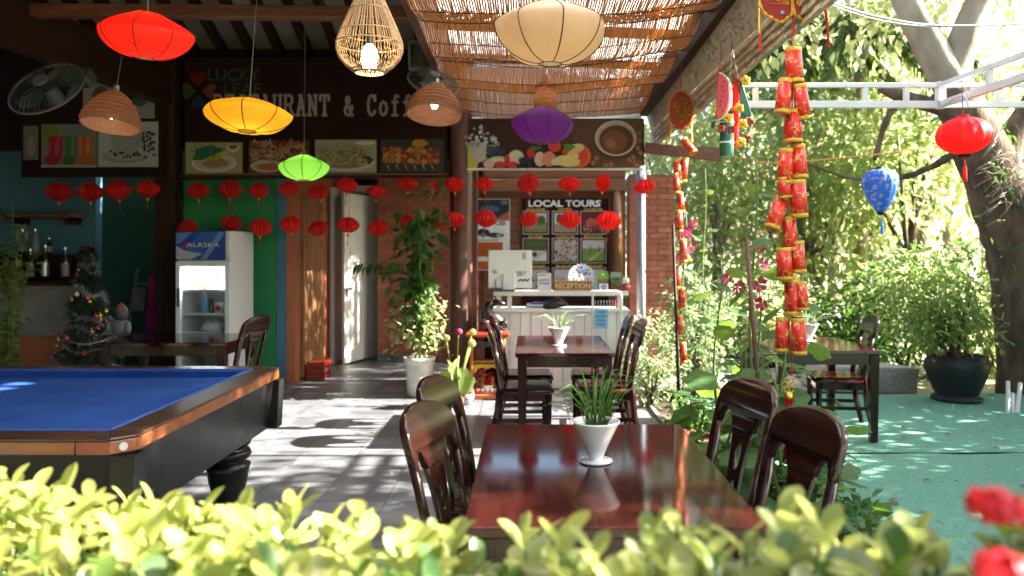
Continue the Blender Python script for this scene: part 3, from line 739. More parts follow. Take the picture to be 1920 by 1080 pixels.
# body: black apron leaning in below the rails
q = MB(); z1, z0 = fz0 - .001, .50; i1, i0 = .02, .05
ring = lambda i, z: [(X0 + i, i, z), (-i, i, z), (-i, Y1 - i, z), (X0 + i, Y1 - i, z)]
q.v = ring(i1, z1) + ring(i0, z0); q.f = [(0, 4, 5, 1), (1, 5, 6, 2), (2, 6, 7, 3), (3, 7, 4, 0), (4, 7, 6, 5)]
q.obj('body', 'black_lacquer', pt)
for (x, y) in ((-.075, .065), (-.075, Y1 - .065)):
    MB().bar((x + .03, y, .497), (x + .045, y, z1 - .004), .10, .09).obj('corner_stile', 'black_lacquer', pt, bevel=.004)
for x in (-.22, X0 + .3):
    for y in (.36, Y1 - .30):
        L_ = MB().lathe([(.115, 0), (.125, .02), (.125, .06), (.09, .075), (.075, .10), (.085, .16), (.105, .24), (.115, .30), (.125, .335), (.092, .35), (.085, .362), (.118, .372), (.130, .395), (.118, .418), (.088, .425), (.100, .432), (.122, .446), (.130, .468), (.115, .492), (.08, .4995)], 32, (x, y, 0), close=True).obj('leg', 'black_lacquer', pt, smooth=True)

# ------------------------------------------------------------------ painted boards and posters
def place(t, p): t.location = p; return t
# restaurant board, x 345..838, y 108..327 in the photo, on the front of the upper wall
Y = 9.16
rs = thing('restaurant_sign', 'long dark maroon restaurant sign with clover emblem above food pictures', 'sign', (0, Y, 0))
lx = lambda px: (px - CX) * Y / F
lz = lambda py: H - (py - HY) * Y / F
MB().span((lx(346), 0, lz(326)), (lx(838), .03, lz(108))).obj('board', 'maroon_board', rs)
MB().span((lx(346), -.008, lz(328)), (lx(838), -.001, lz(325))).obj('lower_trim', 'brown_wood_y', rs)
text('lettering', 'LUCKY', 'lettering_green', rs, lx(390), lx(488), lz(152), lz(129) - lz(152), -.004, bold=.012)
text('lettering', 'LEAF', 'lettering_green', rs, lx(420), lx(490), lz(177), lz(156) - lz(177), -.004, bold=.012)
# slab lettering drawn stroke by stroke
SL = {
 'R': ([[(0,0),(0,1)], [(0,1),(.5,1),(.68,.9),(.72,.76),(.66,.6),(.48,.52),(0,.52)], [(.42,.52),(.82,0)]], [(-.1,0,.14,0),(-.1,1,.05,1),(.74,0,.95,0)]),
 'E': ([[(0,0),(0,1)], [(0,1),(.75,1),(.75,.8)], [(0,.52),(.5,.52)], [(.5,.66),(.5,.38)], [(0,0),(.8,0),(.8,.24)]], [(-.1,0,.05,0),(-.1,1,.05,1)]),
 'S': ([[(.72,.72),(.72,1)], [(.70,.8),(.55,.97),(.3,.99),(.08,.86),(.08,.68),(.25,.55),(.55,.46),(.73,.32),(.72,.13),(.52,.0),(.28,.0),(.08,.16)], [(.05,.28),(.05,0)]], []),
 'T': ([[(.4,0),(.4,1)], [(-.05,.74),(-.05,1),(.85,1),(.85,.74)]], [(.2,0,.6,0)]),
 'A': ([[(.05,0),(.40,1),(.75,0)], [(.18,.36),(.62,.36)]], [(-.08,0,.22,0),(.58,0,.9,0),(.2,1,.42,1)]),
 'U': ([[(.08,1),(.08,.28),(.2,.06),(.4,0),(.6,.06),(.72,.28),(.72,1)]], [(-.06,1,.24,1),(.56,1,.86,1)]),
 'N': ([[(.06,0),(.06,1),(.72,0),(.72,1)]], [(-.08,0,.22,0),(-.08,1,.08,1),(.56,1,.88,1)]),
 '&': ([[(.85,.42),(.7,.12),(.42,0),(.16,.06),(.06,.24),(.14,.42),(.42,.58),(.56,.76),(.46,.9),(.32,.92),(.2,.82),(.24,.66),(.8,0)]], [(.7,0,.92,0),(.7,.44,.92,.44)]),
 'C': ([[(.75,.78),(.6,.95),(.4,1),(.18,.92),(.04,.68),(.04,.32),(.18,.08),(.4,0),(.62,.06),(.78,.22)], [(.76,.72),(.76,1)]], []),
 'o': ([[(.4,.68),(.14,.58),(.04,.34),(.14,.1),(.4,0),(.66,.1),(.76,.34),(.66,.58),(.4,.68)]], []),
 'f': ([[(.75,.92),(.62,.99),(.45,.96),(.36,.8),(.36,0)], [(.08,.66),(.68,.66)]], [(.08,0,.66,0)]),
 'e': ([[(.06,.34),(.76,.34),(.7,.56),(.42,.68),(.14,.56),(.04,.32),(.16,.08),(.42,0),(.74,.1)]], []),
}
def slab_text(s, parent, x0, pitch, z, h, m, y, wd):
    for i, ch_ in enumerate(s):
        if ch_ == ' ': continue
        q = MB(); X_ = x0 + i * pitch; sx = pitch * .78; k = 0
        def pt_(p): return (X_ + p[0] * sx, z + p[1] * h)
        strokes = SL[ch_][0] + [[(a, b), (c, d)] for a, b, c, d in SL[ch_][1]]
        for st in strokes:
            for a, b_ in zip(st[:-1], st[1:]):
                a = Vector(pt_(a)); b_ = Vector(pt_(b_)); d = (b_ - a)
                if d.length < 1e-6: continue
                d.normalize(); e = Vector((-d.y, d.x)) * wd / 2; a2 = a - d * wd * .3; b2 = b_ + d * wd * .3
                k += 1; yy = y - k * .00012
                q.add([(a2.x - e.x, yy, a2.y - e.y), (b2.x - e.x, yy, b2.y - e.y), (b2.x + e.x, yy, b2.y + e.y), (a2.x + e.x, yy, a2.y + e.y)], [(0, 1, 2, 3)])
        q.obj('letter', m, parent)
slab_text('RESTAURANT & Coffee', rs, lx(403), (lx(690) - lx(403)) / 13.0 * 1.0, lz(216), lz(179) - lz(216), 'lettering_pale', -.004, .030)
# clover of four hearts
def heart(r):
    return [(r * .062 * 16 * math.sin(t) ** 3, r * .062 * (13 * math.cos(t) - 5 * math.cos(2*t) - 2 * math.cos(3*t) - math.cos(4*t))) for t in [2 * math.pi * k / 28 for k in range(28)]]
for (px, py, a, col) in ((372, 147, 0, (.11, .008, .008)), (394, 171, -90, (.13, .05, .012)), (373, 193, 180, (.012, .028, .06)), (353, 171, 90, (.035, .065, .012))):
    pr = Print(); c, s_ = math.cos(R(a)), math.sin(R(a))
    pr.poly([(x * c - z * s_, x * s_ + z * c) for x, z in heart(.092)], col)
    pr.obj('clover_leaf', rs, loc=(lx(px), -.004, lz(py)))
# dishes: four printed pictures along the bottom of the board
def frame_pic(parent, px0, px1, py0, py1, bgcol):
    w2, h2 = lx(px1) - lx(px0), lz(py0) - lz(py1); pr = Print(); pr.rect(0, 0, w2, h2, bgcol); return pr, w2, h2
pr, w2, h2 = frame_pic(rs, 348, 455, 267, 325, (.30, .26, .12))
pr.ell(w2 * .5, h2 * .33, w2 * .40, h2 * .30, (.50, .48, .42)).ell(w2 * .5, h2 * .35, w2 * .35, h2 * .25, (.38, .34, .28)).ell(w2 * .52, h2 * .32, w2 * .24, h2 * .14, (.30, .16, .08), jit=.1)
pr.poly([(w2*.12,h2*.42),(w2*.2,h2*.78),(w2*.45,h2*.92),(w2*.68,h2*.78),(w2*.6,h2*.6),(w2*.3,h2*.42)], (.02, .12, .08)).poly([(w2*.22,h2*.36),(w2*.55,h2*.64),(w2*.74,h2*.74),(w2*.72,h2*.56),(w2*.5,h2*.42)], (.46, .38, .02))
pr.strokes(14, w2*.15, h2*.5, w2*.6, h2*.85, [(.04,.18,.12),(.015,.08,.05)], w2*.2, h2*.03).ell(w2 * .84, h2 * .82, w2 * .11, h2 * .14, (.5, .46, .42)).ell(w2 * .84, h2 * .85, w2 * .08, h2 * .08, (.22, .06, .03))
pr.obj('dish_picture', rs, loc=(lx(348), -.002, lz(325)))
pr, w2, h2 = frame_pic(rs, 467, 580, 264, 325, (.10, .04, .02))
pr.strokes(170, w2*.06, h2*.4, w2*.94, h2*.95, [(.34,.16,.09),(.40,.22,.13),(.22,.07,.03),(.45,.3,.2),(.3,.03,.02)], w2*.11, h2*.035).ell(w2*.3, h2*.22, w2*.28, h2*.2, (.42,.34,.24)).ell(w2*.32, h2*.2, w2*.2, h2*.12, (.28,.10,.04), jit=.12)
pr.obj('dish_picture', rs, loc=(lx(467), -.002, lz(325)))
pr, w2, h2 = frame_pic(rs, 591, 706, 262, 324, (.30, .28, .19))
pr.ell(w2*.48, h2*.36, w2*.50, h2*.33, (.45,.44,.4)).ell(w2*.48, h2*.4, w2*.44, h2*.28, (.2,.18,.1)).strokes(150, w2*.1, h2*.25, w2*.85, h2*.72, [(.42,.32,.16),(.35,.24,.1),(.14,.2,.06),(.5,.42,.25)], w2*.1, h2*.03).ell(w2*.85, h2*.38, w2*.1, h2*.12, (.05,.03,.02), jit=.2).ell(w2*.82, h2*.9, w2*.16, h2*.06, (.5,.5,.48))
pr.obj('dish_picture', rs, loc=(lx(591), -.002, lz(324)))
pr, w2, h2 = frame_pic(rs, 714, 832, 261, 322, (.035, .03, .028))
for row in range(3):
    for k in range(9):
        pr.ell(w2 * (.08 + k * .1), h2 * (.34 + row * .15 + rnd.uniform(-.04, .04)), w2 * .055, h2 * .095, rnd.choice([(.40,.06,.02),(.34,.13,.03),(.22,.03,.015),(.45,.2,.06)]), 9, jit=.18)
pr.strokes(40, w2*.05, h2*.3, w2*.95, h2*.7, [(.5,.25,.1),(.12,.02,.01)], w2*.04, h2*.03).ell(w2*.62, h2*.86, w2*.13, h2*.13, (.42,.2,.03), jit=.15)
for k in range(6): pr.poly([(w2*(.1+k*.14), h2*.2), (w2*(.12+k*.14), h2*.2), (w2*(.15+k*.14), h2*.05), (w2*(.14+k*.14), h2*.05)], (.4, .32, .2))
pr.obj('dish_picture', rs, loc=(lx(714), -.002, lz(322)))

# drinks board left of the square post
ds = thing('drinks_sign', 'dark board with juice and coffee pictures left of the square post', 'sign', (0, Y - .1, 0))
Y0_ = Y; Y = Y - .1
MB().span((lx(40), 0, lz(332)), (lx(312), .03, lz(140))).obj('board', 'maroon_board', ds)
pr, w2, h2 = frame_pic(ds, 78, 182, 233, 314, (.16, .17, .15))
pr.ell(w2*.15, h2*.8, w2*.16, h2*.2, (.12,.18,.03))
for k, col in enumerate(((.30,.015,.03),(.34,.02,.05),(.05,.12,.05),(.06,.16,.07),(.40,.10,.03),(.42,.12,.03))):
    x = w2 * (.14 + k * .135); pr.poly([(x, h2*.2), (x + w2*.10, h2*.2), (x + w2*.12, h2*.72), (x - w2*.015, h2*.72)], col).poly([(x + w2*.02, h2*.3), (x + w2*.035, h2*.3), (x + w2*.035, h2*.7), (x + w2*.02, h2*.7)], tuple(min(1, c * 1.6 + .05) for c in col))
pr.ell(w2*.2, h2*.18, w2*.15, h2*.13, (.28,.02,.03)).ell(w2*.5, h2*.16, w2*.12, h2*.1, (.05,.09,.03)).ell(w2*.8, h2*.15, w2*.18, h2*.12, (.34,.10,.05)).rect(0, 0, w2, h2*.05, (.3, .29, .27))
pr.obj('juice_picture', ds, loc=(lx(78), -.002, lz(314)))
pr, w2, h2 = frame_pic(ds, 184, 297, 228, 313, (.36, .36, .36))
pr.ell(w2*.45, h2*.22, w2*.38, h2*.14, (.24,.24,.25)).ell(w2*.45, h2*.26, w2*.32, h2*.1, (.32,.32,.33)).poly([(w2*.18,h2*.82),(w2*.24,h2*.4),(w2*.36,h2*.26),(w2*.54,h2*.26),(w2*.66,h2*.4),(w2*.7,h2*.82)], (.27,.27,.28)).ell(w2*.44, h2*.82, w2*.26, h2*.1, (.32,.32,.33)).ell(w2*.44, h2*.81, w2*.22, h2*.075, (.03,.018,.014)).ell(w2*.72, h2*.56, w2*.08, h2*.14, (.25,.25,.26))
for _ in range(26): pr.ell(w2 * rnd.uniform(.74, .95), h2 * rnd.uniform(.2, .8), w2*.022, h2*.04, (.03,.02,.02), 7, rot=rnd.uniform(0, 3))
for _ in range(14): pr.ell(w2 * rnd.uniform(.2, .7), h2 * rnd.uniform(.2, .36), w2*.022, h2*.035, (.03,.02,.02), 7, rot=rnd.uniform(0, 3))
pr.obj('coffee_picture', ds, loc=(lx(184), -.002, lz(313)))
pr, w2, h2 = frame_pic(ds, 156, 290, 150, 222, (.22, .23, .23)); pr.ell(w2*.25, h2*.5, w2*.13, h2*.34, (.12,.07,.05)).ell(w2*.6, h2*.5, w2*.13, h2*.42, (.03,.025,.02)).ell(w2*.8, h2*.5, w2*.1, h2*.2, (.05,.09,.05)); pr.obj('glass_picture', ds, loc=(lx(156), -.0021, lz(222)))
pr, w2, h2 = frame_pic(ds, 44, 72, 236, 300, (.14, .13, .11)); pr.ell(w2*.5, h2*.4, w2*.3, h2*.3, (.22,.2,.17)); pr.obj('side_picture', ds, loc=(lx(44), -.002, lz(300)))
Y = Y0_

# fruit and coffee banner over the reception
fb = thing('fruit_banner', 'brown banner with fruit, berries and a big coffee cup over reception', 'banner', (0, Y, 0))
MB().span((lx(864), 0, lz(317)), (lx(1208), .03, lz(222))).obj('board', 'brown_board', fb)
MB().span((lx(864), -.012, lz(319)), (lx(1206), .012, lz(315.5))).obj('lower_trim', 'white_paint', fb)
pr = Print(.0004); bx0, bz0 = lx(866), lz(316); bw, bh_ = lx(1206) - bx0, lz(224) - bz0
U = lambda u, v: (bx0 + u * bw, bz0 + v * bh_)
for k in range(9): pr.poly([U(.50 + k * .055, .0), U(.50 + k * .055 + .056, 0), U(.50 + k * .055 + .056, 1), U(.50 + k * .055, 1)], (.06 + .010 * k, .026 + .006 * k, .016 + .003 * k))
def E(u, v, ru, rv, col, n=18, rot=0, jit=0.0):
    x, z = U(u, v); pr.ell(x, z, ru * bw, rv * bh_, col, n, rot, jit)
E(.03, .2, .07, .30, (.48, .42, .05), jit=.06); E(.10, .33, .055, .2, (.48, .42, .40), jit=.05)
for _ in range(60):
    u = rnd.uniform(.01, .2); E(u, .62 - u * .8 + rnd.gauss(0, .12), .006 + rnd.random() * .008, .02 + rnd.random() * .03, rnd.choice([(.36,.36,.42),(.24,.24,.30),(.5,.5,.55)]), 8, rnd.uniform(0, 3), .25)
for _ in range(26): E(rnd.uniform(.14, .23), rnd.uniform(.24, .42), .012, .045, rnd.choice([(.02,.02,.06),(.04,.04,.12),(.03,.09,.02)]), 10)
E(.30, .2, .045, .17, (.50, .55, .34)); E(.30, .2, .038, .145, (.58, .56, .44)); E(.19, .14, .06, .10, (.44, .50, .2), rot=.15); E(.19, .14, .05, .06, (.6, .56, .42), rot=.15)
E(.15, .08, .03, .09, (.55, .42, .40)); E(.21, .07, .035, .07, (.45, .03, .05), jit=.1); E(.25, .16, .016, .12, (.5, .02, .03)); E(.28, .07, .03, .07, (.5, .03, .06), jit=.1)
for _ in range(44): E(rnd.uniform(.31, .41), rnd.uniform(.04, .2), .009, .034, rnd.choice([(.012,.012,.03),(.03,.03,.07),(.008,.008,.012)]), 8)
E(.38, .3, .022, .1, (.5, .03, .02)); E(.43, .18, .03, .15, (.56, .42, .38)); E(.48, .18, .038, .16, (.55, .22, .16), jit=.05); E(.51, .44, .035, .12, (.52, .04, .03), jit=.06); E(.50, .54, .03, .07, (.05, .10, .04), 10, jit=.3); E(.40, .40, .03, .05, (.06, .14, .03), 10, jit=.35)
E(.65, .24, .06, .23, (.58, .10, .03)); E(.642, .25, .05, .19, (.55, .04, .02)); E(.58, .14, .07, .12, (.58, .46, .16), rot=-.1); E(.60, .22, .045, .07, (.60, .50, .22), rot=.2); E(.62, .38, .055, .10, (.58, .44, .2), rot=.3); E(.57, .33, .02, .05, (.50, .05, .02)); E(.52, .12, .03, .07, (.6, .46, .3)); E(.59, .42, .035, .06, (.08, .18, .03), 10, jit=.3)
E(.845, .60, .113, .36, (.50, .46, .42), 36); E(.845, .60, .106, .335, (.34, .30, .27), 36); E(.848, .57, .094, .295, (.10, .035, .018), 36); E(.84, .54, .07, .22, (.16, .065, .03), 28, jit=.05); E(.82, .50, .03, .10, (.24, .12, .06), 16, jit=.15)
for (u, v) in ((.72, .1), (.74, .2), (.79, .05), (.82, .07), (.92, .16), (.95, .1), (.94, .22), (.975, .55), (.965, .4), (.98, .3), (.97, .7), (.96, .06)):
    E(u, v, .018, .06, (.16, .07, .045), 12, rnd.uniform(0, 3)); E(u, v, .012, .035, (.26, .13, .09), 10, rnd.uniform(0, 3))
pr.obj('fruit_print', fb, loc=(0, -.001, 0))

# tours board with nine framed pictures
Y = 11.05
tb = thing('tours_board', 'dark maroon board of local tours with nine framed photographs', 'notice board', (0, Y, 0))
MB().span((lx(978), 0, lz(600)), (lx(1141), .03, lz(372))).obj('board', 'maroon_board', tb)
text('lettering', 'LOCAL TOURS', 'lettering_white', tb, lx(991), lx(1126), lz(388), lz(375) - lz(388), -.004, bold=.035)
caps = [['HOI AN CULTURE', 'CITY TOUR', 'HO AN VIEW TOUR'], ['ECO TOUR', 'COOKING CLASS', 'BICYCLE TOUR'], ['MARBLE ISLAND', 'BA NA HILL', 'MY SON ISLAND']]
cols3 = [(980, 1029), (1035, 1084), (1088, 1137)]
tops = [(398, 437), (449, 491), (504, 548)]
for r in range(3):
    for c in range(3):
        (a, b_), (t0, t1) = cols3[c], tops[r]
        w2, h2 = lx(b_) - lx(a), lz(t0) - lz(t1); pr = Print(.0005)
        pr.rect(0, -.02, w2, h2 + .02, (.42, .34, .30)).rect(.012, -.008, w2 - .012, h2 + .008, (.035, .012, .012)).rect(.03, .012, w2 - .03, h2 - .01, (.45, .44, .42))
        x0, x1, z0, z1 = .03, w2 - .03, .012, h2 - .01; dx, dz = x1 - x0, z1 - z0; k = r * 3 + c
        if k == 0: pr.rect(x0, z0, x1, z0 + dz*.5, (.16,.18,.07)).ell(x0+dx*.75, z0+dz*.62, dx*.2, dz*.24, (.06,.09,.04)).rect(x0, z0+dz*.2, x1, z0+dz*.34, (.22,.2,.12))
        if k == 1: pr.rect(x0, z0, x1, z0 + dz*.42, (.26,.22,.17)).ell(x0+dx*.25, z0+dz*.7, dx*.15, dz*.25, (.05,.07,.03)).ell(x0+dx*.7, z0+dz*.55, dx*.3, dz*.12, (.14,.12,.08))
        if k == 2: pr.rect(x0, z0, x1, z1, (.10,.02,.025)).ell(x0+dx*.4, z0+dz*.5, dx*.28, dz*.26, (.4,.08,.06), jit=.2).strokes(30, x0, z0, x0+dx, z0+dz*.4, [(.5,.3,.25),(.3,.05,.05)], dx*.12, dz*.04)
        if k == 3: pr.rect(x0, z0+dz*.5, x1, z1, (.06,.10,.035)).ell(x0+dx*.45, z0+dz*.32, dx*.12, dz*.12, (.06,.05,.05)).poly([(x0+dx*.4,z0),(x1,z0+dz*.4),(x1,z0)], (.6,.58,.56))
        if k == 4: pr.strokes(70, x0, z0, x1, z1, [(.35,.2,.16),(.5,.42,.36),(.2,.09,.08),(.1,.06,.05),(.55,.5,.45)], dx*.16, dz*.07).ell(x0+dx*.45, z0+dz*.65, dx*.1, dz*.16, (.5,.5,.46))
        if k == 5: pr.rect(x0, z0, x1, z0+dz*.6, (.13,.26,.06)).poly([(x0+dx*.4,z0),(x1,z0+dz*.5),(x1-dx*.1,z0+dz*.55),(x0+dx*.2,z0)], (.42,.32,.2)).ell(x0+dx*.36, z0+dz*.5, dx*.05, dz*.24, (.14,.12,.1)).ell(x0+dx*.78, z0+dz*.55, dx*.04, dz*.16, (.1,.09,.08))
        if k == 6: pr.strokes(40, x0, z0, x1, z1, [(.3,.26,.12),(.45,.42,.3),(.15,.14,.06)], dx*.2, dz*.08)
        if k == 7: pr.rect(x0, z0, x1, z1, (.5,.47,.46)).ell(x0+dx*.12, z0+dz*.5, dx*.03, dz*.2, (.3,.1,.1)).strokes(12, x0+dx*.25, z0+dz*.4, x0+dx*.6, z0+dz*.6, [(.3,.3,.34)], dx*.06, dz*.08)
        if k == 8: pr.rect(x0, z0, x1, z1, (.5,.49,.5))
        pr.obj('tour_picture', tb, loc=(lx(a), -.001, lz(t1)))
        mid = (lx(a) + lx(b_)) / 2; hw = (lx(1024) - lx(990)) / 2 * (.75 if len(caps[r][c]) < 10 else 1)
        text('caption', caps[r][c], 'lettering_yellow', tb, mid - hw, mid + hw, lz(t0 - 2.5), lz(t0 - 7.5) - lz(t0 - 2.5) , -.013, bold=.02)
# services poster
sv = thing('services_poster', 'white services poster with orange blocks left of the tours board', 'poster', (0, Y, 0))
MB().span((lx(893), 0, lz(507)), (lx(956), .012, lz(373))).obj('sheet', 'paper_white', sv)
pr = Print(.0005); w2 = lx(955) - lx(894)
pr.rect(0, lz(410), w2, lz(374), (.02, .025, .035)).poly([(w2*.55, lz(412)), (w2, lz(414)), (w2, lz(396)), (w2*.75, lz(404))], (.35, .10, .04)).ell(w2*.4, lz(392), w2*.3, .05, (.07, .09, .12)).ell(w2*.85, lz(380), w2*.12, .03, (.12, .13, .15))
pr.ell(w2*.2, lz(436), w2*.2, .055, (.02, .025, .04)).ell(w2*.55, lz(441), w2*.28, .035, (.04, .04, .05), jit=.15).ell(w2*.2, lz(441), w2*.08, .03, (.2, .2, .22)).ell(w2*.68, lz(442), w2*.08, .028, (.3, .3, .3))
pr.rect(0, lz(481), w2*.8, lz(454), (.42, .10, .015)).rect(0, lz(505), w2*.8, lz(490), (.42, .10, .015))
for k in range(4): pr.rect(w2*.03, lz(459 + k * 6), w2*.7, lz(458 + k * 6), (.22, .05, .01))
pr.rect(0, lz(451), w2*.66, lz(449.5), (.1, .1, .12)); pr.obj('print', sv, loc=(lx(894), -.001, 0))
text('lettering', 'SERVICES', 'lettering_black', sv, lx(899), lx(948), lz(422), lz(414) - lz(422), -.006, bold=.02)

# ------------------------------------------------------------------ reception counter and what stands on it
YC = 8.9
cx_ = lambda px, d=YC: (px - CX) * d / F
cz_ = lambda py, d=YC: H - (py - HY) * d / F
rc = thing('reception_counter', 'white boarded reception counter with raised shelf', 'counter', (0, YC, 0))
x0, x1 = cx_(915), cx_(1176)
zc = cz_(582)
nb = 13
for k in range(nb):
    a = x0 + (x1 - x0) * k / nb; MB().span((a + .003, 0, .02), (a + (x1 - x0) / nb - .003, .03, zc - .02)).obj('board', 'white_paint', rc, bevel=.004)
MB().span((x0 - .02, .03, 0), (x1 + .02, .50, zc - .02)).obj('carcass', 'white_paint', rc)
MB().span((x0 - .03, -.025, zc - .0195), (x1 + .03, .52, zc + .008)).obj('worktop', 'white_paint', rc, bevel=.006)
MB().span((cx_(925), .02, cz_(555)), (x1 + .02, .24, cz_(546))).obj('raised_shelf', 'white_paint', rc, bevel=.006)
for px in (934, 955, 1165): MB().span((cx_(px) - .025, .04, zc + .008), (cx_(px) + .025, .20, cz_(555) - .001)).obj('shelf_bracket', 'white_paint', rc)
zs = cz_(546)
# computer seen from behind
mo = thing('computer', 'white back of a desktop computer on the reception shelf', 'computer', (cx_(956), YC + .10, zs))
MB().span((-.245, -.02, .03), (.245, .03, .455)).obj('casing', 'porcelain', mo, bevel=.008)
MB().span((-.08, -.055, .012), (.055, -.021, .20)).obj('stand', 'white_metal', mo, bevel=.006)
MB().span((-.32, -.10, .002), (.055, .12, .012)).obj('foot', 'black_plastic', mo)
for (px, py, nc, nr_, sx) in ((.14, .36, 3, 5, .016), (-.19, .20, 5, 3, .010), (.08, .17, 6, 4, .012), (.16, .19, 2, 3, .012)):
    q = MB()
    for i in range(nc):
        for j in range(nr_): q.box((px + i * sx, -.0215, py + j * .015), (sx * .55, .003, .008))
    q.obj('vent', 'black_plastic', mo)['kind'] = 'stuff'
for k in range(6): MB().box((.10 + k * .022, -.0215, .115 + (k % 2) * .01), (.016, .003, .026)).obj('socket', 'black_plastic', mo)
MB().tube([(-.16, -.025, .13), (-.165, -.03, .08), (-.15, -.035, .01)], .004, 6).obj('cable', 'black_plastic', mo)
# reception sign, plate, leaflets
sg = thing('reception_sign', 'carved wooden reception sign standing on the counter shelf', 'sign', (cx_(1074), YC + .04, zs), rot=(R(-8), 0, 0))
MB().span((-.215, -.012, .0), (.215, .012, .118)).obj('board', 'reception_wood', sg, bevel=.01)
for s in (-1, 1): MB().span((-.205, -.016, .059 + s * .050 - .004), (.205, -.0125, .059 + s * .050 + .004)).obj('border', 'lettering_gold', sg)
text('lettering', 'RECEPTION', 'lettering_gold', sg, -.195, .195, .028, .062, -.0145, bold=.012)
pl = thing('porcelain_plate', 'blue and white porcelain plate propped behind the reception sign', 'plate', (cx_(1092), YC + .14, zs + .155), rot=(R(-12), 0, 0))
prof = [(.001, -.008), (.09, -.008), (.135, .004), (.150, .006)]
MB().lathe(prof, 40, (0, 0, 0), Matrix.Rotation(R(-90), 4, 'X') @ Matrix.Scale(-1, 4, (0, 0, 1)), scal=lambda k, n, r, z: 1 + (.03 * math.cos(k * math.pi * 2 / n * 20) if r > .14 else 0)).obj('dish', 'porcelain', pl, smooth=True)
pr = Print(.0004)
for _ in range(90):
    a = rnd.uniform(0, 6.28); r = .115 * math.sqrt(rnd.random()); pr.ell(r * math.cos(a), r * math.sin(a), rnd.uniform(.006, .02), rnd.uniform(.004, .011), rnd.choice([(.10,.13,.35),(.18,.22,.45),(.30,.33,.50),(.05,.07,.25)]), 8, rnd.uniform(0, 3), .3)
for k in range(22):
    a = k * 6.283 / 22; pr.ell(.135 * math.cos(a), .135 * math.sin(a), .012, .006, (.14, .18, .42), 8, a + 1.57)
pr.obj('painting', pl, loc=(0, -.012, 0))
def card(name, label, cat, px0, px1, py0, py1, m, dy=.05, tilt=-8):
    t = thing(name, label, cat, (cx_((px0 + px1) / 2), YC + dy, zs), rot=(R(tilt), 0, 0)); w2 = cx_(px1) - cx_(px0); h2 = cz_(py0) - cz_(py1)
    MB().span((-w2/2, 0, .001), (w2/2, .006, h2)).obj('sheet', m, t); return t, w2, h2
t, w2, h2 = card('price_leaflet', 'white printed leaflet leaning left of the reception sign', 'leaflet', 1008, 1034, 512, 546, 'paper_white')
pr = Print(); pr.rect(-w2*.42, h2*.86, w2*.1, h2*.92, (.35,.06,.10))
for k, z in enumerate((.62, .55, .44, .37)):
    for j in range(5): pr.rect(-w2*.4 + j*w2*.165, h2*z, -w2*.4 + j*w2*.165 + w2*rnd.uniform(.08,.14), h2*(z+.045), (.10,.10,.30))
pr.obj('print', t)
t, w2, h2 = card('green_leaflet', 'green leaflet with a photo right of the plate', 'leaflet', 1121, 1141, 509, 546, 'tube_green')
pr = Print(); pr.rect(-w2/2, h2*.62, w2/2, h2, (.14,.34,.05)).rect(-w2/2, h2*.36, w2/2, h2*.62, (.24,.12,.06)).rect(-w2*.12, h2*.8, w2*.16, h2*.9, (.6,.62,.5)).strokes(16, -w2*.4, h2*.36, w2*.4, h2*.62, [(.12,.2,.04),(.4,.2,.1)], w2*.2, h2*.04); pr.obj('print', t)
t, w2, h2 = card('blue_emblem_card', 'small white card with blue shield emblem on the shelf', 'card', 1124, 1141, 533, 547, 'paper_white', .02)
pr = Print(); pr.poly([(-w2*.25,h2*.8),(w2*.25,h2*.8),(w2*.25,h2*.4),(0,h2*.1),(-w2*.25,h2*.4)], (.05,.16,.35)).poly([(-w2*.12,h2*.62),(w2*.16,h2*.62),(0,h2*.3)], (.6,.65,.7)); pr.obj('print', t)
t, w2, h2 = card('landscape_leaflet', 'dark green landscape leaflet at the end of the shelf', 'leaflet', 1147, 1167, 510, 546, 'tube_green')
pr = Print(); pr.rect(-w2/2, h2*.72, w2/2, h2, (.22,.28,.24)).rect(-w2/2, h2*.3, w2/2, h2*.72, (.06,.13,.04)).strokes(20, -w2*.4, h2*.3, w2*.4, h2*.7, [(.14,.24,.06),(.03,.07,.03)], w2*.3, h2*.05).rect(-w2/2, .002, w2/2, h2*.3, (.15,.04,.02)); pr.obj('print', t)
vt = thing('dried_flower_vase', 'red vase of dried yellow twigs at the end of the counter', 'vase', (cx_(1166), YC + .30, zc + .008))
MB().lathe([(.035, 0), (.05, .05), (.04, .12), (.025, .16), (.032, .18)], 16, close=True).obj('vase', 'altar_red', vt, smooth=True)
q = MB()
for k in range(16):
    a = rnd.uniform(0, 6.28); l2 = rnd.uniform(.12, .24); q.tube([(0, 0, .17), (.3 * l2 * math.cos(a), .3 * l2 * math.sin(a), .17 + .6 * l2), (.6 * l2 * math.cos(a + .3), .6 * l2 * math.sin(a), .17 + l2)], [.003, .002, .001], 4)
q.obj('twigs', 'petal_yellow', vt)['kind'] = 'stuff'
hp = leaf_mesh('twig_leaves', *clumps(in_ellipsoid(12, (0, 0, .36), (.11, .08, .09)), 8, .02), nr.uniform(.02, .04, 96), .4); o = link('twig_leaves', hp, 'leaf_dark', vt); o['kind'] = 'stuff'
lc = thing('lucky_figure', 'small red and white beckoning figurine beside the counter', 'figurine', (cx_(1176), YC + .12, cz_(548)))
MB().lathe([(.04, 0), (.055, .02), (.05, .07), (.035, .09)], 14, close=True).obj('body', 'altar_red', lc, smooth=True)
MB().ball((0, 0, .12), (.042, .04, .038)).obj('head', 'porcelain', lc, smooth=True)
for s in (-1, 1): MB().lathe([(.012, .14), (.001, .17)], 8, (s * .025, 0, 0)).obj('ear', 'porcelain', lc)
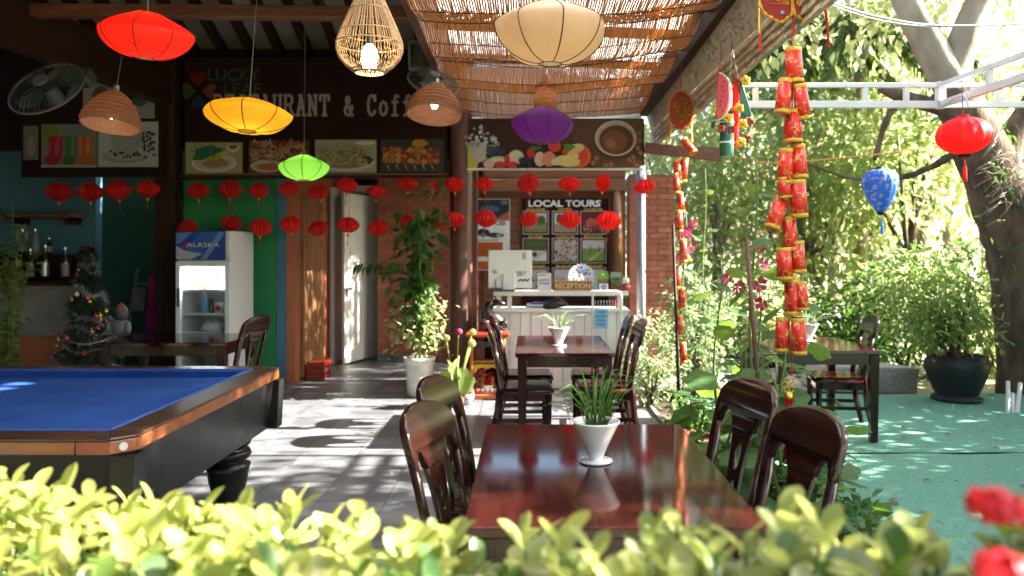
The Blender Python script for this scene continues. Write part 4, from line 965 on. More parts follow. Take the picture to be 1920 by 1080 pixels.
# books and a black bag on the worktop
for k, (dx, wd, m_) in enumerate(((0, .36, 'paper_white'), (.02, .33, 'book_blue'), (-.01, .30, 'paper_white'), (.03, .27, 'book_blue'))):
    o = MB().span((-wd/2, -.12, 0), (wd/2, .12, .016)).obj('booklet', m_, loc=(cx_(1015) + dx, YC + .17, zc + .009 + k * .0175), rot=(0, 0, R(rnd.uniform(-6, 6))))
    tag(o, ['white folder at the bottom of the pile on the counter', 'blue booklet second from the bottom of counter pile', 'white booklet third from the bottom of counter pile', 'blue booklet topmost on the counter pile'][k], 'booklet')
bg = thing('black_bag', 'slumped black handbag lying on the reception worktop', 'bag', (cx_(1040), YC + .10, zc + .009))
q = MB().ball((0, 0, .058), (.14, .09, .058), 20, 10)
q.v = [(x * (1 + .2 * math.sin(z * 40)), y, max(.0, z + .018 * math.sin(x * 24) + .01 * math.sin(y * 33))) for x, y, z in q.v]; q.obj('pouch', 'black_bag', bg, smooth=True)
MB().tube([(-.12, 0, .03), (-.18, -.02, .02), (-.23, -.03, .035), (-.26, 0, .012)], .008, 6).obj('strap', 'black_bag', bg, smooth=True)
MB().tube([(.12, 0, .04), (.18, -.02, .035), (.25, -.02, .05), (.30, .02, .03)], .006, 6).obj('handle', 'black_bag', bg, smooth=True)
# white tubular rack with a small blue notice
rk = thing('wire_rack', 'white bent tube stand before the counter', 'rack', (cx_(1138, 8.6), 8.6, 0))
hw = cx_(1165, 8.6) - cx_(1138, 8.6); ht = cz_(546, 8.6)
q = MB().tube([(-hw, 0, 0), (-hw, 0, ht - .05), (-hw + .015, 0, ht - .015), (-hw + .05, 0, ht), (hw - .05, 0, ht), (hw - .015, 0, ht - .015), (hw, 0, ht - .05), (hw, 0, 0)], .011, 10); q.obj('tube', 'white_metal', rk, smooth=True)
for k in range(9): MB().tube([(-hw + .03 + k * (2*hw - .06) / 8, .012, .05), (-hw + .03 + k * (2*hw - .06) / 8, .012, ht - .10)], .0025, 5).obj('wire', 'white_metal', rk)
for k in range(4): MB().tube([(-hw, .012, .15 + k * .25), (hw, .012, .15 + k * .25)], .003, 5).obj('wire', 'white_metal', rk)
nt_ = thing('card_notice', 'small light blue notice hung on the white stand', 'notice', (cx_(1126, 8.55), 8.55, cz_(616, 8.55)), rot=(0, R(2), 0))
nw, nh = cx_(1139, 8.55) - cx_(1126, 8.55), cz_(580, 8.55) - cz_(616, 8.55)
MB().span((-nw, 0, 0), (nw, .006, nh)).obj('sheet', 'sign_blue', nt_)
for k, s_ in enumerate(('WE', 'ACCEPT', 'VISA', 'CARD')): text('lettering', s_, 'lettering_navy', nt_, -nw * (.3 + .09 * len(s_)), nw * (.3 + .09 * len(s_)), nh * (.78 - k * .21), nh * .13, -.002, bold=.02)

# ------------------------------------------------------------------ red altar, the carved figure on it
al = thing('red_altar', 'small carved red and gold floor altar between post and table', 'altar', (-.425, 8.42, 0))
MB().span((-.22, -.10, 0), (.22, .20, .05)).obj('base', 'altar_orange', al, bevel=.01)
MB().span((-.20, -.06, .0505), (.20, .18, .075)).obj('step', 'altar_red', al, bevel=.008)
MB().span((-.19, .15, .0755), (.19, .18, .64)).obj('back_panel', 'altar_red', al)
for s in (-1, 1):
    MB().span((s * .19 - (.02 if s > 0 else 0), -.02, .0755), (s * .19 + (.02 if s < 0 else 0), .15, .64)).obj('side_panel', 'altar_red', al)
    MB().lathe([(.022, .076), (.027, .10), (.018, .13), (.020, .30), (.026, .33), (.017, .36), (.019, .55), (.026, .60), (.022, .645)], 14, (s * .165, -.04, 0), close=True).obj('column', 'altar_orange', al, smooth=True)
MB().span((-.23, -.07, .6455), (.23, .20, .685)).obj('roof', 'altar_red', al, bevel=.012)
MB().span((-.19, -.03, .375), (.19, .149, .395)).obj('shelf', 'altar_orange', al)
pa = shape([[(-.18, .60), (.18, .60), (.18, .46), (.14, .53), (.09, .56), (.04, .53), (0, .545), (-.04, .53), (-.09, .56), (-.14, .53), (-.18, .46)]], .012); pa.materials.append(MATS['statue_wood']); remap(pa, lambda c: Vector((c.x, -.035 - c.z, c.y))); link('fretwork', pa, None, al)
pa = shape([[(-.14, .36), (.14, .36), (.14, .26), (.10, .31), (.05, .33), (0, .31), (-.05, .33), (-.10, .31), (-.14, .26)]], .012); pa.materials.append(MATS['gold']); remap(pa, lambda c: Vector((c.x, -.035 - c.z, c.y))); link('fretwork', pa, None, al)
pr = Print(); pr.strokes(60, -.15, .12, .15, .34, [(.5,.02,.02),(.55,.25,.04),(.3,.01,.01),(.6,.4,.08)], .05, .012); pr.obj('painted_screen', al, loc=(0, .145, 0))
for (x, z, r) in ((-.06, .12, .035), (.05, .13, .04)):
    f_ = MB().lathe([(r, 0), (r * 1.1, .02), (r * .8, .06), (r * .5, .085), (r * .55, .10), (r * .5, .13), (.004, .145)], 14, (x, .05, .078), close=True).obj('deity_figure', 'altar_orange', al, smooth=True)
for k in range(5): MB().lathe([(.018, 0), (.024, .025), (.022, .03), (.015, .028)], 12, (-.10 + k * .05, -.035, .0755), close=True).obj('offering_cup', 'porcelain', al, smooth=True)
MB().lathe([(.04, 0), (.055, .05), (.058, .06), (.045, .055)], 16, (0, .0, .0755), close=True).obj('incense_bowl', 'porcelain', al, smooth=True)
for k in range(7): MB().tube([(.01 * (k - 3), 0, .12), (.02 * (k - 3) + rnd.gauss(0, .006), rnd.gauss(0, .006), .27)], .0022, 4).obj('incense_stick', 'lettering_red', al)
cn = thing('drink_can', 'red and white drink can stacked beside the altar', 'can', (-.585, 8.22, 0)); MB().lathe([(.026, 0), (.033, .006), (.033, .118), (.026, .124)], 16, close=True).obj('can_body', 'lettering_red', cn, smooth=True); MB().lathe([(.0335, .04), (.0335, .085)], 16).obj('band', 'porcelain', cn, smooth=True)
cn = thing('incense_cup', 'small white porcelain cup on the floor before altar', 'cup', (-.60, 8.06, 0)); MB().lathe([(.03, 0), (.045, .05), (.05, .09), (.044, .088), (.03, .02)], 18, close=True).obj('cup', 'porcelain', cn, smooth=True); MB().lathe([(.0475, .06), (.0488, .068)], 18).obj('band', 'felt', cn, smooth=True)
st_ = thing('carved_statue', 'dark carved wooden dragon horse statue before the counter', 'statue', (-.38, 8.62, .0))
MB().lathe([(.10, 0), (.10, .62), (.13, .66), (.13, .70)], 20, close=True).obj('stand', 'statue_wood', st_, smooth=True)
q = MB()
q.tube([(.08, 0, .70), (.05, 0, .78), (-.02, 0, .84), (-.06, 0, .90), (-.03, 0, .97), (.03, -.02, 1.0)], [.06, .085, .08, .06, .05, .03], 12)
q.tube([(.03, -.02, 1.0), (.09, -.04, .985), (.13, -.05, .97)], [.038, .03, .018], 10)
for k in range(7): q.tube([(-.07 + k * .012, 0, .84 + k * .025), (-.12 + k * .012, .01 * (-1) ** k, .88 + k * .026)], [.022, .003], 6)
for s in (-1, 1): q.tube([(.02, s * .03, 1.01), (.0, s * .045, 1.06)], [.014, .002], 6); q.tube([(.06, s * .05, .76), (.13, s * .06, .80), (.15, s * .06, .72)], [.03, .022, .014], 7); q.tube([(-.05, s * .06, .80), (-.10, s * .07, .74), (-.08, s * .07, .70)], [.035, .025, .02], 7)
q.tube([(-.08, 0, .75), (-.14, 0, .80), (-.13, 0, .90), (-.17, 0, .95)], [.03, .025, .018, .004], 8)
q.obj('carving', 'statue_wood', st_, smooth=True)

# ------------------------------------------------------------------ doors of the passage
wd_ = thing('white_door', 'white panelled door standing open, hinged at the brick wall', 'door', (-2.14, 11.75, .03), R(250.5))
dw, dh = 1.03, 2.30
MB().span((0, -.02, 0), (dw, .0, dh)).obj('leaf', 'white_paint', wd_, bevel=.002)
def stile(x0, x1, z0, z1): MB().span((x0, .0005, z0), (x1, .014, z1)).obj('frame_rail', 'white_paint', wd_, bevel=.004)
for a, b_ in ((0, .12), (dw/2 - .055, dw/2 + .055), (dw - .12, dw)): stile(a, b_, 0, dh)
for z0, z1 in ((0, .2), (.93, 1.09), (1.62, 1.72), (dh - .13, dh)):
    for a, b_ in ((.1205, dw/2 - .0555), (dw/2 + .0555, dw - .1205)): stile(a, b_, z0, z1)
for a, b_ in ((.16, dw/2 - .095), (dw/2 + .095, dw - .16)):
    for z0, z1 in ((.25, .88), (1.14, 1.57), (1.77, dh - .18)): MB().span((a, .0005, z0), (b_, .008, z1)).obj('panel', 'white_paint', wd_, bevel=.006)
hd = MB().tube([(dw - .06, .014, 1.01), (dw - .06, .06, 1.01)], .018, 12).ball((dw - .06, .075, 1.01), .03).obj('door_knob', 'steel', wd_, smooth=True)
MB().box((dw - .06, .0165, .99), (.05, .005, .19)).obj('lock_plate', 'steel', wd_)
for z in (.25, 1.15, 2.05): MB().tube([(0, .016, z), (0, .016, z + .10)], .010, 8).obj('hinge', 'steel', wd_)
df = thing('door_frame', 'white frame of the open passage door', 'door frame', (0, 0, 0))
MB().span((-2.14, 11.4, 0), (-2.06, 11.85, 2.40)).obj('jamb', 'white_paint', df); MB().span((-2.72, 11.0, 0), (-2.66, 11.5, 2.42)).obj('jamb', 'white_paint', df); MB().span((-2.72, 11.42, 2.401), (-2.06, 11.84, 2.48)).obj('head', 'white_paint', df)
pd = thing('grained_door', 'closed wood grained plank door in the passage side wall', 'door', (-2.715, 9.55, .03))
for k in range(5): MB().span((0, .02 + k * .19, 0), (.03, .205 + k * .19, 2.2)).obj('plank', 'grain_door', pd, bevel=.004)
cr = thing('red_crate', 'small red plastic crate at the foot of the passage wall', 'crate', (-2.55, 9.75, 0))
for k in range(3): MB().span((-.10, -.14, .002 + k * .075), (.10, .14, .055 + k * .075)).obj('crate_band', 'altar_red', cr, bevel=.004)
for sx in (-1, 1):
    for sy in (-1, 1): MB().box((sx * .095, sy * .135, .11), (.03, .03, .214)).obj('corner_post', 'altar_red', cr)

# ------------------------------------------------------------------ drinks fridge
FD = 8.55
fr = thing('drinks_fridge', 'tall white drinks fridge with lit glass door and blue header', 'fridge', (-3.48, FD, 0), R(-5))
w2, d2, h2 = .60, .60, 1.76
MB().span((w2/2 - .035, .05, .08), (w2/2, d2, h2)).obj('side', 'fridge_white', fr, bevel=.008); MB().span((-w2/2, .05, .08), (-w2/2 + .035, d2, h2)).obj('side', 'fridge_white', fr, bevel=.008)
MB().span((-w2/2 + .0355, d2 - .04, .08), (w2/2 - .0355, d2 - .001, h2 - .001)).obj('back', 'fridge_white', fr)
MB().span((-w2/2 + .0355, .05, .08), (w2/2 - .0355, d2 - .041, .20)).obj('base', 'fridge_white', fr); MB().span((-w2/2 + .0355, .05, h2 - .34), (w2/2 - .0355, d2 - .041, h2 - .002)).obj('top_box', 'fridge_white', fr)
for sx in (-1, 1):
    for y in (.12, d2 - .1): MB().tube([(sx * .24, y, 0), (sx * .24, y, .085)], .02, 8).obj('foot', 'black_plastic', fr)
hdr = MB().span((-w2/2, .0, h2 - .31), (w2/2 - .045, .0495, h2)).obj('header', 'lettering_navy', fr, bevel=.006)
MB().span((w2/2 - .044, .0, h2 - .31), (w2/2, .0495, h2)).obj('header_end', 'paper_white', fr, bevel=.006)
pr = Print(.0004); a, b_, z0, z1 = -w2/2 + .008, w2/2 - .05, h2 - .302, h2 - .008
pr.rect(a, z0, b_, z1, (.035, .06, .30)); W2 = b_ - a; H2 = z1 - z0
pr.poly([(a, z0), (a + W2*.42, z0), (a + W2*.9, z1), (a + W2*.52, z1)], (.05, .12, .42)).poly([(a + W2*.5, z0), (a + W2*.62, z0), (a + W2*.98, z0 + H2*.9), (a + W2*.95, z1), (a + W2*.88, z1)], (.16, .26, .55))
pr.poly([(a, z0 + H2*.5), (a + W2*.2, z0 + H2*.3), (a + W2*.55, z0 + H2*.2), (a + W2*.30, z0), (a, z0)], (.42, .44, .52)).poly([(a, z0 + H2*.95), (a + W2*.35, z1), (a + W2*.1, z0 + H2*.6), (a, z0 + H2*.55)], (.12, .22, .50)).poly([(a + W2*.12, z0 + H2*.43), (a + W2*.2, z0 + H2*.62), (a + W2*.28, z0 + H2*.43)], (.5, .02, .03))
pr.obj('header_print', hdr, loc=(0, -.0005, 0)); text('lettering', 'ALASKA', 'lettering_black', hdr, a + W2*.22, a + W2*.9, z0 + H2*.43, H2*.19, -.008, bold=.03); text('lettering', 'ALASKA', 'lettering_white', hdr, a + W2*.225, a + W2*.895, z0 + H2*.445, H2*.16, -.0095, bold=-.005)
dr = MB(); dz0, dz1 = .20, h2 - .325
dr.span((-w2/2 + .003, .0, dz0), (-w2/2 + .05, .048, dz1)).span((w2/2 - .05, .0, dz0), (w2/2 - .003, .048, dz1)).span((-w2/2 + .05, .0, dz0), (w2/2 - .05, .048, dz0 + .06)).span((-w2/2 + .05, .0, dz1 - .05), (w2/2 - .05, .048, dz1))
dr = dr.obj('door', 'grey_plastic' if 0 else 'fridge_white', fr); MB().span((-w2/2 + .05, .022, dz0 + .06), (w2/2 - .05, .028, dz1 - .05)).obj('pane', 'pane_glass', dr)
MB().span((-w2/2 + .055, -.018, .95), (-w2/2 + .022, -.001, 1.15)).obj('handle', 'grey_plastic', dr, bevel=.005)
tb_ = MB().tube([(-.17, .09, dz1 - .075), (.17, .09, dz1 - .075)], .011, 10).obj('light_tube', 'fridge_tube', fr, smooth=True)
ld = bpy.data.lights.new('fridge_light', 'AREA'); ld.energy = 1.6; ld.shape = 'RECTANGLE'; ld.size = .4; ld.size_y = .05; ld.color = (.88, .96, 1.0)
lo = bpy.data.objects.new('fridge_light', ld); C.objects.link(lo); lo.parent = fr; lo.location = (0, .14, dz1 - .06)
text('lettering', 'ALASKA', 'lettering_navy', fr, -.10, .09, dz1 - .17, .032, d2 - .0425, bold=.03)
MB().add([(-.14, d2 - .0425, dz1 - .17), (-.10, d2 - .0425, dz1 - .17), (-.12, d2 - .0425, dz1 - .13)], [(0, 1, 2)]).obj('emblem', 'lettering_red', fr)
for k in range(5): MB().tube([((.05 + .025*k) * math.cos(t) + .13, d2 - .046 , dz1 - .20 + (.02 + .022*k) * math.sin(t)) for t in [i * 6.283 / 20 for i in range(21)]], .003, 4).obj('fan_guard_ring', 'grey_plastic', fr)
for z in (.44, .66, .86, 1.12):
    sh = MB().span((-w2/2 + .04, .07, z), (w2/2 - .04, d2 - .06, z + .006)).obj('shelf', 'white_metal', fr); MB().span((-w2/2 + .04, .062, z - .006), (w2/2 - .04, .0695, z + .016)).obj('shelf_edge', 'white_metal', sh)
def stock(name, label, cat, x, y, z, prof, m):
    t = thing(name, label, cat, Matrix.Rotation(R(-5), 3, 'Z') @ Vector((x, y, z)) + Vector((-3.48, FD, 0))); MB().lathe(prof, 14, close=True).obj('shell', m, t, smooth=True); return t
t = stock('water_bottle', 'blue plastic bottle on the middle shelf of the fridge', 'bottle', -.07, .2, .867, [(.035, 0), (.04, .01), (.04, .13), (.02, .17), (.018, .19)], 'sign_blue'); MB().lathe([(.02, .19), (.02, .21)], 12, close=True).obj('cap', 'porcelain', t)
t = stock('dark_bottle', 'short dark bottle beside the blue bottle in the fridge', 'bottle', -.02, .24, .867, [(.035, 0), (.04, .01), (.04, .09), (.02, .13), (.015, .15)], 'bottle_dark'); MB().lathe([(.018, .15), (.018, .165)], 12, close=True).obj('cap', 'sign_blue', t)
t = stock('yoghurt_tub', 'round red and white tub on the middle fridge shelf', 'tub', .11, .18, .867, [(.05, 0), (.06, .01), (.065, .11), (.06, .125)], 'porcelain'); MB().tube([(0, -.0655, .06), (0, -.068, .06)], .032, 16).obj('label_disc', 'lettering_red', t)
t = stock('lime_bunch', 'small green fruit on the top fridge shelf', 'fruit', -.08, .2, 1.127, [(.01, 0), (.05, .02), (.055, .045), (.03, .07), (.005, .078)], 'leaf_hedge'); MB().tube([(0, 0, .075), (.01, 0, .10)], .004, 5).obj('stalk', 'stem_green', t)
t = stock('plastic_tray', 'clear crumpled plastic bag on the lower fridge shelf', 'bag', .02, .2, .667, [(.10, 0), (.14, .03), (.12, .08), (.07, .12), (.02, .10)], 'paper_white'); MB().lathe([(.02, .10), (.03, .13)], 8).obj('knot', 'paper_white', t)

# ------------------------------------------------------------------ bar in the dark corner
BD = 8.3
bx = lambda px, d=BD: (px - CX) * d / F
bz = lambda py, d=BD: H - (py - HY) * d / F
bc = thing('bar_counter', 'bar counter with pale stone front over orange plinth', 'counter', (0, BD, 0))
MB().span((-7.2, 0, .66), (bx(142), .5, bz(535))).obj('stone_front', 'cabinet_grey', bc, bevel=.01); MB().span((-7.2, .02, 0), (bx(140), .48, .659)).obj('plinth', 'orange_plaster', bc); MB().span((-7.2, -.04, bz(535) + .0005), (bx(146), .52, bz(535) + .035)).obj('counter_top', 'dark_wood', bc, bevel=.008)
bsf = thing('bar_shelf', 'long wooden shelf on the blue bar wall', 'shelf', (0, 9.55, 0)); MB().span((-7.5, 0, bz(408, 9.55)), (bx(132, 9.55), .34, bz(400, 9.55))).obj('board', 'red_wood_x', bsf, bevel=.006)
for px in (20, 120): MB().span((bx(px, 9.55) - .02, .05, bz(420, 9.55)), (bx(px, 9.55) + .02, .34, bz(408.3, 9.55))).obj('bracket', 'dark_wood', bsf)
dk = MB().span((-7.2, 9.3, .2), (bx(133, 9.3), 9.86, bz(478, 9.3))).obj('bar_cabinet', 'maroon_board', bevel=.006); tag(dk, 'dark back cabinet under the bar shelf', 'cabinet')
lab = ['tall bottle with white label at the end of the bar', 'slim silver topped bottle on the bar beside white label one', 'dark bottle on the bar nearest the christmas tree', 'white labelled bottle on the back cabinet by the plants', 'clear bottle in the middle of the back cabinet', 'small bottle at the christmas tree end of back cabinet']
zt_ = bz(535) + .036
for k, (px, d, z, hh, m_, lm) in enumerate(((57, BD + .12, zt_, .34, 'bottle_dark', 'cabinet_grey'), (85, BD + .15, zt_, .38, 'bottle_dark', 'steel'), (122, BD + .12, zt_, .36, 'bottle_dark', 'cabinet_grey'), (42, 9.4, bz(478, 9.3) + .001, .30, 'bottle_dark', 'cabinet_grey'), (66, 9.4, bz(478, 9.3) + .001, .30, 'grey_plastic', 'cabinet_grey'), (92, 9.4, bz(478, 9.3) + .001, .2, 'bottle_dark', 'box_grey'))):
    t = thing('bottle', lab[k], 'bottle', (bx(px, d), d, z), group='bottles behind the bar'); r = .038
    MB().lathe([(r, 0), (r, hh * .62), (r * .4, hh * .76), (r * .35, hh * .95), (r * .4, hh)], 14, close=True).obj('glass', m_, t, smooth=True); MB().lathe([(r * 1.02, hh * .15), (r * 1.02, hh * .52)], 14).obj('label', lm, t, smooth=True); MB().lathe([(r * .45, hh * .93), (r * .45, hh * 1.01)], 10, close=True).obj('cap', 'steel', t)
# christmas tree
XD = 7.9
xt = thing('christmas_tree', 'small artificial christmas tree with tinsel and baubles by the bar', 'christmas tree', (bx(165, XD), XD, 0))
hT = bz(462, XD); MB().tube([(0, 0, 0), (0, 0, hT)], [.03, .008], 8).obj('trunk', 'stem_brown', xt); MB().lathe([(.16, 0), (.15, .03), (.04, .05)], 18, close=True).obj('stand', 'black_plastic', xt)
n = 5200; z = nr.uniform(.15, 1, n) ** 1.0 * hT; a = nr.uniform(0, 6.283, n); rr = (1 - z / hT) * .40 + .02; f_ = nr.uniform(.15, 1, n)
lay = .82 + .18 * np.sin(z * 26)
pos = np.stack([np.cos(a) * rr * f_ * lay, np.sin(a) * rr * f_ * lay, z - .12 * f_ * rr], 1); d = np.stack([np.cos(a), np.sin(a), nr.uniform(-.9, .3, n)], 1) + nr.normal(0, .3, (n, 3))
o = link('needles', leaf_mesh('needles', pos, d, nr.uniform(.05, .09, n), .16), 'fir', xt); o['kind'] = 'stuff'
for j, (t0, tn) in enumerate(((0, 5.5), (2.1, 4.6), (4.2, 3.5))):
    pts = []
    for i in range(120):
        u = i / 119; zz = hT * (.98 - .80 * u); q = (1 - zz / hT) * .42 + .02; pts.append((q * math.cos(t0 + u * 6.283 * tn), q * math.sin(t0 + u * 6.283 * tn), zz + .03 * math.sin(i * .9)))
    q = MB().tube(pts, .0035, 4)
    q.obj('tinsel_garland', 'tinsel', xt)
    pp_ = np.repeat(np.array(pts), 22, 0) + nr.normal(0, .011, (120 * 22, 3)); o = link('tinsel_strands', leaf_mesh('tinsel_strands', pp_, nr.normal(0, 1, pp_.shape), np.full(len(pp_), .028), .10), 'tinsel', xt); o['kind'] = 'stuff'
for k in range(26):
    zz = hT * rnd.uniform(.2, .9); q = (1 - zz / hT) * .41 + .02; a = rnd.uniform(3.3, 6.2); m_ = rnd.choice(['ornament_red', 'ornament_gold', 'ornament_pink', 'ornament_white', 'ornament_gold'])
    bb = MB().ball((0, 0, 0), .022, 12, 8).obj('bauble', m_, xt, smooth=True, loc=(q * math.cos(a), q * math.sin(a), zz)); MB().tube([(0, 0, .02), (0, 0, .032)], .006, 6).obj('bauble_cap', 'gold', bb)
# soft toy and chairs around, stack of canvas things by the green wall
tt = thing('plush_toy', 'small grey and red plush toy perched beside the christmas tree', 'toy', (bx(225, 7.4), 7.4, .7505))
MB().ball((0, 0, .09), (.09, .07, .09)).obj('body', 'box_grey', tt, smooth=True); MB().ball((.02, -.02, .21), (.065, .06, .06)).obj('head', 'fan_grey', tt, smooth=True); MB().lathe([(.06, .245), (.045, .28), (.01, .32)], 12, (.02, -.02, 0)).obj('hat', 'clay', tt, smooth=True)
for s in (-1, 1): MB().ball((s * .09, -.03, .09), (.03, .03, .06)).obj('arm', 'box_grey', tt, smooth=True)
ea = thing('leaning_easel', 'folded grey easel with pink cloth leaning on dark green wall', 'easel', (-4.75, 9.9, 0), rot=(R(-9), 0, 0))
for (a, b_) in (((-.30, 0, 0), (-.18, 0, 1.35)), ((.30, 0, 0), (.2, 0, 1.35)), ((-.26, 0, .5), (.27, 0, .5)), ((-.2, 0, 1.15), (.22, 0, 1.15))): MB().bar(a, b_, .035, .03, up=(0, 1, 0)).obj('frame_bar', 'box_grey', ea)
MB().span((-.02, -.03, .55), (.19, -.022, 1.25)).obj('cloth', 'ornament_pink', ea); MB().span((-.2, -.03, .8), (-.05, -.022, 1.1)).obj('card', 'cabinet_grey', ea)
# climbing plant at the bar
def vine_plant(name, label, loc, hgt, rad, nst, nlf, size, m, cat='plant', pot=None, dens=1.0):
    t = thing(name, label, cat, loc); q = MB(); ps = []; ds = []
    for k in range(nst):
        a = rnd.uniform(0, 6.28); r1 = rad * rnd.uniform(.4, 1); hh = hgt * rnd.uniform(.55, 1); pts = []
        for i in range(9):
            u = i / 8; pts.append((r1 * u ** 1.4 * math.cos(a) + rnd.gauss(0, .01), r1 * u ** 1.4 * math.sin(a) + rnd.gauss(0, .01), hh * u))
        q.tube(pts, [.007 * (1 - .7 * i / 8) for i in range(9)], 5)
        for j in range(nlf):
            u = rnd.uniform(.15, 1); i = min(7, int(u * 8)); p = Vector(pts[i]).lerp(Vector(pts[i + 1]), u * 8 - i); ps.append(p + Vector([rnd.gauss(0, .03) for _ in range(3)])); ds.append((rnd.gauss(0, 1), rnd.gauss(0, 1), rnd.gauss(-.3, .5)))
    q.obj('stems', 'stem_green', t)
    o = link('leaves', leaf_mesh('leaves', np.array([p[:] for p in ps]), np.array(ds), nr.uniform(.7, 1.2, len(ps)) * size, .55, 1), m, t, smooth=False); o['kind'] = 'stuff'
    return t
vp = vine_plant('bar_plant', 'trailing green plant by the bar at the picture edge', (bx(12, 7.3), 7.3, 0), 2.1, .28, 12, 42, .09, 'leaf_garden')
MB().lathe([(.14, 0), (.19, .28), (.2, .30), (.17, .29)], 20, close=True).obj('pot', 'clay', vp, smooth=True)

# ------------------------------------------------------------------ lit silk lanterns under the roof
def lamp_light(parent, z, power, col, r=.03):
    l_ = bpy.data.lights.new('bulb_light', 'POINT'); l_.energy = power; l_.shadow_soft_size = r; l_.color = col
    o = bpy.data.objects.new('bulb_light', l_); C.objects.link(o); o.parent = parent; o.location = (0, 0, z); return o
def bulb(parent, z, r=.028, m='bulb_warm', hs=1.5):
    b_ = MB().lathe([(.001, -r * hs), (r * .7, -r * hs * .8), (r, -r * .2), (r * .8, r * .8), (r * .4, r * 1.4)], 14, (0, 0, z), close=True).obj('bulb', m, parent, smooth=True)
    MB().tube([(0, 0, z + r * 1.4), (0, 0, z + r * 2.6)], r * .45, 10).obj('socket', 'black_plastic', b_); return b_
def silk_lantern(label, px, py, d, wpx, hpx, m, power, col, ztop, tilt=(0, 0), ribs=8, up=.42):
    p = P(px, py, d); Rr = wpx * d / F / 2; Hh = hpx * d / F
    t = thing('silk_lantern', label, 'lantern', p, group='silk lanterns under the roof', rot=(R(tilt[0]), R(tilt[1]), R(11)))
    zt_, zb = Hh * up, -Hh * (1 - up)
    prof = []
    for i in range(13):
        u = i / 12; prof.append((Rr * (.20 + .80 * math.sin(u * math.pi / 2) ** .95), zb + (0 - zb) * (1 - math.cos(u * math.pi / 2)) ** .9))
    for i in range(1, 11):
        u = i / 10; prof.append((Rr * (1.0 - .78 * u ** 1.25), zt_ * u ** .9))
    nn = ribs * 6
    sc = lambda k, n, r, z: 1 - .055 * math.sin(math.pi * ((k % 6) / 6)) * (r / Rr)
    MB().lathe(prof, nn, scal=sc).obj('silk_shell', m, t, smooth=True)
    for k in range(ribs):
        a = 2 * math.pi * k / ribs; MB().tube([((r + .0015) * math.cos(a), (r + .0015) * math.sin(a), z) for r, z in prof], .0030, 4).obj('rib', 'dark_wood', t)
    MB().tube([(Rr * .2 * math.cos(a), Rr * .2 * math.sin(a), zb) for a in [i * 6.283 / 20 for i in range(21)]], .004, 5).obj('lower_ring', 'stem_brown', t)
    MB().tube([(0, 0, zt_ - .01), (-p.x * 0, 0, ztop - p.z)], .003, 5).obj('cord', 'cable', t)
    bulb(t, .0, .024, 'bulb_warm'); lamp_light(t, -.005, power, col)
    return t
silk_lantern('glowing red silk lantern over the pool table', 275, 60, 4.0, 172, 84, 'silk_red', 1.0, (1, .62, .45), 4.5, (6, 4))
silk_lantern('yellow silk lantern before the restaurant sign lettering', 466, 212, 4.7, 162, 60, 'silk_yellow', .45, (1, .8, .5), 4.6, (-6, 3))
silk_lantern('small green silk lantern below the dish pictures', 570, 311, 6.5, 94, 46, 'silk_green', .36, (1, .95, .75), 5.0, (-5, 0))
silk_lantern('large cream silk lantern under the bamboo blinds', 1032, 47, 3.9, 212, 114, 'silk_cream', .12, (1, .80, .55), 3.4, (0, 0), up=.36)
silk_lantern('purple silk lantern before the fruit banner', 1017, 230, 6.35, 120, 66, 'silk_purple', .22, (1, .7, .7), 3.25, (-4, 2))

# ------------------------------------------------------------------ rattan lamps
def rattan_lamp(label, px, py, d, prof, power, cane=44, ztop=4.4, bz_=0, br=.03, bm='bulb_warm', rings=(), tilt=(0, 0), group='rattan lamps'):
    p = P(px, py, d); t = thing('rattan_lamp', label, 'lamp', p, group=group, rot=(R(tilt[0]), R(tilt[1]), 0))
    def rad(z):
        for (r0, z0), (r1, z1) in zip(prof[:-1], prof[1:]):
            if min(z0, z1) <= z <= max(z0, z1): return r0 + (r1 - r0) * (z - z0) / (z1 - z0 + 1e-9)
        return prof[-1][0]
    cm_ = MB().tube([(r, 0, z) for r, z in prof], .0028, 4).mesh('cane'); cm_.materials.append(MATS['rattan']); cm_.shade_smooth()
    for k in range(cane):
        o = bpy.data.objects.new('cane', cm_); C.objects.link(o); o.parent = t; o.rotation_euler = (0, 0, 2 * math.pi * k / cane + rnd.gauss(0, .012))
    for z in rings:
        r = rad(z); MB().tube([((r + .002) * math.cos(a), (r + .002) * math.sin(a), z) for a in [i * 6.283 / 32 for i in range(33)]], .004, 5).obj('weave_ring', 'rattan', t)
    MB().tube([(0, 0, prof[0][1]), (0, 0, ztop - p.z)], .004, 5).obj('cord', 'cable', t)
    MB().lathe([(prof[0][0] + .004, prof[0][1] - .02), (prof[0][0] + .002, prof[0][1] + .012), (.006, prof[0][1] + .014)], 16, close=True).obj('cap', 'rattan', t)
    bulb(t, bz_, br, bm); lamp_light(t, bz_, power, (1, .74, .46), br)
    return t
s_ = 4.3 / F
rattan_lamp('big pear shaped rattan lamp with a bright bulb', 693, 62, 4.3, [(.055, .26), (.07, .20), (.105, .12), (.150, .02), (.176, -.05), (.178, -.09), (.165, -.13), (.13, -.175), (.095, -.20), (.075, -.215)], 1.3, 60, 4.6, -.13, .048, 'bulb_warm', (.12, .0, -.06, -.20, -.21, -.214), (0, 0))
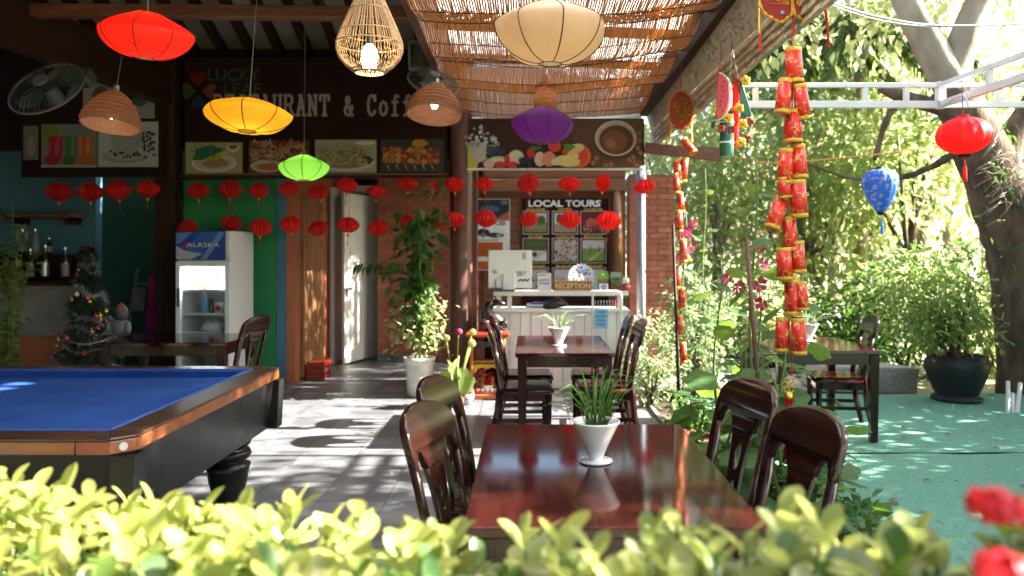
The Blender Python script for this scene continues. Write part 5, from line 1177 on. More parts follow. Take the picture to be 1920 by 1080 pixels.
def dome_lamp(label, px, py, d, wpx, hpx, power, tilt, ztop):
    p = P(px, py, d); Rr = wpx * d / F / 2; Hh = hpx * d / F
    t = thing('rattan_lamp', label, 'lamp', p, group='rattan lamps', rot=(R(tilt[0]), R(tilt[1]), 0))
    prof = [(Rr * math.sin(u * math.pi / 2) ** .7 * (1 if u < .9 else 1.0 - (u - .9) * .6) + .015, Hh * (.5 - u)) for u in [i / 16 for i in range(17)]]
    MB().lathe(prof, 40).obj('woven_shade', 'rattan_shade', t, smooth=True)
    for k in range(4, 17, 2):
        r, z = prof[k]; MB().tube([((r + .002) * math.cos(a), (r + .002) * math.sin(a), z) for a in [i * 6.283 / 36 for i in range(37)]], .003, 4).obj('weave_ring', 'rattan_shade', t)
    MB().tube([(0, 0, Hh * .5), (0, 0, ztop - p.z)], .004, 5).obj('cord', 'cable', t); MB().tube([(0, 0, Hh * .48), (0, 0, Hh * .62)], .02, 10).obj('cap', 'steel', t)
    bulb(t, -Hh * .15, .026, 'bulb_warm'); lamp_light(t, -Hh * .15, power, (1, .70, .42)); return t
dome_lamp('dome rattan lamp hanging before the end of the restaurant sign', 816, 186, 6.0, 98, 66, .16, (-14, 3), 4.4)
dome_lamp('dome rattan lamp hanging below the heavy beam over bar', 212, 203, 5.5, 98, 72, .16, (-12, 3), 3.3)
t = dome_lamp('slim brown woven lamp above the purple lantern', 1022, 172, 7.6, 38, 66, .12, (0, 0), 3.2)

# ------------------------------------------------------------------ strings of red paper lanterns
def paper_mesh(v):
    q = MB(); n = 32
    prof = [(.02, .092), (.045, .090), (.07, .070), (.10, .045), (.116, .018), (.120, .0), (.116, -.018), (.10, -.045), (.07, -.068), (.045, -.086), (.02, -.090)]
    q.lathe(prof, n, scal=lambda k, n_, r, z: (1.05 if k % 2 else .88) * (1 + .05 * math.sin(k * 1.7 + v))); me = q.mesh('paper_shell'); me.materials.append(MATS['paper_red']); return me
PM = [paper_mesh(v) for v in range(3)]
bead_me = MB().ball((0, 0, 0), (.014, .014, .018), 8, 6).mesh('bead'); bead_me.materials.append(MATS['paper_gold'])
tas_me = MB().tube([(0, 0, 0), (.001, 0, -.05), (0, 0, -.10)], [.0015, .003, .006], 5).mesh('tassel'); tas_me.materials.append(MATS['red_thread'])
def paper_lantern(label, px, py, d, wpx, zup, folded=False):
    p = P(px, py, d); t = thing('paper_lantern', label, 'lantern', p, group='red paper lanterns strung below the signs', rot=(rnd.gauss(0, .11), rnd.gauss(0, .11), rnd.uniform(0, 6)))
    s = wpx * d / F / .236 * .97
    o = link('paper_shell', PM[rnd.randrange(3)], None, t); o.scale = (s * (.45 if folded else 1), s, s * rnd.uniform(.82, 1.15))
    b_ = link('bead', bead_me, None, t, loc=(0, 0, -.115 * s)); link('tassel', tas_me, None, t, loc=(0, 0, -.13 * s))
    MB().tube([(0, 0, .085 * s), (0, 0, zup - p.z)], .002, 4).obj('thread', 'red_thread', t)
    return t
D = 8.95
TOP = [(112,360,46),(170,360,44),(222,356,44),(277,354,42),(371,357,40),(432,355,42),(485,357,36),(541,354,38),(597,360,38),(651,347,38),(706,359,36),(765,345,38),(818,350,32),(852,346,36),(908,345,34),(991,344,40),(1068,345,40),(1131,343,40),(1209,350,38)]
BOT = [(352,428,36),(434,419,38),(489,426,40),(545,421,38),(597,429,38),(653,422,40),(709,428,38),(767,415,36),(823,417,34),(853,412,38),(911,410,40),(992,411,34),(1069,412,40),(1141,414,44)]
above = ['over the bar end, outermost', 'over the bar, second from the picture edge', 'over the christmas tree', 'left of the square post', 'just right of the square post', 'above the fridge, upper row', 'above the green wall, upper row', 'over the passage wall edge, upper row', 'over the grained door, upper row', 'over the dark doorway, upper row', 'over the white door, upper row', 'on the brick wall, upper row', 'behind the tall plant tip, upper row', 'on the round post, upper row', 'over the services poster, upper row', 'over the word local, upper row', 'over the word tours, upper row', 'folded thin beside the driftwood trunk, upper row', 'glowing orange before the grey drain pipe']
below = ['low beside the square post, lower row', 'touching the fridge top, lower row', 'by the fridge corner, lower row', 'over the passage wall edge, lower row', 'over the grained door, lower row', 'over the white door edge, lower row', 'over the white door middle, lower row', 'on the brick wall, lower row', 'among the tall plant leaves, lower row', 'on the round post, lower row', 'before the services poster, lower row', 'before the first tours column, lower row', 'before the middle tours column, lower row', 'before the last tours column, lower row']
for i, (px, py, w_) in enumerate(TOP):
    d = D if px > 330 else 8.85
    paper_lantern('red paper lantern ' + above[i], px, py, d, w_, 2.40 if px < 860 else 2.47, folded=(px == 1131))
for i, (px, py, w_) in enumerate(BOT):
    paper_lantern('red paper lantern ' + below[i], px, py, D - .012, w_, P(px, 362, D).z)

# ------------------------------------------------------------------ ceiling fans on the walls
def wall_fan(label, px, py, d, wpx, tilt):
    p = P(px, py, d); r = wpx * d / F / 2
    t = thing('wall_fan', label, 'fan', p, group='wall fans', rot=(R(tilt[0]), R(tilt[1]), R(tilt[2])))
    for k in range(40):
        a = 2 * math.pi * k / 40
        MB().tube([(r * .12 * math.cos(a), -.07, r * .12 * math.sin(a)), (r * .6 * math.cos(a), -.085, r * .6 * math.sin(a)), (r * .98 * math.cos(a), -.02, r * .98 * math.sin(a)), (r * .98 * math.cos(a), .02, r * .98 * math.sin(a)), (r * .5 * math.cos(a), .07, r * .5 * math.sin(a))], .0018, 3).obj('cage_wire', 'fan_grey', t)
    MB().tube([(r * math.cos(a), 0, r * math.sin(a)) for a in [i * 6.283 / 40 for i in range(41)]], .008, 6).obj('cage_rim', 'grey_plastic', t)
    MB().tube([(0, -.09, 0), (0, -.065, 0)], r * .2, 20).obj('hub_cap', 'grey_plastic', t, bevel=.006)
    for k in range(3):
        a = 2 * math.pi * k / 3 + .4; pts = [(.15, -.12), (.75, -.42), (.9, -.1), (.7, .25), (.15, .10)]
        MB().add([(r * (x * math.cos(a) - y * math.sin(a)), -.02 + .05 * y, r * (x * math.sin(a) + y * math.cos(a))) for x, y in pts], [(0, 1, 2, 3, 4)]).obj('blade', 'fan_grey', t)
    MB().tube([(0, -.01, 0), (0, .14, 0)], r * .26, 18).obj('motor', 'fan_grey', t, bevel=.01)
    MB().tube([(0, .12, 0), (0, .18, .08), (0, .18, r * 1.2)], .022, 10).obj('bracket', 'grey_plastic', t, smooth=True)
    MB().span((-.10, .12, r * 1.0), (.10, .24, r * 1.0 + .12)).obj('mount_box', 'fan_grey', t, bevel=.02)
    return t
wall_fan('round caged fan hanging above the bar corner', 88, 166, 5.8, 140, (-38, 0, -8))
wall_fan('tilted caged fan behind the dome rattan lamp', 812, 155, 6.9, 96, (-52, 14, 10))
sk = thing('metal_box_light', 'white box frame hanging by the bamboo blinds', 'box', P(793, 105, 7.4))
for s in (-1, 1): MB().box((s * .12, 0, 0), (.02, .10, .24)).obj('side', 'box_grey', sk); MB().box((0, 0, s * .12), (.26, .10, .02)).obj('side', 'box_grey', sk)
MB().box((0, .04, 0), (.22, .015, .22)).obj('back', 'fan_grey', sk); MB().tube([(0, 0, .13), (0, 0, .8)], .008, 6).obj('hanger', 'cable', sk)

# ------------------------------------------------------------------ festive garlands along the eave
def cyl_between(q, a, b_, r, n=14): return q.tube([a, b_], r, n)
crk = MB().tube([(0, 0, -.5), (0, 0, .5)], .5, 18).mesh('cracker'); crk.materials.append(MATS['cracker_red'])
bnd = MB().lathe([(.49, -.5), (.515, -.5), (.525, -.44), (.515, -.40), (.49, -.40)], 18).mesh('gold_band'); bnd.materials.append(MATS['gold_glitter'])
def flatshade(me):
    me.polygons.foreach_set('use_smooth', [len(p.vertices) == 4 for p in me.polygons]); me.update()
flatshade(crk); bnd.shade_smooth()
def cracker(parent, x, z, w_, h_, lean=0.0, dy=0.0, yaw=0.0):
    M = MB().tube([(0, 0, -h_ / 2), (0, 0, h_ / 2)], [w_ * .52, w_ * .46], 20).mesh('cracker'); M.materials.append(MATS['cracker_red']); flatshade(M)
    o = link('cracker', M, None, parent, loc=(x, dy, z), rot=(rnd.gauss(0, .05), lean, rnd.uniform(0, 6)))
    for s, rr in ((-1, .52), (1, .46)):
        z0 = s * h_ / 2
        MB().lathe([(w_ * rr * .85, z0 + s * .001), (w_ * rr * 1.02, z0 + s * .003), (w_ * rr * 1.06, z0 - s * h_ * .05), (w_ * rr * 1.03, z0 - s * h_ * .10)], 20).obj('gold_band', 'gold_glitter', o, smooth=True)
    return o
def garland(label, px, d, items, top_py, bot_py, tassel=True):
    p = P(px, HY, d); k = d / F; t = thing('firecracker_garland', label, 'garland', (p.x, d, H))
    cx0 = px
    for (x, y, w_, h_, lean) in items: cracker(t, (x - cx0) * k, -(y - HY) * k, w_ * k * 1.1, h_ * k * 1.05, R(lean), rnd.uniform(-.03, .03))
    MB().tube([(0, 0, -(top_py - HY) * k), (.004, .01, -((top_py + bot_py) / 2 - HY) * k), (0, 0, -(bot_py - HY) * k)], .004, 6).obj('cord', 'red_thread', t)
    return t, k
items = [(1489,123,29,62,2), (1467,183,25,62,9), (1500,192,25,62,-10), (1487,237,30,58,2), (1472,312,26,62,3), (1498,303,26,60,-4), (1470,352,22,36,6), (1458,400,26,62,24), (1496,372,28,66,-2), (1483,438,24,60,0), (1469,494,26,56,4), (1498,482,24,56,-3), (1487,557,27,64,1), (1469,628,25,60,2), (1494,629,25,64,-2), (1502,555,20,50,-3)]
gl, k = garland('long string of big red firecrackers with gold ends and red tassel', 1485, 4.37, items, 62, 705)
def rel(x, y): return ((x - 1485) * k, -(y - HY) * k)
# knot and tassel
q = MB()
for a in range(6):
    t_ = a * math.pi / 3; x, z = rel(1479 + 8 * math.cos(t_), 722 + 10 * math.sin(t_)); q.tube([(x + .014 * math.cos(b_), 0, z + .016 * math.sin(b_)) for b_ in [i * 6.283 / 10 for i in range(11)]], .004, 5)
q.obj('gold_knot', 'gold', gl, smooth=True)
x, z0 = rel(1479, 738); _, z1 = rel(1479, 862)
MB().lathe([(.014, z0 + .012), (.024, z0 - .01), (.025, z0 - .03)], 14, (x, 0, 0), close=True).obj('tassel_head', 'gold', gl, smooth=True)
q = MB()
for i in range(60):
    a = rnd.uniform(0, 6.28); r = .024 * math.sqrt(rnd.random()); q.tube([(x + r * math.cos(a), r * math.sin(a), z0 - .02), (x + r * 1.15 * math.cos(a), r * 1.15 * math.sin(a), z1 + rnd.uniform(0, .012))], .0028, 4)
q.obj('tassel_threads', 'petal_red', gl)['kind'] = 'stuff'
items2 = [(1290,275,14,32,-38), (1270,322,14,42,4), (1282,318,13,44,-8), (1267,345,12,36,3), (1277,380,12,36,0), (1272,415,13,38,2), (1280,470,13,40,-3), (1270,520,13,40,3), (1279,560,13,38,-2), (1272,610,13,40,2), (1280,660,12,36,-3)]
g2, k2 = garland('slender string of red firecrackers beyond the hollyhocks', 1275, 7.0, items2, 240, 690)
# medallion above it
md = thing('gold_medallion', 'oval red medallion ringed with gold tinsel hanging under the eave', 'ornament', P(1277, 207, 7.0))
me = shape([ell(0, 0, .105, .165, 30)], .025, .006); me.materials.append(MATS['velvet_red']); remap(me, lambda c: Vector((c.x, -c.z, c.y))); link('plaque', me, None, md)
pp_ = []; 
for i in range(900):
    a = rnd.uniform(0, 6.28); rr = rnd.gauss(1.0, .06); pp_.append((.11 * rr * math.cos(a), rnd.gauss(0, .014), .172 * rr * math.sin(a)))
for i in range(700):
    a = rnd.uniform(0, 6.28); rr = rnd.choice([.35, .62]) + rnd.gauss(0, .04); pp_.append((.10 * rr * math.cos(a), -.018, .155 * rr * math.sin(a)))
o = link('tinsel', leaf_mesh('tinsel', np.array(pp_), nr.normal(0, 1, (len(pp_), 3)), np.full(len(pp_), .022), .22), 'gold_glitter', md); o['kind'] = 'stuff'
MB().tube([(0, 0, .17), (0, 0, .55)], .003, 5).obj('cord', 'red_thread', md)
for s in (-1, 1): MB().tube([(s * .09, 0, -.10), (s * .095, 0, -.28)], [.004, .009], 6).obj('side_tassel', 'gold', md)
# big two lobed plaque above the long garland
bp_ = thing('butterfly_plaque', 'red velvet butterfly plaque edged in gold at the top of the picture', 'ornament', P(1486, 20, 4.37), rot=(0, R(-3), 0))
for s in (-1, 1):
    lobe = [(s * x, z) for x, z in [(.004, .14), (.05, .19), (.12, .18), (.175, .11), (.18, .04), (.155, -.01), (.12, -.035), (.09, -.055), (.06, -.06), (.03, -.04), (.004, -.02)]]
    me = shape([lobe], .022, .004); me.materials.append(MATS['velvet_red']); remap(me, lambda c: Vector((c.x, -c.z, c.y))); wg = link('wing', me, None, bp_)
    n = len(lobe); pts = []
    for i in range(n):
        a = Vector(lobe[i]); b_ = Vector(lobe[(i + 1) % n])
        for j in range(5):
            c = a.lerp(b_, j / 5); pts.append((c.x, -.010, c.y))
    MB().tube(pts + [pts[0]], [.0085 + .004 * math.sin(i * 1.3) for i in range(len(pts) + 1)], 6).obj('gold_edge', 'gold_glitter', wg, smooth=True)
    for j in range(5): MB().tube([(s * .02, -.014, .03), (s * (.05 + .018 * j), -.014, .13 - .022 * j)], .0025, 5).obj('gold_ray', 'gold', wg)
    MB().ball((s * .06, -.016, -.012), (.011, .006, .011)).obj('blue_gem', 'sign_blue', wg, smooth=True)
    MB().tube([(s * .178, 0, .03), (s * .185, 0, -.08), (s * .187, 0, -.17)], [.007, .008, .004], 6).obj('side_tassel', 'gold' if s < 0 else 'red_thread', bp_)
    MB().tube([(s * .186, 0, -.10), (s * .187, 0, -.215)], [.006, .008], 6).obj('side_tassel', 'red_thread', bp_)
MB().tube([(0, 0, -.02), (0, 0, -.14)], .006, 6).obj('cord', 'red_thread', bp_); MB().tube([(0, 0, .14), (.05, 0, .24)], .004, 5).obj('hanger', 'red_thread', bp_)
# watermelon slice and bamboo tubes
wd5 = 5.5
wm = thing('watermelon_ornament', 'paper watermelon slice hanging under the eave', 'ornament', P(1354, 182, wd5), rot=(0, R(4), R(-8)))
arc = [(.0, .155)] + [(.085 * math.cos(t), .155 * math.sin(t)) for t in [math.pi / 2 - math.pi * i / 18 for i in range(19)]]
me = shape([[(-.035 + x, z) for x, z in arc]], .05, .006); me.materials.append(MATS['melon_red']); remap(me, lambda c: Vector((c.x, -c.z, c.y))); link('flesh', me, None, wm)
MB().tube([(-.032 + .088 * math.cos(t), 0, .158 * math.sin(t)) for t in [math.pi / 2 - math.pi * i / 18 for i in range(19)]], .012, 8).obj('rind', 'melon_rind', wm, smooth=True)
for i in range(7): MB().ball((-.005 + rnd.uniform(-.008, .014), -.028, .10 - i * .033), (.005, .004, .009), 7, 5).obj('seed', 'black_plastic', wm)
MB().tube([(-.03, 0, .155), (-.03, 0, 2.95 - P(1354, 182, wd5).z)], .003, 5).obj('cord', 'red_thread', wm)
def flower(q, c, r, yaw=0.0, n=5):
    for j in range(n):
        a = j * 6.283 / n + yaw; q.ball((c[0] + r * .55 * math.cos(a), c[1], c[2] + r * .55 * math.sin(a)), (r * .5, r * .18, r * .5), 8, 5)
bt = thing('bamboo_tube_ornament', 'dark green bamboo tubes with yellow blossoms hanging under the eave', 'ornament', P(1368, 215, wd5 + .05))
MB().tube([(-.02, 0, -.29), (-.02, 0, .0)], .048, 18).obj('tube', 'tube_green', bt); MB().tube([(.05, .03, -.22), (.05, .03, .26)], .022, 12).obj('tube', 'silk_rose', bt)
me = shape([[(.06, .24), (.085, .22), (.15, .0), (.145, -.015), (.08, .0)]], .035, .004); me.materials.append(MATS['tube_green']); remap(me, lambda c: Vector((c.x, -c.z, c.y))); link('cone', me, None, bt)
for (x, z) in ((.05, .035), (.075, -.075), (.065, -.20), (-.03, -.03), (.095, .225), (-.09, .03)):
    q = MB(); flower(q, (x, -.055, z), .036, rnd.random()); f_ = q.obj('blossom', 'petal_yellow', bt, smooth=True); MB().ball((x, -.066, z), .009, 7, 5).obj('centre', 'altar_orange', f_)
for (x, z) in ((-.07, -.105), (.0, -.11), (.13, -.06), (.11, -.17), (.03, .22)):
    q = MB(); flower(q, (x, -.05, z), .03, rnd.random(), 4); q.obj('red_bow', 'velvet_red', bt, smooth=True)
for z in (-.06, -.20): MB().lathe([(.0495, z), (.0495, z + .012)], 18, (-.02, 0, 0)).obj('tape_band', 'paper_white', bt)
for x in (-.02, .06): MB().tube([(x, 0, .0 if x < 0 else .25), (.02, 0, 2.95 - P(1368, 215, wd5 + .05).z)], .0018, 4).obj('thread', 'paper_white', bt)

# ------------------------------------------------------------------ outdoor lanterns
def garden_lantern(label, px, py, d, wpx, hpx, m, kind, ztop):
    p = P(px, py, d); Rr = wpx * d / F / 2; Hh = hpx * d / F; t = thing('garden_lantern', label, 'lantern', p, group='silk lanterns in the garden', rot=(R(2), R(-4), .2))
    if kind == 'round': prof = [(Rr * max(.24, math.sin(u * math.pi)), Hh * .5 * math.cos(u * math.pi)) for u in [.075 + .85 * i / 22 for i in range(23)]]
    else: prof = [(Rr * r, Hh * z) for r, z in ((.25, .5), (.5, .49), (.78, .43), (.95, .33), (1, .21), (.96, .08), (.85, -.07), (.68, -.22), (.5, -.36), (.34, -.46), (.26, -.5))]
    nn = 96; MB().lathe(prof, nn, scal=lambda k_, n_, r, z: 1 - .05 * abs(math.sin(math.pi * k_ / 6)) * min(1, r / Rr)).obj('silk_shell', m, t, smooth=True)
    MB().lathe([(Rr * .24, -Hh * .5), (Rr * .26, -Hh * .53), (Rr * .2, -Hh * .58)], 16, close=True).obj('lower_cap', 'dark_wood', t); MB().lathe([(Rr * .24, Hh * .5), (Rr * .2, Hh * .55)], 16, close=True).obj('upper_cap', 'silk_rose' if kind == 'round' else 'dark_wood', t)
    th = m if kind != 'round' else 'petal_red'
    MB().tube([(0, 0, -Hh * .58), (0, 0, -Hh * .58 - .06), (0, 0, -Hh * .58 - .065), (0, 0, -Hh * .58 - .17)], [.004, .004, .012, .013], 8).obj('tassel', th, t)
    MB().tube([(0, 0, Hh * .55), (0, 0, ztop - p.z)], .003, 5).obj('cord', 'cable', t); return t
garden_lantern('round red silk lantern hanging from the white truss', 1807, 254, 5.5, 98, 70, 'silk_rose', 'round', 2.68)
garden_lantern('blue brocade teardrop lantern hanging by the tree', 1651, 357, 7.0, 66, 80, 'silk_blue', 'drop', 2.36)

# ------------------------------------------------------------------ pots of chives on the tables
def chive_pot(label, loc, white=False, seed=0):
    r_ = random.Random(seed); t = thing('chive_pot', label, 'potted plant', loc, group='white cone pots of chives on the tables')
    MB().lathe([(.001, 0), (.058, 0), (.064, .004), (.062, .009), (.03, .010), (.026, .014), (.040, .05), (.066, .105), (.086, .146), (.092, .153), (.090, .157), (.084, .153), (.06, .11)], 36).obj('pot', 'porcelain', t, smooth=True)
    MB().lathe([(.001, .134), (.04, .136), (.073, .128)], 20).obj('compost', 'soil', t, smooth=True)
    for k in range(46):
        a = r_.uniform(0, 6.28); l2 = r_.uniform(.10, .24) * (1.1 if not white else .8); sp_ = r_.uniform(.05, .6) if k % 5 else r_.uniform(.7, 1.3) * (1.5 if white else 1); rr = .045 * math.sqrt(r_.random()); x0, y0 = rr * math.cos(a), rr * math.sin(a); dx = math.cos(a) * sp_ * l2; dy = math.sin(a) * sp_ * l2
        droop = r_.uniform(0, .35) * l2
        pts = [(x0, y0, .13), (x0 + dx * .3, y0 + dy * .3, .13 + l2 * .5), (x0 + dx * .7, y0 + dy * .7, .13 + l2 * .85 - droop * .2), (x0 + dx * 1.25, y0 + dy * 1.25, .13 + l2 - droop)]
        MB().tube(pts, [.0030, .0028, .0022, .0006], 5, flat=.7).obj('blade', 'leaf_white' if white and k % 2 else 'chive', t, smooth=True)
    return t
chive_pot('white cone pot of green chives on the large near table', (.257, 3.03, .7505), seed=3)
chive_pot('white cone pot of pale grass on the sunny middle table', (.26, 6.72, .7505), True, 5)
chive_pot('white cone pot with striped leaves on the turf table', (2.47, 7.05, .7505), True, 8)

# ------------------------------------------------------------------ tall potted plant beside the door
wp = thing('planter_plant', 'tall lanceolate plant in a white planter beside the round post', 'potted plant', (-1.16, 8.55, 0))
MB().lathe([(.12, 0), (.135, .01), (.128, .05), (.135, .08), (.15, .32), (.165, .38), (.172, .40), (.168, .415), (.15, .40), (.14, .35)], 32, close=True).obj('planter', 'white_planter', wp, smooth=True)
MB().lathe([(.001, .37), (.143, .36)], 16).obj('compost', 'soil', wp)
q = MB(); ps, ds, sz = [], [], []; ps2, ds2, sz2 = [], [], []
for k in range(10):
    hh = rnd.uniform(.5, 2.0) if k > 3 else rnd.uniform(1.6, 2.05); a = rnd.uniform(0, 6.28); ln = rnd.uniform(.12, .44)
    pts = [(.05 * math.cos(a), .05 * math.sin(a), .36)] + [(.05 * math.cos(a) + ln * u ** 1.5 * math.cos(a) + rnd.gauss(0, .012) + .06 * u, .05 * math.sin(a) + ln * u ** 1.5 * math.sin(a), .36 + hh * u) for u in [i / 8 for i in range(1, 9)]]
    q.tube(pts, [.009 * (1 - .75 * i / 8) for i in range(9)], 5)
    for j in range(int(14 + hh * 11)):
        u = rnd.uniform(.22, 1) ; i = min(7, int(u * 8)); p = Vector(pts[i]).lerp(Vector(pts[i + 1]), u * 8 - i)
        aa = rnd.uniform(0, 6.28); ps.append(p); ds.append((math.cos(aa), math.sin(aa), rnd.uniform(-1.1, .3))); sz.append(rnd.uniform(.13, .24))
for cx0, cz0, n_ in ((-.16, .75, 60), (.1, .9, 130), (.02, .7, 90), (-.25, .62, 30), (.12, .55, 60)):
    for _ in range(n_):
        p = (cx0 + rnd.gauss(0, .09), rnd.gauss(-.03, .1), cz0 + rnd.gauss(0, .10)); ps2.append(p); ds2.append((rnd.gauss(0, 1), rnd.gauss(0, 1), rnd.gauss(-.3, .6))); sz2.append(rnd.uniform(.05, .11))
q.tube([(0, 0, 1.25), (-.2, -.05, 1.42), (-.45, -.08, 1.46), (-.62, -.1, 1.40)], [.006, .005, .004, .002], 5)
for i in range(12): u = i / 11; ps.append((-.2 - .42 * u, -.07, 1.44 - .03 * u)); ds.append((-.4, rnd.uniform(-.5, .5), -1 + .5 * u)); sz.append(.16)
q.obj('stems', 'stem_green', wp)['kind'] = 'stuff'
o = link('long_leaves', leaf_mesh('long_leaves', np.array([tuple(p) for p in ps]), np.array(ds), np.array(sz), .9, 2), 'leaf_dark', wp); o['kind'] = 'stuff'
o = link('sunlit_leaves', leaf_mesh('sunlit_leaves', np.array(ps2), np.array(ds2), np.array(sz2), .5, 1), 'leaf_yellowish', wp); o['kind'] = 'stuff'  # lower leaves: sunlit look put into the colour by a paler material
# small plant with pale buds between the planter and the altar
bp2 = thing('bud_plant', 'small plant with upright stalks and pale round buds by the altar', 'potted plant', (-.70, 7.95, 0))
MB().lathe([(.05, 0), (.07, .10), (.075, .14), (.06, .13)], 20, close=True).obj('pot', 'clay', bp2, smooth=True)
for k in range(5):
    a = rnd.uniform(-.6, .6); hh = rnd.uniform(.45, .78); tip = (a * .25 + .03, rnd.gauss(0, .03), hh); st = MB().tube([(0, 0, .1), (a * .1, 0, hh * .5), tip], [.007, .006, .005], 6).obj('stalk', 'leaf_yellowish', bp2, smooth=True)
    MB().ball(tip, (.038, .016, .034), 10, 7, Matrix.Rotation(rnd.uniform(-.5, .5), 4, 'Y')).obj('bud', 'petal_pink' if k == 3 else 'leaf_yellowish', st, smooth=True)
o = link('leaves', leaf_mesh('leaves', np.tile([[0, 0, .12]], (14, 1)) + nr.normal(0, .03, (14, 3)), np.stack([nr.normal(0, .6, 14), nr.normal(0, .6, 14), np.full(14, 1.0)], 1), nr.uniform(.2, .42, 14), .55, 1), 'leaf_garden', bp2); o['kind'] = 'stuff'

# ------------------------------------------------------------------ hollyhocks and fellows in the bed
def lobed_leaf(n=5, seed=0):
    r_ = random.Random(seed); pts = [(0, 0)]; N = 25
    for i in range(N + 1):
        a = -math.pi * .86 + 2 * math.pi * .86 * i / N; lob = .78 + .22 * abs(math.cos(a * n / 2)) + r_.gauss(0, .03)
        pts.append((lob * math.cos(a) * .5 + .42, lob * math.sin(a) * .55))
    q = MB(); q.v = [(x, y, -.10 * (x - .2) ** 2 - .18 * y * y + .03 * math.sin(y * 14) * math.sin(x * 9)) for x, y in pts]
    q.v.append((.42, 0, .03)); c = len(q.v) - 1
    q.f = [(c, i, i + 1) for i in range(1, N + 1)] + [(c, N + 1, 0), (c, 0, 1)]
    me = q.mesh('large_leaf'); me.materials.append(MATS['leaf_big']); me.shade_smooth(); return me
LL = [lobed_leaf(5, s) for s in range(4)]
def rot_to(d, up=(0, 0, 1), roll=0.0):
    x = Vector(d).normalized(); z = Vector(up); y = z.cross(x)
    if y.length < 1e-3: y = Vector((0, 1, 0))
    y.normalize(); z = x.cross(y); M = Matrix((x, y, z)).transposed(); return (M @ Matrix.Rotation(roll, 3, 'X')).to_euler()
def hollyhock(label, loc, hgt, lean, nleaf, leafsize, flowers, fm='petal_pink', taper=.35, low=.05):
    t = thing('hollyhock', label, 'plant', loc, group='hollyhocks in the flower bed')
    def sp_(u): return Vector((lean[0] * u + .02 * math.sin(u * 9), lean[1] * u, hgt * u))
    MB().tube([sp_(i / 12) for i in range(13)], [.013 * (1 - .6 * i / 12) for i in range(13)], 7).obj('stem', 'stem_green', t, smooth=True)
    for k in range(nleaf):
        u = low + (1 - low) * (k + rnd.random() * .6) / nleaf * .97; a = k * 2.4 + rnd.gauss(0, .3); s = leafsize * (1 - (1 - taper) * u) * rnd.uniform(.8, 1.15); pl = s * rnd.uniform(.5, .9)
        p0 = sp_(u); d = Vector((math.cos(a), math.sin(a), rnd.uniform(-.1, .5))); p1 = p0 + d.normalized() * pl
        lf = link('large_leaf', LL[k % 4], None, t, loc=p1, rot=rot_to((math.cos(a), math.sin(a), rnd.uniform(-.75, .05)), roll=rnd.gauss(0, .35))); lf.scale = (s, s, s)
        MB().tube([p0, (p0 + p1) / 2 + Vector((0, 0, .02)), p1], .0035, 5).obj('leaf_stalk', 'stem_green', t)
    for (u, dx, dz, s) in flowers:
        p = sp_(u) + Vector((dx, -.05, dz)); q = MB()
        for j in range(6):
            a = j * 6.283 / 6; b0 = []
            M = Matrix.Translation(p) @ Matrix.Rotation(.9 * math.sin(u * 40), 4, 'Z') @ Matrix.Rotation(.5 * math.cos(u * 31), 4, 'X') @ Matrix.Rotation(a + rnd.gauss(0, .15), 4, 'Y')
            q.add([(0, 0, 0), (s * .35, -s * .25, s * .75), (0, -s * .35, s), (-s * .35, -s * .25, s * .75)], [(0, 1, 2, 3)], M)
        f_ = q.obj('flower', fm, t); MB().ball(tuple(p + Vector((0, -.012, 0))), s * .16, 8, 6).obj('flower_centre', 'petal_yellow', f_, smooth=True)
    return t
hollyhock('tall hollyhock with magenta flowers behind the large table chairs', (1.38, 4.95, 0), 2.12, (.02, .0), 20, .23, [(.74, .03, 0, .042), (.69, .045, .0, .05), (.635, .03, 0, .055), (.58, .06, 0, .05), (.64, -.10, -.03, .05)])
hollyhock('hollyhock with pink flowers next to the slender garland', (1.62, 8.45, 0), 1.95, (.04, 0), 15, .24, [(.88, -.02, 0, .085), (.82, .03, 0, .085), (.93, .05, 0, .06), (.76, -.03, 0, .08)])
hollyhock('low hollyhock clump with broad leaves beside the sunny table', (1.20, 4.95, 0), .62, (.05, -.1), 13, .35, [])
hollyhock('broad leaved hollyhock clump between chair backs', (1.34, 4.3, 0), .85, (-.02, 0), 13, .34, [])
hollyhock('broad leaved clump under the red tassel', (1.60, 4.55, 0), .62, (.1, 0), 12, .32, [])
hollyhock('broad leaved clump before the clay bowl pot', (1.18, 5.55, 0), .5, (.0, -.1), 12, .34, [])
hollyhock('broad leaved clump near the dark upright stake', (1.36, 6.45, 0), .55, (.05, 0), 12, .33, [])
hollyhock('tall leafy clump between the two hollyhock stalks', (1.42, 5.15, 0), 1.0, (-.08, 0), 15, .25, [])
hollyhock('upright leafy hollyhock just right of the sunny table', (1.30, 5.6, 0), 1.5, (.04, 0), 17, .29, [(.9, .03, 0, .05)])
hollyhock('tall broad leaved stalk behind the turf side chair', (1.64, 5.0, 0), 1.55, (-.03, 0), 17, .25, [])
hollyhock('leafy stalk close behind the far chair', (1.42, 4.55, 0), 1.15, (.03, 0), 15, .32, [])
hollyhock('young hollyhock shoot near the hedge end of the bed', (1.28, 3.55, 0), .66, (.05, 0), 11, .22, [])
hollyhock('hollyhock without flowers at the bend of the bed', (1.58, 5.35, 0), 1.35, (-.05, 0), 14, .22, [])
hollyhock('slim leafy hollyhock in front of the far shrubs', (2.05, 9.3, 0), 2.5, (.0, 0), 18, .20, [])
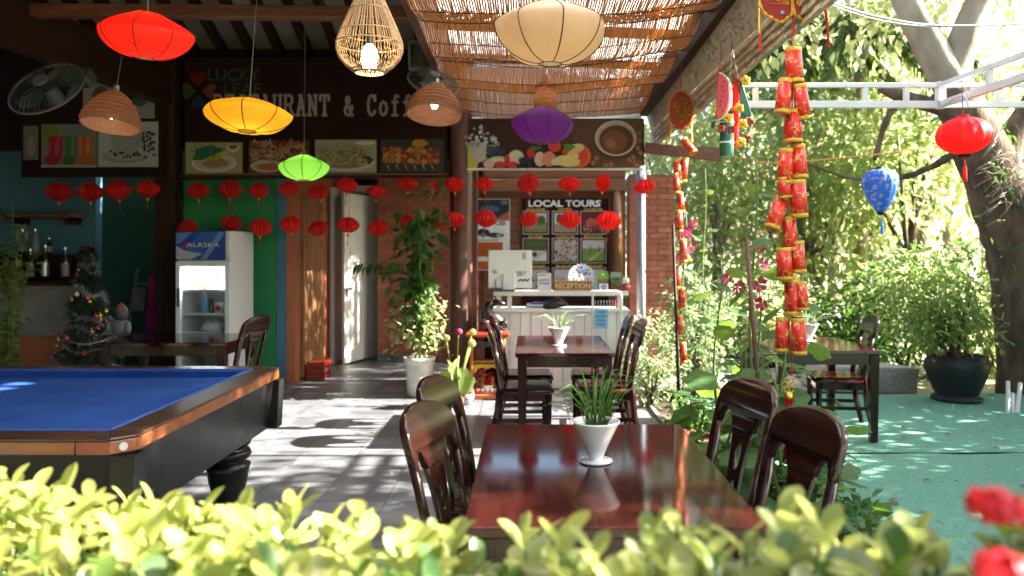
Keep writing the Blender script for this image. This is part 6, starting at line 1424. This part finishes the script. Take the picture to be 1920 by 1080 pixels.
def leafy_shrub(name, label, loc, r, n_cl, per, size, m, kind=0, spread=.10, trunk=True, group=None, wd=.5, nst=7, stem='stem_brown', cat='shrub', zc=None, shell=.3, down=.3):
    t = thing(name, label, cat, loc, group=group); zc = zc if zc is not None else r[2]
    cen = in_ellipsoid(n_cl, (0, 0, zc), r, shell); cen[:, 2] = np.maximum(cen[:, 2], .05); pos, d = clumps(cen, per, spread, down=down)
    q = MB()
    for k in range(nst):
        c = cen[rnd.randrange(len(cen))]; q.tube([(rnd.gauss(0, .04), rnd.gauss(0, .04), 0), (c[0] * .4, c[1] * .4, c[2] * .55), tuple(c)], [.02, .014, .005], 5)
    q.obj('stems', stem, t)['kind'] = 'stuff'
    o = link('crown', leaf_mesh('crown', pos, d, nr.uniform(.7, 1.25, len(pos)) * size, wd, kind), m, t); o['kind'] = 'stuff'; return t
leafy_shrub('variegated_shrub', 'pale variegated shrub at the foot of the grey drain pipe', (1.25, 7.95, 0), (.34, .3, .48), 60, 22, .055, 'leaf_pale', 1, .05)
leafy_shrub('variegated_shrub', 'bushy pale shrub right of the brick pier', (1.75, 8.5, 0), (.40, .4, .62), 70, 22, .06, 'leaf_pale', 1, .06)
leafy_shrub('ground_shrub', 'low green shrub filling the bed by the sunny table', (1.32, 6.2, 0), (.2, .45, .2), 36, 18, .07, 'leaf_dark', 1, .05)
leafy_shrub('ground_shrub', 'low green shrub filling the bed behind the chairs', (1.5, 3.9, 0), (.2, .7, .18), 36, 18, .075, 'leaf_dark', 1, .05)
cp_ = thing('clay_pot', 'brown clay bowl pot half hidden by hollyhock leaves', 'pot', (1.16, 5.85, 0)); MB().lathe([(.10, 0), (.17, .10), (.185, .19), (.195, .20), (.18, .21), (.15, .17)], 24, close=True).obj('bowl', 'clay', cp_, smooth=True); MB().lathe([(.001, .17), (.16, .165)], 16).obj('compost', 'soil', cp_)
def stick(name, label, pts, r, m, cat): return tag(MB().tube(pts, r, 7).obj(name, m, smooth=True), label, cat)
stick('bamboo_stake', 'leaning brown stake behind the chairs beside magenta hollyhock', [P(1400, 445, 4.75), P(1415, 640, 4.7), Vector((P(1444, 830, 4.6).x, 4.6, -.02))], [.012, .014, .015], 'brown_wood_y', 'stake')
stick('bamboo_stake', 'dark upright stake beside the slender firecracker string', [P(1262, 420, 6.9), Vector((P(1275, 690, 6.9).x, 6.9, -.02))], [.012, .016], 'dark_wood', 'stake')
stick('garden_twine', 'green twine slanting down from the leaning stake', [P(1418, 640, 4.7), P(1470, 760, 4.75), P(1520, 850, 4.8)], .004, 'stem_green', 'twine')

# ------------------------------------------------------------------ potted bush, stone and big tree at the turf's edge
gp = thing('glazed_pot_bush', 'leafy bush in a big black glazed pot on the turf edge', 'potted plant', (4.42, 8.25, 0))
MB().lathe([(.20, 0), (.235, .005), (.245, .03), (.235, .055), (.20, .06), (.205, .075), (.25, .18), (.295, .30), (.31, .37), (.30, .42), (.275, .45), (.29, .47), (.285, .48), (.26, .465), (.24, .40)], 40, close=True).obj('glazed_pot', 'black_glaze', gp, smooth=True)
MB().lathe([(.001, .42), (.245, .41)], 16).obj('compost', 'soil', gp)
cen = np.concatenate([in_ellipsoid(130, (-.34, 0, 1.12), (.60, .5, .46), .2)[:100], in_ellipsoid(36, (-.02, 0, .76), (.42, .4, .26), .2)]); pos, d = clumps(cen, 20, .085)
q = MB()
for k in range(14):
    c = cen[rnd.randrange(len(cen))]; q.tube([(rnd.gauss(0, .05), rnd.gauss(0, .05), .4), (c[0] * .45, c[1] * .45, .45 + (c[2] - .4) * .5), tuple(c)], [.016, .012, .004], 5)
q.obj('stems', 'stem_brown', gp)['kind'] = 'stuff'
o = link('crown', leaf_mesh('crown', pos, d, nr.uniform(.05, .10, len(pos)), .45, 1), 'leaf_garden', gp); o['kind'] = 'stuff'
sb = MB().box((0, 0, 0), (1.15, .55, .30)); sb.v = [(x + rnd.uniform(-.05, .05) + (.10 if z > 0 and x < 0 else 0), y + rnd.uniform(-.05, .05), z + rnd.uniform(-.03, .03)) for x, y, z in sb.v]
tag(sb.obj('stone_block', 'granite', bevel=.03, seg=3, loc=(3.72, 9.1, .12), rot=(0, R(2), R(4))), 'rough grey granite block lying beside the black pot', 'stone')
for k, (px, py0, py1) in enumerate(((1890, 715, 770), (1899, 738, 774), (1913, 718, 776))):
    a = P(px, py0, 7.75); b_ = P(px - (6 if k == 2 else 0), py1, 7.6); tag(MB().tube([a, Vector((b_.x, b_.y, -.03))], .019, 10).obj('white_peg', 'white_paint'), ['tall white peg at the tree foot nearest black pot', 'short white peg in the middle of three', 'leaning white peg at the picture edge'][k], 'peg', 'white pegs at the tree foot')
def limb(pts, rad, n=12, wob=.0): return MB().tube(pts, rad, n)
bt_ = thing('big_tree', 'large old garden tree with forked pale limbs and mossy trunk', 'tree', (0, 0, 0))
D8 = 8.8
def curve(ps, k=4):
    out = []
    for i in range(len(ps) - 1):
        p0 = ps[max(i - 1, 0)]; p1 = ps[i]; p2 = ps[i + 1]; p3 = ps[min(i + 2, len(ps) - 1)]
        for j in range(k):
            t = j / k; out.append(.5 * ((2 * p1) + (p2 - p0) * t + (2 * p0 - 5 * p1 + 4 * p2 - p3) * t * t + (3 * p1 - p0 - 3 * p2 + p3) * t ** 3))
    return out + [ps[-1]]
def rough(o, amp, sc):
    me = o.data
    for v in me.vertices:
        c = v.co; n = v.normal; v.co = c + n * amp * (math.sin(c.x * sc + 1.3 * math.sin(c.z * sc * .7)) * math.sin(c.y * sc * 1.1 + c.z * sc * .3) + .5 * math.sin(c.z * sc * 2.3 + c.x * sc * 2))
    me.update(); return o
tr = curve([P(1950, 800, D8), P(1940, 640, D8), P(1915, 480, D8), P(1870, 350, D8), P(1820, 240, D8), P(1785, 165, D8)], 6)
rough(MB().tube(tr, [.42 - .20 * i / (len(tr) - 1) for i in range(len(tr))], 24).obj('trunk', 'bark', bt_, smooth=True), .022, 14)
for ps_, r0, r1, m_ in (([(1790,170),(1745,90),(1700,0),(1650,-160)], .20, .12, 'pale_bark'), ([(1780,165),(1812,60),(1850,-40),(1880,-220)], .18, .10, 'pale_bark'), ([(1800,215),(1740,195),(1690,180),(1650,165)], .10, .05, 'bark'), ([(1870,330),(1900,250),(1960,160)], .16, .10, 'bark'), ([(1830,260),(1770,300),(1700,330),(1600,335),(1500,300)], .05, .012, 'bark'), ([(1690,180),(1660,230),(1640,300)], .05, .02, 'bark')):  # top limbs use pale tan bark that also carries their sunlit tone
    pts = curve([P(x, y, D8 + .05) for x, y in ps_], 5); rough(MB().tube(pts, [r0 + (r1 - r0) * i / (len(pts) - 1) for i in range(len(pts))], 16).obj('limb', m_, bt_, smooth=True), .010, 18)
cen = np.concatenate([in_ellipsoid(120, (4.2, 10.2, 6.6), (2.6, 1.5, 1.5), .2), in_ellipsoid(60, (6.8, 10.7, 5.8), (1.6, 1.2, 1.5), .2), in_ellipsoid(26, (3.9, 9.9, 4.6), (1.6, .8, .5), .2)]); pos, d = clumps(cen, 26, .22, down=.5)
o = link('crown', leaf_mesh('crown', pos, d, nr.uniform(.12, .22, len(pos)), .5, 0), 'leaf_yellowish', bt_); o['kind'] = 'stuff'
q = MB()
for k in range(60):
    p = P(1885 + rnd.gauss(0, 16), 330 + rnd.gauss(0, 45), D8 - .36); a = rnd.uniform(2.2, 5.5); q.tube([p, p + Vector((.12 * math.cos(a), -.08, .10 * math.sin(a))), p + Vector((.26 * math.cos(a), -.10, .16 * math.sin(a) - .06))], [.006, .005, .002], 4)
q.obj('aerial_roots', 'pale_bark', bt_)['kind'] = 'stuff'
pos, d = clumps([P(1880 + rnd.gauss(0, 22), 360 + rnd.gauss(0, 60), D8 - .42) for _ in range(9)], 9, .06); o = link('orchid_leaves', leaf_mesh('orchid_leaves', pos, d, nr.uniform(.08, .16, len(pos)), .45, 2), 'leaf_dark', bt_); o['kind'] = 'stuff'

# ------------------------------------------------------------------ white truss and cables
tr_ = thing('white_truss', 'white square tube truss crossing above the turf', 'truss', (0, 0, 0))
zt1, zt2 = 2.80, 2.655; XC, YT = 3.12, 6.05; s5 = .036
for z, w_ in ((zt1, .034), (zt2, .052)):
    MB().bar((1.45, YT, z), (XC - .03, YT, z), .04, w_).obj('rail', 'white_metal', tr_, bevel=.003); MB().bar((XC + .03, YT, z), (5.6, YT, z), .04, w_ * .9).obj('rail', 'white_metal', tr_, bevel=.003); MB().bar((XC, YT - .03, z), (XC + .12, 3.0, z), .04, w_).obj('rail', 'white_metal', tr_, bevel=.003)
MB().span((XC - .029, YT - .029, zt2 - .03), (XC + .029, YT + .029, zt1 + .025)).obj('corner_post', 'white_metal', tr_)
for x in (1.72, 2.55, 2.86, 3.55, 4.2): MB().bar((x, YT, zt2 + .027), (x, YT, zt1 - .018), .035, .035).obj('strut', 'white_metal', tr_)
for y in (5.45, 4.7, 3.9): MB().bar((XC + .04 * (YT - y), y, zt2 + .027), (XC + .04 * (YT - y), y, zt1 - .018), .035, .035).obj('strut', 'white_metal', tr_)
MB().tube(curve([P(1765, 200, 6.0), P(1785, 186, 5.8), P(1808, 180, 5.6), P(1816, 200, 5.5)], 5), .008, 6).obj('hook_wire', 'white_metal', tr_)
def cable(name, label, pts, r=.008, m='cable', cat='cable'): return tag(MB().tube(curve([P(*p) for p in pts], 8), r, 6).obj(name, m, smooth=True), label, cat)
cable('overhead_cable', 'grey overhead cable crossing from the eave past the tree', [(1555, 4, 6.2), (1640, 30, 6.4), (1760, 48, 6.6), (1930, 44, 6.8)], .009, 'pole_grey')
cable('overhead_cable', 'thin second cable beside the grey overhead cable', [(1555, 8, 6.25), (1650, 38, 6.45), (1770, 50, 6.65), (1930, 38, 6.8)], .005, 'pole_grey')
cable('garden_rope', 'pale rope sagging from the tie beam towards the tree', [(1350, 285, 8.9), (1440, 305, 8.6), (1560, 298, 8.4), (1680, 285, 8.3), (1790, 268, 8.4)], .007, 'bamboo_stick', 'rope')

# ------------------------------------------------------------------ garden behind and beside
def tree(name, label, loc, h, trunk_r, crown_c, crown_r, n_cl, per, size, m, bark='far_bark', spread=.28, lean=(0, 0), group='garden trees', limbs=6, wd=.5, kind=0, down=.5, shell=.25, thin=1.0):
    t = thing(name, label, 'tree', loc, group=group); cz = crown_c[2]
    pts = [Vector((lean[0] * u + .05 * math.sin(u * 7 + loc[0]), lean[1] * u + .04 * math.sin(u * 5), cz * 1.02 * u)) for u in [i / 10 for i in range(11)]]
    q = MB().tube(pts, [trunk_r * (1 - .65 * i / 10) for i in range(11)], 10)
    cen = in_ellipsoid(n_cl, crown_c, crown_r, shell)
    for k in range(limbs):
        c = Vector(cen[rnd.randrange(n_cl)]); u = rnd.uniform(.45, .85); p = pts[int(u * 10)]; q.tube([p, p.lerp(c, .5) + Vector((0, 0, .15)), c], [trunk_r * .4, trunk_r * .22, trunk_r * .06], 6)
    q.obj('trunk', bark, t, smooth=True)
    pos, d = clumps(cen, max(8, int(per * thin)), spread, down=down)
    o = link('crown', leaf_mesh('crown', pos, d, nr.uniform(.65, 1.3, len(pos)) * size, wd, kind), m, t); o['kind'] = 'stuff'; return t
GT = [ # px, d, crown centre height, radii, clusters, leaves per, leaf size, material, label
 (1255, 13.5, 2.9, (1.3, 1.0, 1.7), 130, 26, .17, 'leaf_yellowish', 'bright yellowish tree rising behind the brick pier'),
 (1345, 12.2, 2.3, (.9, .8, 1.3), 100, 24, .13, 'leaf_garden', 'slender green tree behind the watermelon ornament'),
 (1400, 16.0, 3.6, (1.7, 1.2, 2.2), 130, 26, .20, 'leaf_pale', 'pale green tree behind the hollyhocks'),
 (1470, 13.0, 2.6, (1.1, .9, 1.3), 90, 24, .17, 'leaf_yellowish', 'yellow green tree behind the red firecrackers'),
 (1560, 15.5, 4.4, (1.7, 1.2, 2.0), 110, 26, .22, 'leaf_garden', 'broad leafed tree above the white truss'),
 (1545, 12.4, 2.2, (1.0, .8, 1.0), 90, 24, .16, 'leaf_garden', 'leafy small tree between garland and blue lantern'),
 (1640, 11.6, 3.0, (1.0, .8, .8), 80, 24, .17, 'leaf_garden', 'vine covered tree with dark trunk behind the blue lantern'),
 (1700, 14.2, 3.4, (1.5, 1.1, 1.7), 110, 26, .20, 'leaf_yellowish', 'tall bright tree left of the big trunk'),
 (1780, 17.5, 4.4, (2.2, 1.3, 2.4), 120, 26, .24, 'leaf_pale', 'far pale tree behind the big forked trunk'),
 (1880, 13.0, 3.6, (1.4, 1.0, 1.8), 90, 24, .18, 'leaf_yellowish', 'bright tree at the picture edge behind the trunk'),
 (1300, 19.0, 4.6, (2.3, 1.3, 2.6), 120, 26, .25, 'leaf_garden', 'far tree over the end of the tie beam'),
 (1470, 21.0, 5.4, (2.8, 1.4, 3.0), 120, 26, .28, 'leaf_yellowish', 'far sunlit tree behind the firecracker string'),
 (1640, 22.0, 5.0, (2.8, 1.4, 3.2), 120, 26, .28, 'leaf_pale', 'far hazy tree behind the blue lantern'),
 (1850, 23.0, 5.0, (3.2, 1.4, 3.4), 120, 26, .30, 'leaf_yellowish', 'far tree at the edge beyond the big trunk'),
]
for (px, d, cz, rad, ncl, per, sz, m_, lab_) in GT:
    x = (px - CX) * d / F; tree('garden_tree', lab_, (x, d, -.06), cz, .06 + .008 * d / 2, (0, 0, cz), rad, ncl, per, sz, m_, lean=(rnd.gauss(0, .2), 0), bark='far_bark' if px != 1640 else 'bark', spread=.16 + d * .008, thin=.7 if d < 15 else .38)
# bare pale trunks standing among them
for k, (px, d, r, h) in enumerate(((1347, 14.5, .09, 5.5), (1502, 14.8, .07, 5), (1600, 17, .12, 8), (1655, 19, .10, 8), (1530, 12.5, .05, 4))):
    x = (px - CX) * d / F; t = thing('slender_tree', ['thin pale trunk behind the leafy hollyhock', 'thin grey trunk right of the firecrackers', 'tall palm like trunk above the truss', 'straight pale trunk near the overhead cable', 'thin branching trunk beside the garland'][k], 'tree', (x, d, -.06), group='bare slender trunks')
    MB().tube([(0, 0, 0), (.08 * math.sin(k), 0, h * .4), (.12 * math.cos(k), 0, h * .75), (.2 * math.sin(k * 2), 0, h)], [r, r * .9, r * .75, r * .5], 10).obj('trunk', 'pale_bark', t, smooth=True)
    for j in range(3): MB().tube([(.08, 0, h * (.5 + .1 * j)), (.3 * (-1) ** j, .1, h * (.6 + .1 * j)), (.5 * (-1) ** j, .1, h * (.75 + .1 * j))], [r * .4, r * .25, r * .1], 6).obj('limb', 'pale_bark', t, smooth=True)
    pos, dd = clumps(in_ellipsoid(20, (0, 0, h), (.9, .7, .6)), 22, .2, down=.6); o = link('crown', leaf_mesh('crown', pos, dd, nr.uniform(.15, .28, len(pos)), .45), 'leaf_pale', t); o['kind'] = 'stuff'
# shrubs
SH = [(1235, 11.5, .8, .7, 'leaf_garden', 'green shrub behind the grey pipe'), (1310, 10.6, .75, .65, 'leaf_pale', 'pale shrub behind the slender garland foot'), (1385, 11.2, .9, .8, 'leaf_garden', 'round shrub behind the hollyhock stalk'), (1455, 10.8, .7, .55, 'leaf_yellowish', 'yellowish shrub behind the firecracker bottom'), (1530, 10.9, .6, .5, 'leaf_dark', 'dark shrub behind the turf table pot'), (1590, 11.8, .7, .7, 'leaf_garden', 'shrub behind the turf table chair'), (1690, 10.3, .75, .75, 'leaf_dark', 'dark leafy shrub behind the granite block'), (1760, 11.2, .9, .9, 'leaf_dark', 'dense dark shrub behind the black pot'), (1870, 10.4, .8, .6, 'leaf_garden', 'shrub behind the foot of the big trunk'), (1600, 9.9, .35, .3, 'leaf_dark', 'low dark plant left of the granite block')]
for (px, d, rx, rz, m_, lab_) in SH:
    leafy_shrub('garden_shrub', lab_, ((px - CX) * d / F, d, -.06), (rx, rx * .8, rz), 70, 24, .11, m_, 0, .10, group='shrubs along the garden edge')
# palm with hanging fronds
def palm(label, loc, h, n=13, fl=1.9):
    t = thing('palm_tree', label, 'palm', loc, group='palms beyond the eave'); MB().tube([(0, 0, 0), (.05, 0, h * .5), (0, 0, h)], [.12, .10, .09], 10).obj('trunk', 'pale_bark', t, smooth=True)
    for k in range(n):
        a = k * 6.283 / n + rnd.gauss(0, .15); el = rnd.uniform(-.1, .9); pts = []
        for i in range(12):
            u = i / 11; r = fl * u * math.cos(el * (1 - u * .4)); pts.append(Vector((r * math.cos(a), r * math.sin(a), h + fl * (math.sin(el) * u - .85 * u * u))))
        fr_ = MB().tube(pts, [.014 * (1 - .8 * i / 11) for i in range(12)], 5).obj('frond', 'stem_green', t)
        ps, ds = [], []
        for i in range(1, 12):
            for j in range(5):
                p = pts[i - 1].lerp(pts[i], j / 5); dv = (pts[i] - pts[i - 1]).normalized(); sd = dv.cross(Vector((0, 0, 1)))
                for s in (-1, 1): ps.append(p[:]); ds.append((sd * s + dv * .5 + Vector((0, 0, -.55 + rnd.gauss(0, .1))))[:])
        o = link('leaflets', leaf_mesh('leaflets', np.array(ps), np.array(ds), nr.uniform(.35, .55, len(ps)), .25, 2), 'leaf_palm', fr_); o['kind'] = 'stuff'
    return t
palm('palm with drooping fronds behind the overhead cable', ((1610 - CX) * 12.5 / F, 12.5, -.06), 5.2); palm('palm just beyond the eave corner', ((1500 - CX) * 14.0 / F, 14.0, -.06), 5.4, 13, 2.1)
# trees and shrubs standing beside the terrace, out of the picture, that shade it
tree('shade_tree', 'dense shade tree beside the turf next to the terrace', (6.4, 3.9, -.06), 4.4, .18, (0, 0, 4.5), (1.7, 1.6, 2.0), 230, 34, .21, 'leaf_garden', bark='bark', spread=.22, group='shade trees beside the terrace', shell=.05)
tree('shade_tree', 'low shade tree by the hedge end of the turf', (3.3, 1.3, -.06), 2.2, .08, (0, 0, 2.45), (.6, .7, .80), 110, 30, .13, 'leaf_garden', bark='bark', spread=.14, group='shade trees beside the terrace', shell=.05)
for k, (x, y, r, z) in enumerate(((7.3, 6.2, .9, 1.75), (7.2, 7.5, .9, 1.7), (7.0, 8.8, .9, 1.6), (6.9, 2.4, 1.0, 1.3), (8.6, 5.2, 1.2, 1.7), (7.0, 3.7, .9, 1.8), (7.1, 5.0, .9, 1.8))):  # unseen shrubs put in to shade the turf
    leafy_shrub('shade_shrub', ['shade shrub level with the far turf seam', 'shade shrub beyond the turf table', 'shade shrub beside the big tree', 'shade shrub level with the large table', 'outer shade shrub behind the shade tree', 'shade shrub at the foot of the shade tree', 'shade shrub just short of the far turf seam'][k], (x, y, -.06), (r, r, z), 110, 34, .18, 'leaf_garden', 0, .14, group='shrubs shading the turf')

# ------------------------------------------------------------------ flowering hedge in front of the camera
hg = thing('ixora_hedge', 'sunlit flowering hedge with glossy yellow green leaves in front', 'hedge', (0, 0, 0))
def hedge_leaf(seed):
    r_ = random.Random(seed); n = 9; q = MB(); cur = r_.uniform(.05, .22); fold = r_.uniform(.10, .3)
    for i in range(n):
        u = i / (n - 1); w_ = .5 * (math.sin(math.pi * min(1, u * .80 + .10) ** 1.25) ** .9) * (.54) if 0 < i < n - 1 else .015
        z = -cur * u * u
        q.v += [(u, w_, z + fold * w_), (u, 0, z), (u, -w_, z + fold * w_)]
    for i in range(n - 1):
        for j in range(2): a = i * 3 + j; q.f.append((a, a + 3, a + 4, a + 1))
    me = q.mesh('leaf'); me.materials.append(MATS['leaf_hedge']); me.shade_smooth(); return me
HL = [hedge_leaf(s) for s in range(6)]
hr = random.Random(21)
def hedge_mid(x): return 1.36 - .36 * (x + .2)                # depth of the hedge's middle line at x
def hedge_top(x):
    y = hedge_mid(x); return 1.022 + .20 * max(0, x + .02) + .022 * math.sin(x * 9) * math.sin(x * 23 + 1) + .034 * math.exp(-((x - .08) / .22) ** 2)
big = []; small = []
stems = MB()
for k in range(720):
    x = hr.uniform(-2.2, 1.15); dy = hr.uniform(-.42, .30); y = hedge_mid(x) + dy
    lay = hr.random(); z = hedge_top(x) - .9 * max(0, abs(dy + .06) - .12) ** 1.5 - (0 if lay < .5 else hr.uniform(.04, .30)) + hr.gauss(0, .022)
    tip = Vector((x, y, z)); stems.tube([(x + hr.gauss(0, .03), y + hr.gauss(0, .03), z - .30), (x + hr.gauss(0, .01), y, z - .12), tip], [.004, .0032, .0022], 5)
    nl = hr.randint(6, 9); a0 = hr.uniform(0, 6.28)
    for j in range(nl):
        a = a0 + j * 2.4; up = hr.uniform(.15, 1.0) if j < nl - 3 else hr.uniform(.9, 2.2); s = hr.uniform(.056, .104) * (1.0 if j < nl - 3 else .75)
        d = Vector((math.cos(a), math.sin(a), up)); p = tip - Vector((0, 0, .012 * (nl - j)))
        rec = (p, rot_to(d, roll=hr.gauss(0, .35)), s)
        px = CX + p.x / p.y * F; py = HY + (H - p.z) / p.y * F
        (big if lay < .5 and -40 < px < 1960 and py < 1075 and dy < .26 else small).append((s / p.y * (1.3 - (py - 880) / 500), rec))
big.sort(key=lambda e: -e[0])
for _, (p, e, s) in big[:300]:
    o = bpy.data.objects.new('leaf', hr.choice(HL)); C.objects.link(o); o.parent = hg; o.location = p; o.rotation_euler = e; o.scale = (s, s, s)
vv, ff = [], []
hv = [np.array([v.co[:] for v in m.vertices]) for m in HL]; hf = [[tuple(p.vertices) for p in m.polygons] for m in HL]
off = 0
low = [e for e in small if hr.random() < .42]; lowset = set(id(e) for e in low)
for _, (p, e, s) in big[300:] + [e for e in small if id(e) not in lowset]:
    k = hr.randrange(6); M = np.array(e.to_matrix()); v = (hv[k] * s) @ M.T + np.array(p); vv.append(v); ff += [tuple(i + off for i in f) for f in hf[k]]; off += len(v)
me = bpy.data.meshes.new('foliage'); me.from_pydata(np.concatenate(vv).tolist(), [], ff); me.shade_smooth(); o = link('foliage', me, 'leaf_hedge', hg); o['kind'] = 'stuff'
stems.obj('stems', 'stem_green', hg)['kind'] = 'stuff'
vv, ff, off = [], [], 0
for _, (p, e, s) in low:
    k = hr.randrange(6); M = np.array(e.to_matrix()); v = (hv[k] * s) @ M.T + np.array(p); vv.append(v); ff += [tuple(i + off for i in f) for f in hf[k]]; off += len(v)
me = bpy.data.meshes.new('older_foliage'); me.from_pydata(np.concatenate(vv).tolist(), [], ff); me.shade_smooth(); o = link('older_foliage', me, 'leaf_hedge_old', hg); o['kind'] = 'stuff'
def ixora(px, py, d, r, n, m='petal_red'):
    c = P(px, py, d); q = MB()
    for k in range(n):
        v = Vector((hr.gauss(0, 1), hr.gauss(0, 1), abs(hr.gauss(0, .8)) - .1)).normalized(); f_r = hr.uniform(.55, 1.1); p = c + Vector((v.x * r * f_r, v.y * r * f_r, v.z * r * .7 * f_r))
        for j in range(4):
            a = j * math.pi / 2 + hr.random(); u = v.orthogonal().normalized(); w2_ = v.cross(u); dd = u * math.cos(a) + w2_ * math.sin(a); e2 = v.cross(dd); s = r * .46
            q.add([tuple(p), tuple(p + dd * s * .5 + e2 * s * .28), tuple(p + dd * s), tuple(p + dd * s * .5 - e2 * s * .28)], [(0, 1, 2, 3)])
        q.tube([c - Vector((0, 0, r * .6)), p], .0012, 3)
    return q.obj('flower_head', m, hg)
ixora(1868, 955, .86, .029, 80); ixora(1880, 1078, .80, .029, 80)


for k, (x, y) in enumerate(((-8.0, -5.2), (-4.6, -5.8), (-1.5, -6.2))):  # unseen trees added to cut the sky light entering the hall
    tree('sky_block_tree', ['bushy unseen tree added behind the camera at the bar side', 'bushy unseen tree added behind the camera opposite the pool table', 'bushy unseen tree added behind the camera opposite the large table'][k], (x, y, -.06), 3, .15, (0, 0, 2.6), (2.1, 1.0, 2.4), 150, 26, .26, 'leaf_garden', bark='bark', spread=.25, group='unseen trees added to darken the hall', shell=.05)

# dry leaves dropped on the turf and the tiles
fp = []
for _ in range(170):
    if rnd.random() < .7: fp.append((rnd.uniform(1.9, 5.2), rnd.uniform(2.6, 8.5), .018))
    else: fp.append((rnd.uniform(-2.6, 1.1), rnd.uniform(5.2, 10.5), .005))
fp = np.array(fp); fd = np.stack([nr.normal(0, 1, len(fp)), nr.normal(0, 1, len(fp)), nr.normal(0, .12, len(fp))], 1)
mat('leaf_dry', (.30, .20, .08), .8, (.18, .10, .04), 20, island=.4, hue=.03)
o = link('fallen_leaves', leaf_mesh('fallen_leaves', fp, fd, nr.uniform(.03, .075, len(fp)), .5, 1, np.tile([0, 0, 1.0], (len(fp), 1)) + nr.normal(0, .15, (len(fp), 3))), 'leaf_dry')
o['kind'] = 'stuff'; o['label'] = 'small dry leaves scattered over turf and tiles'; o['category'] = 'fallen leaves'
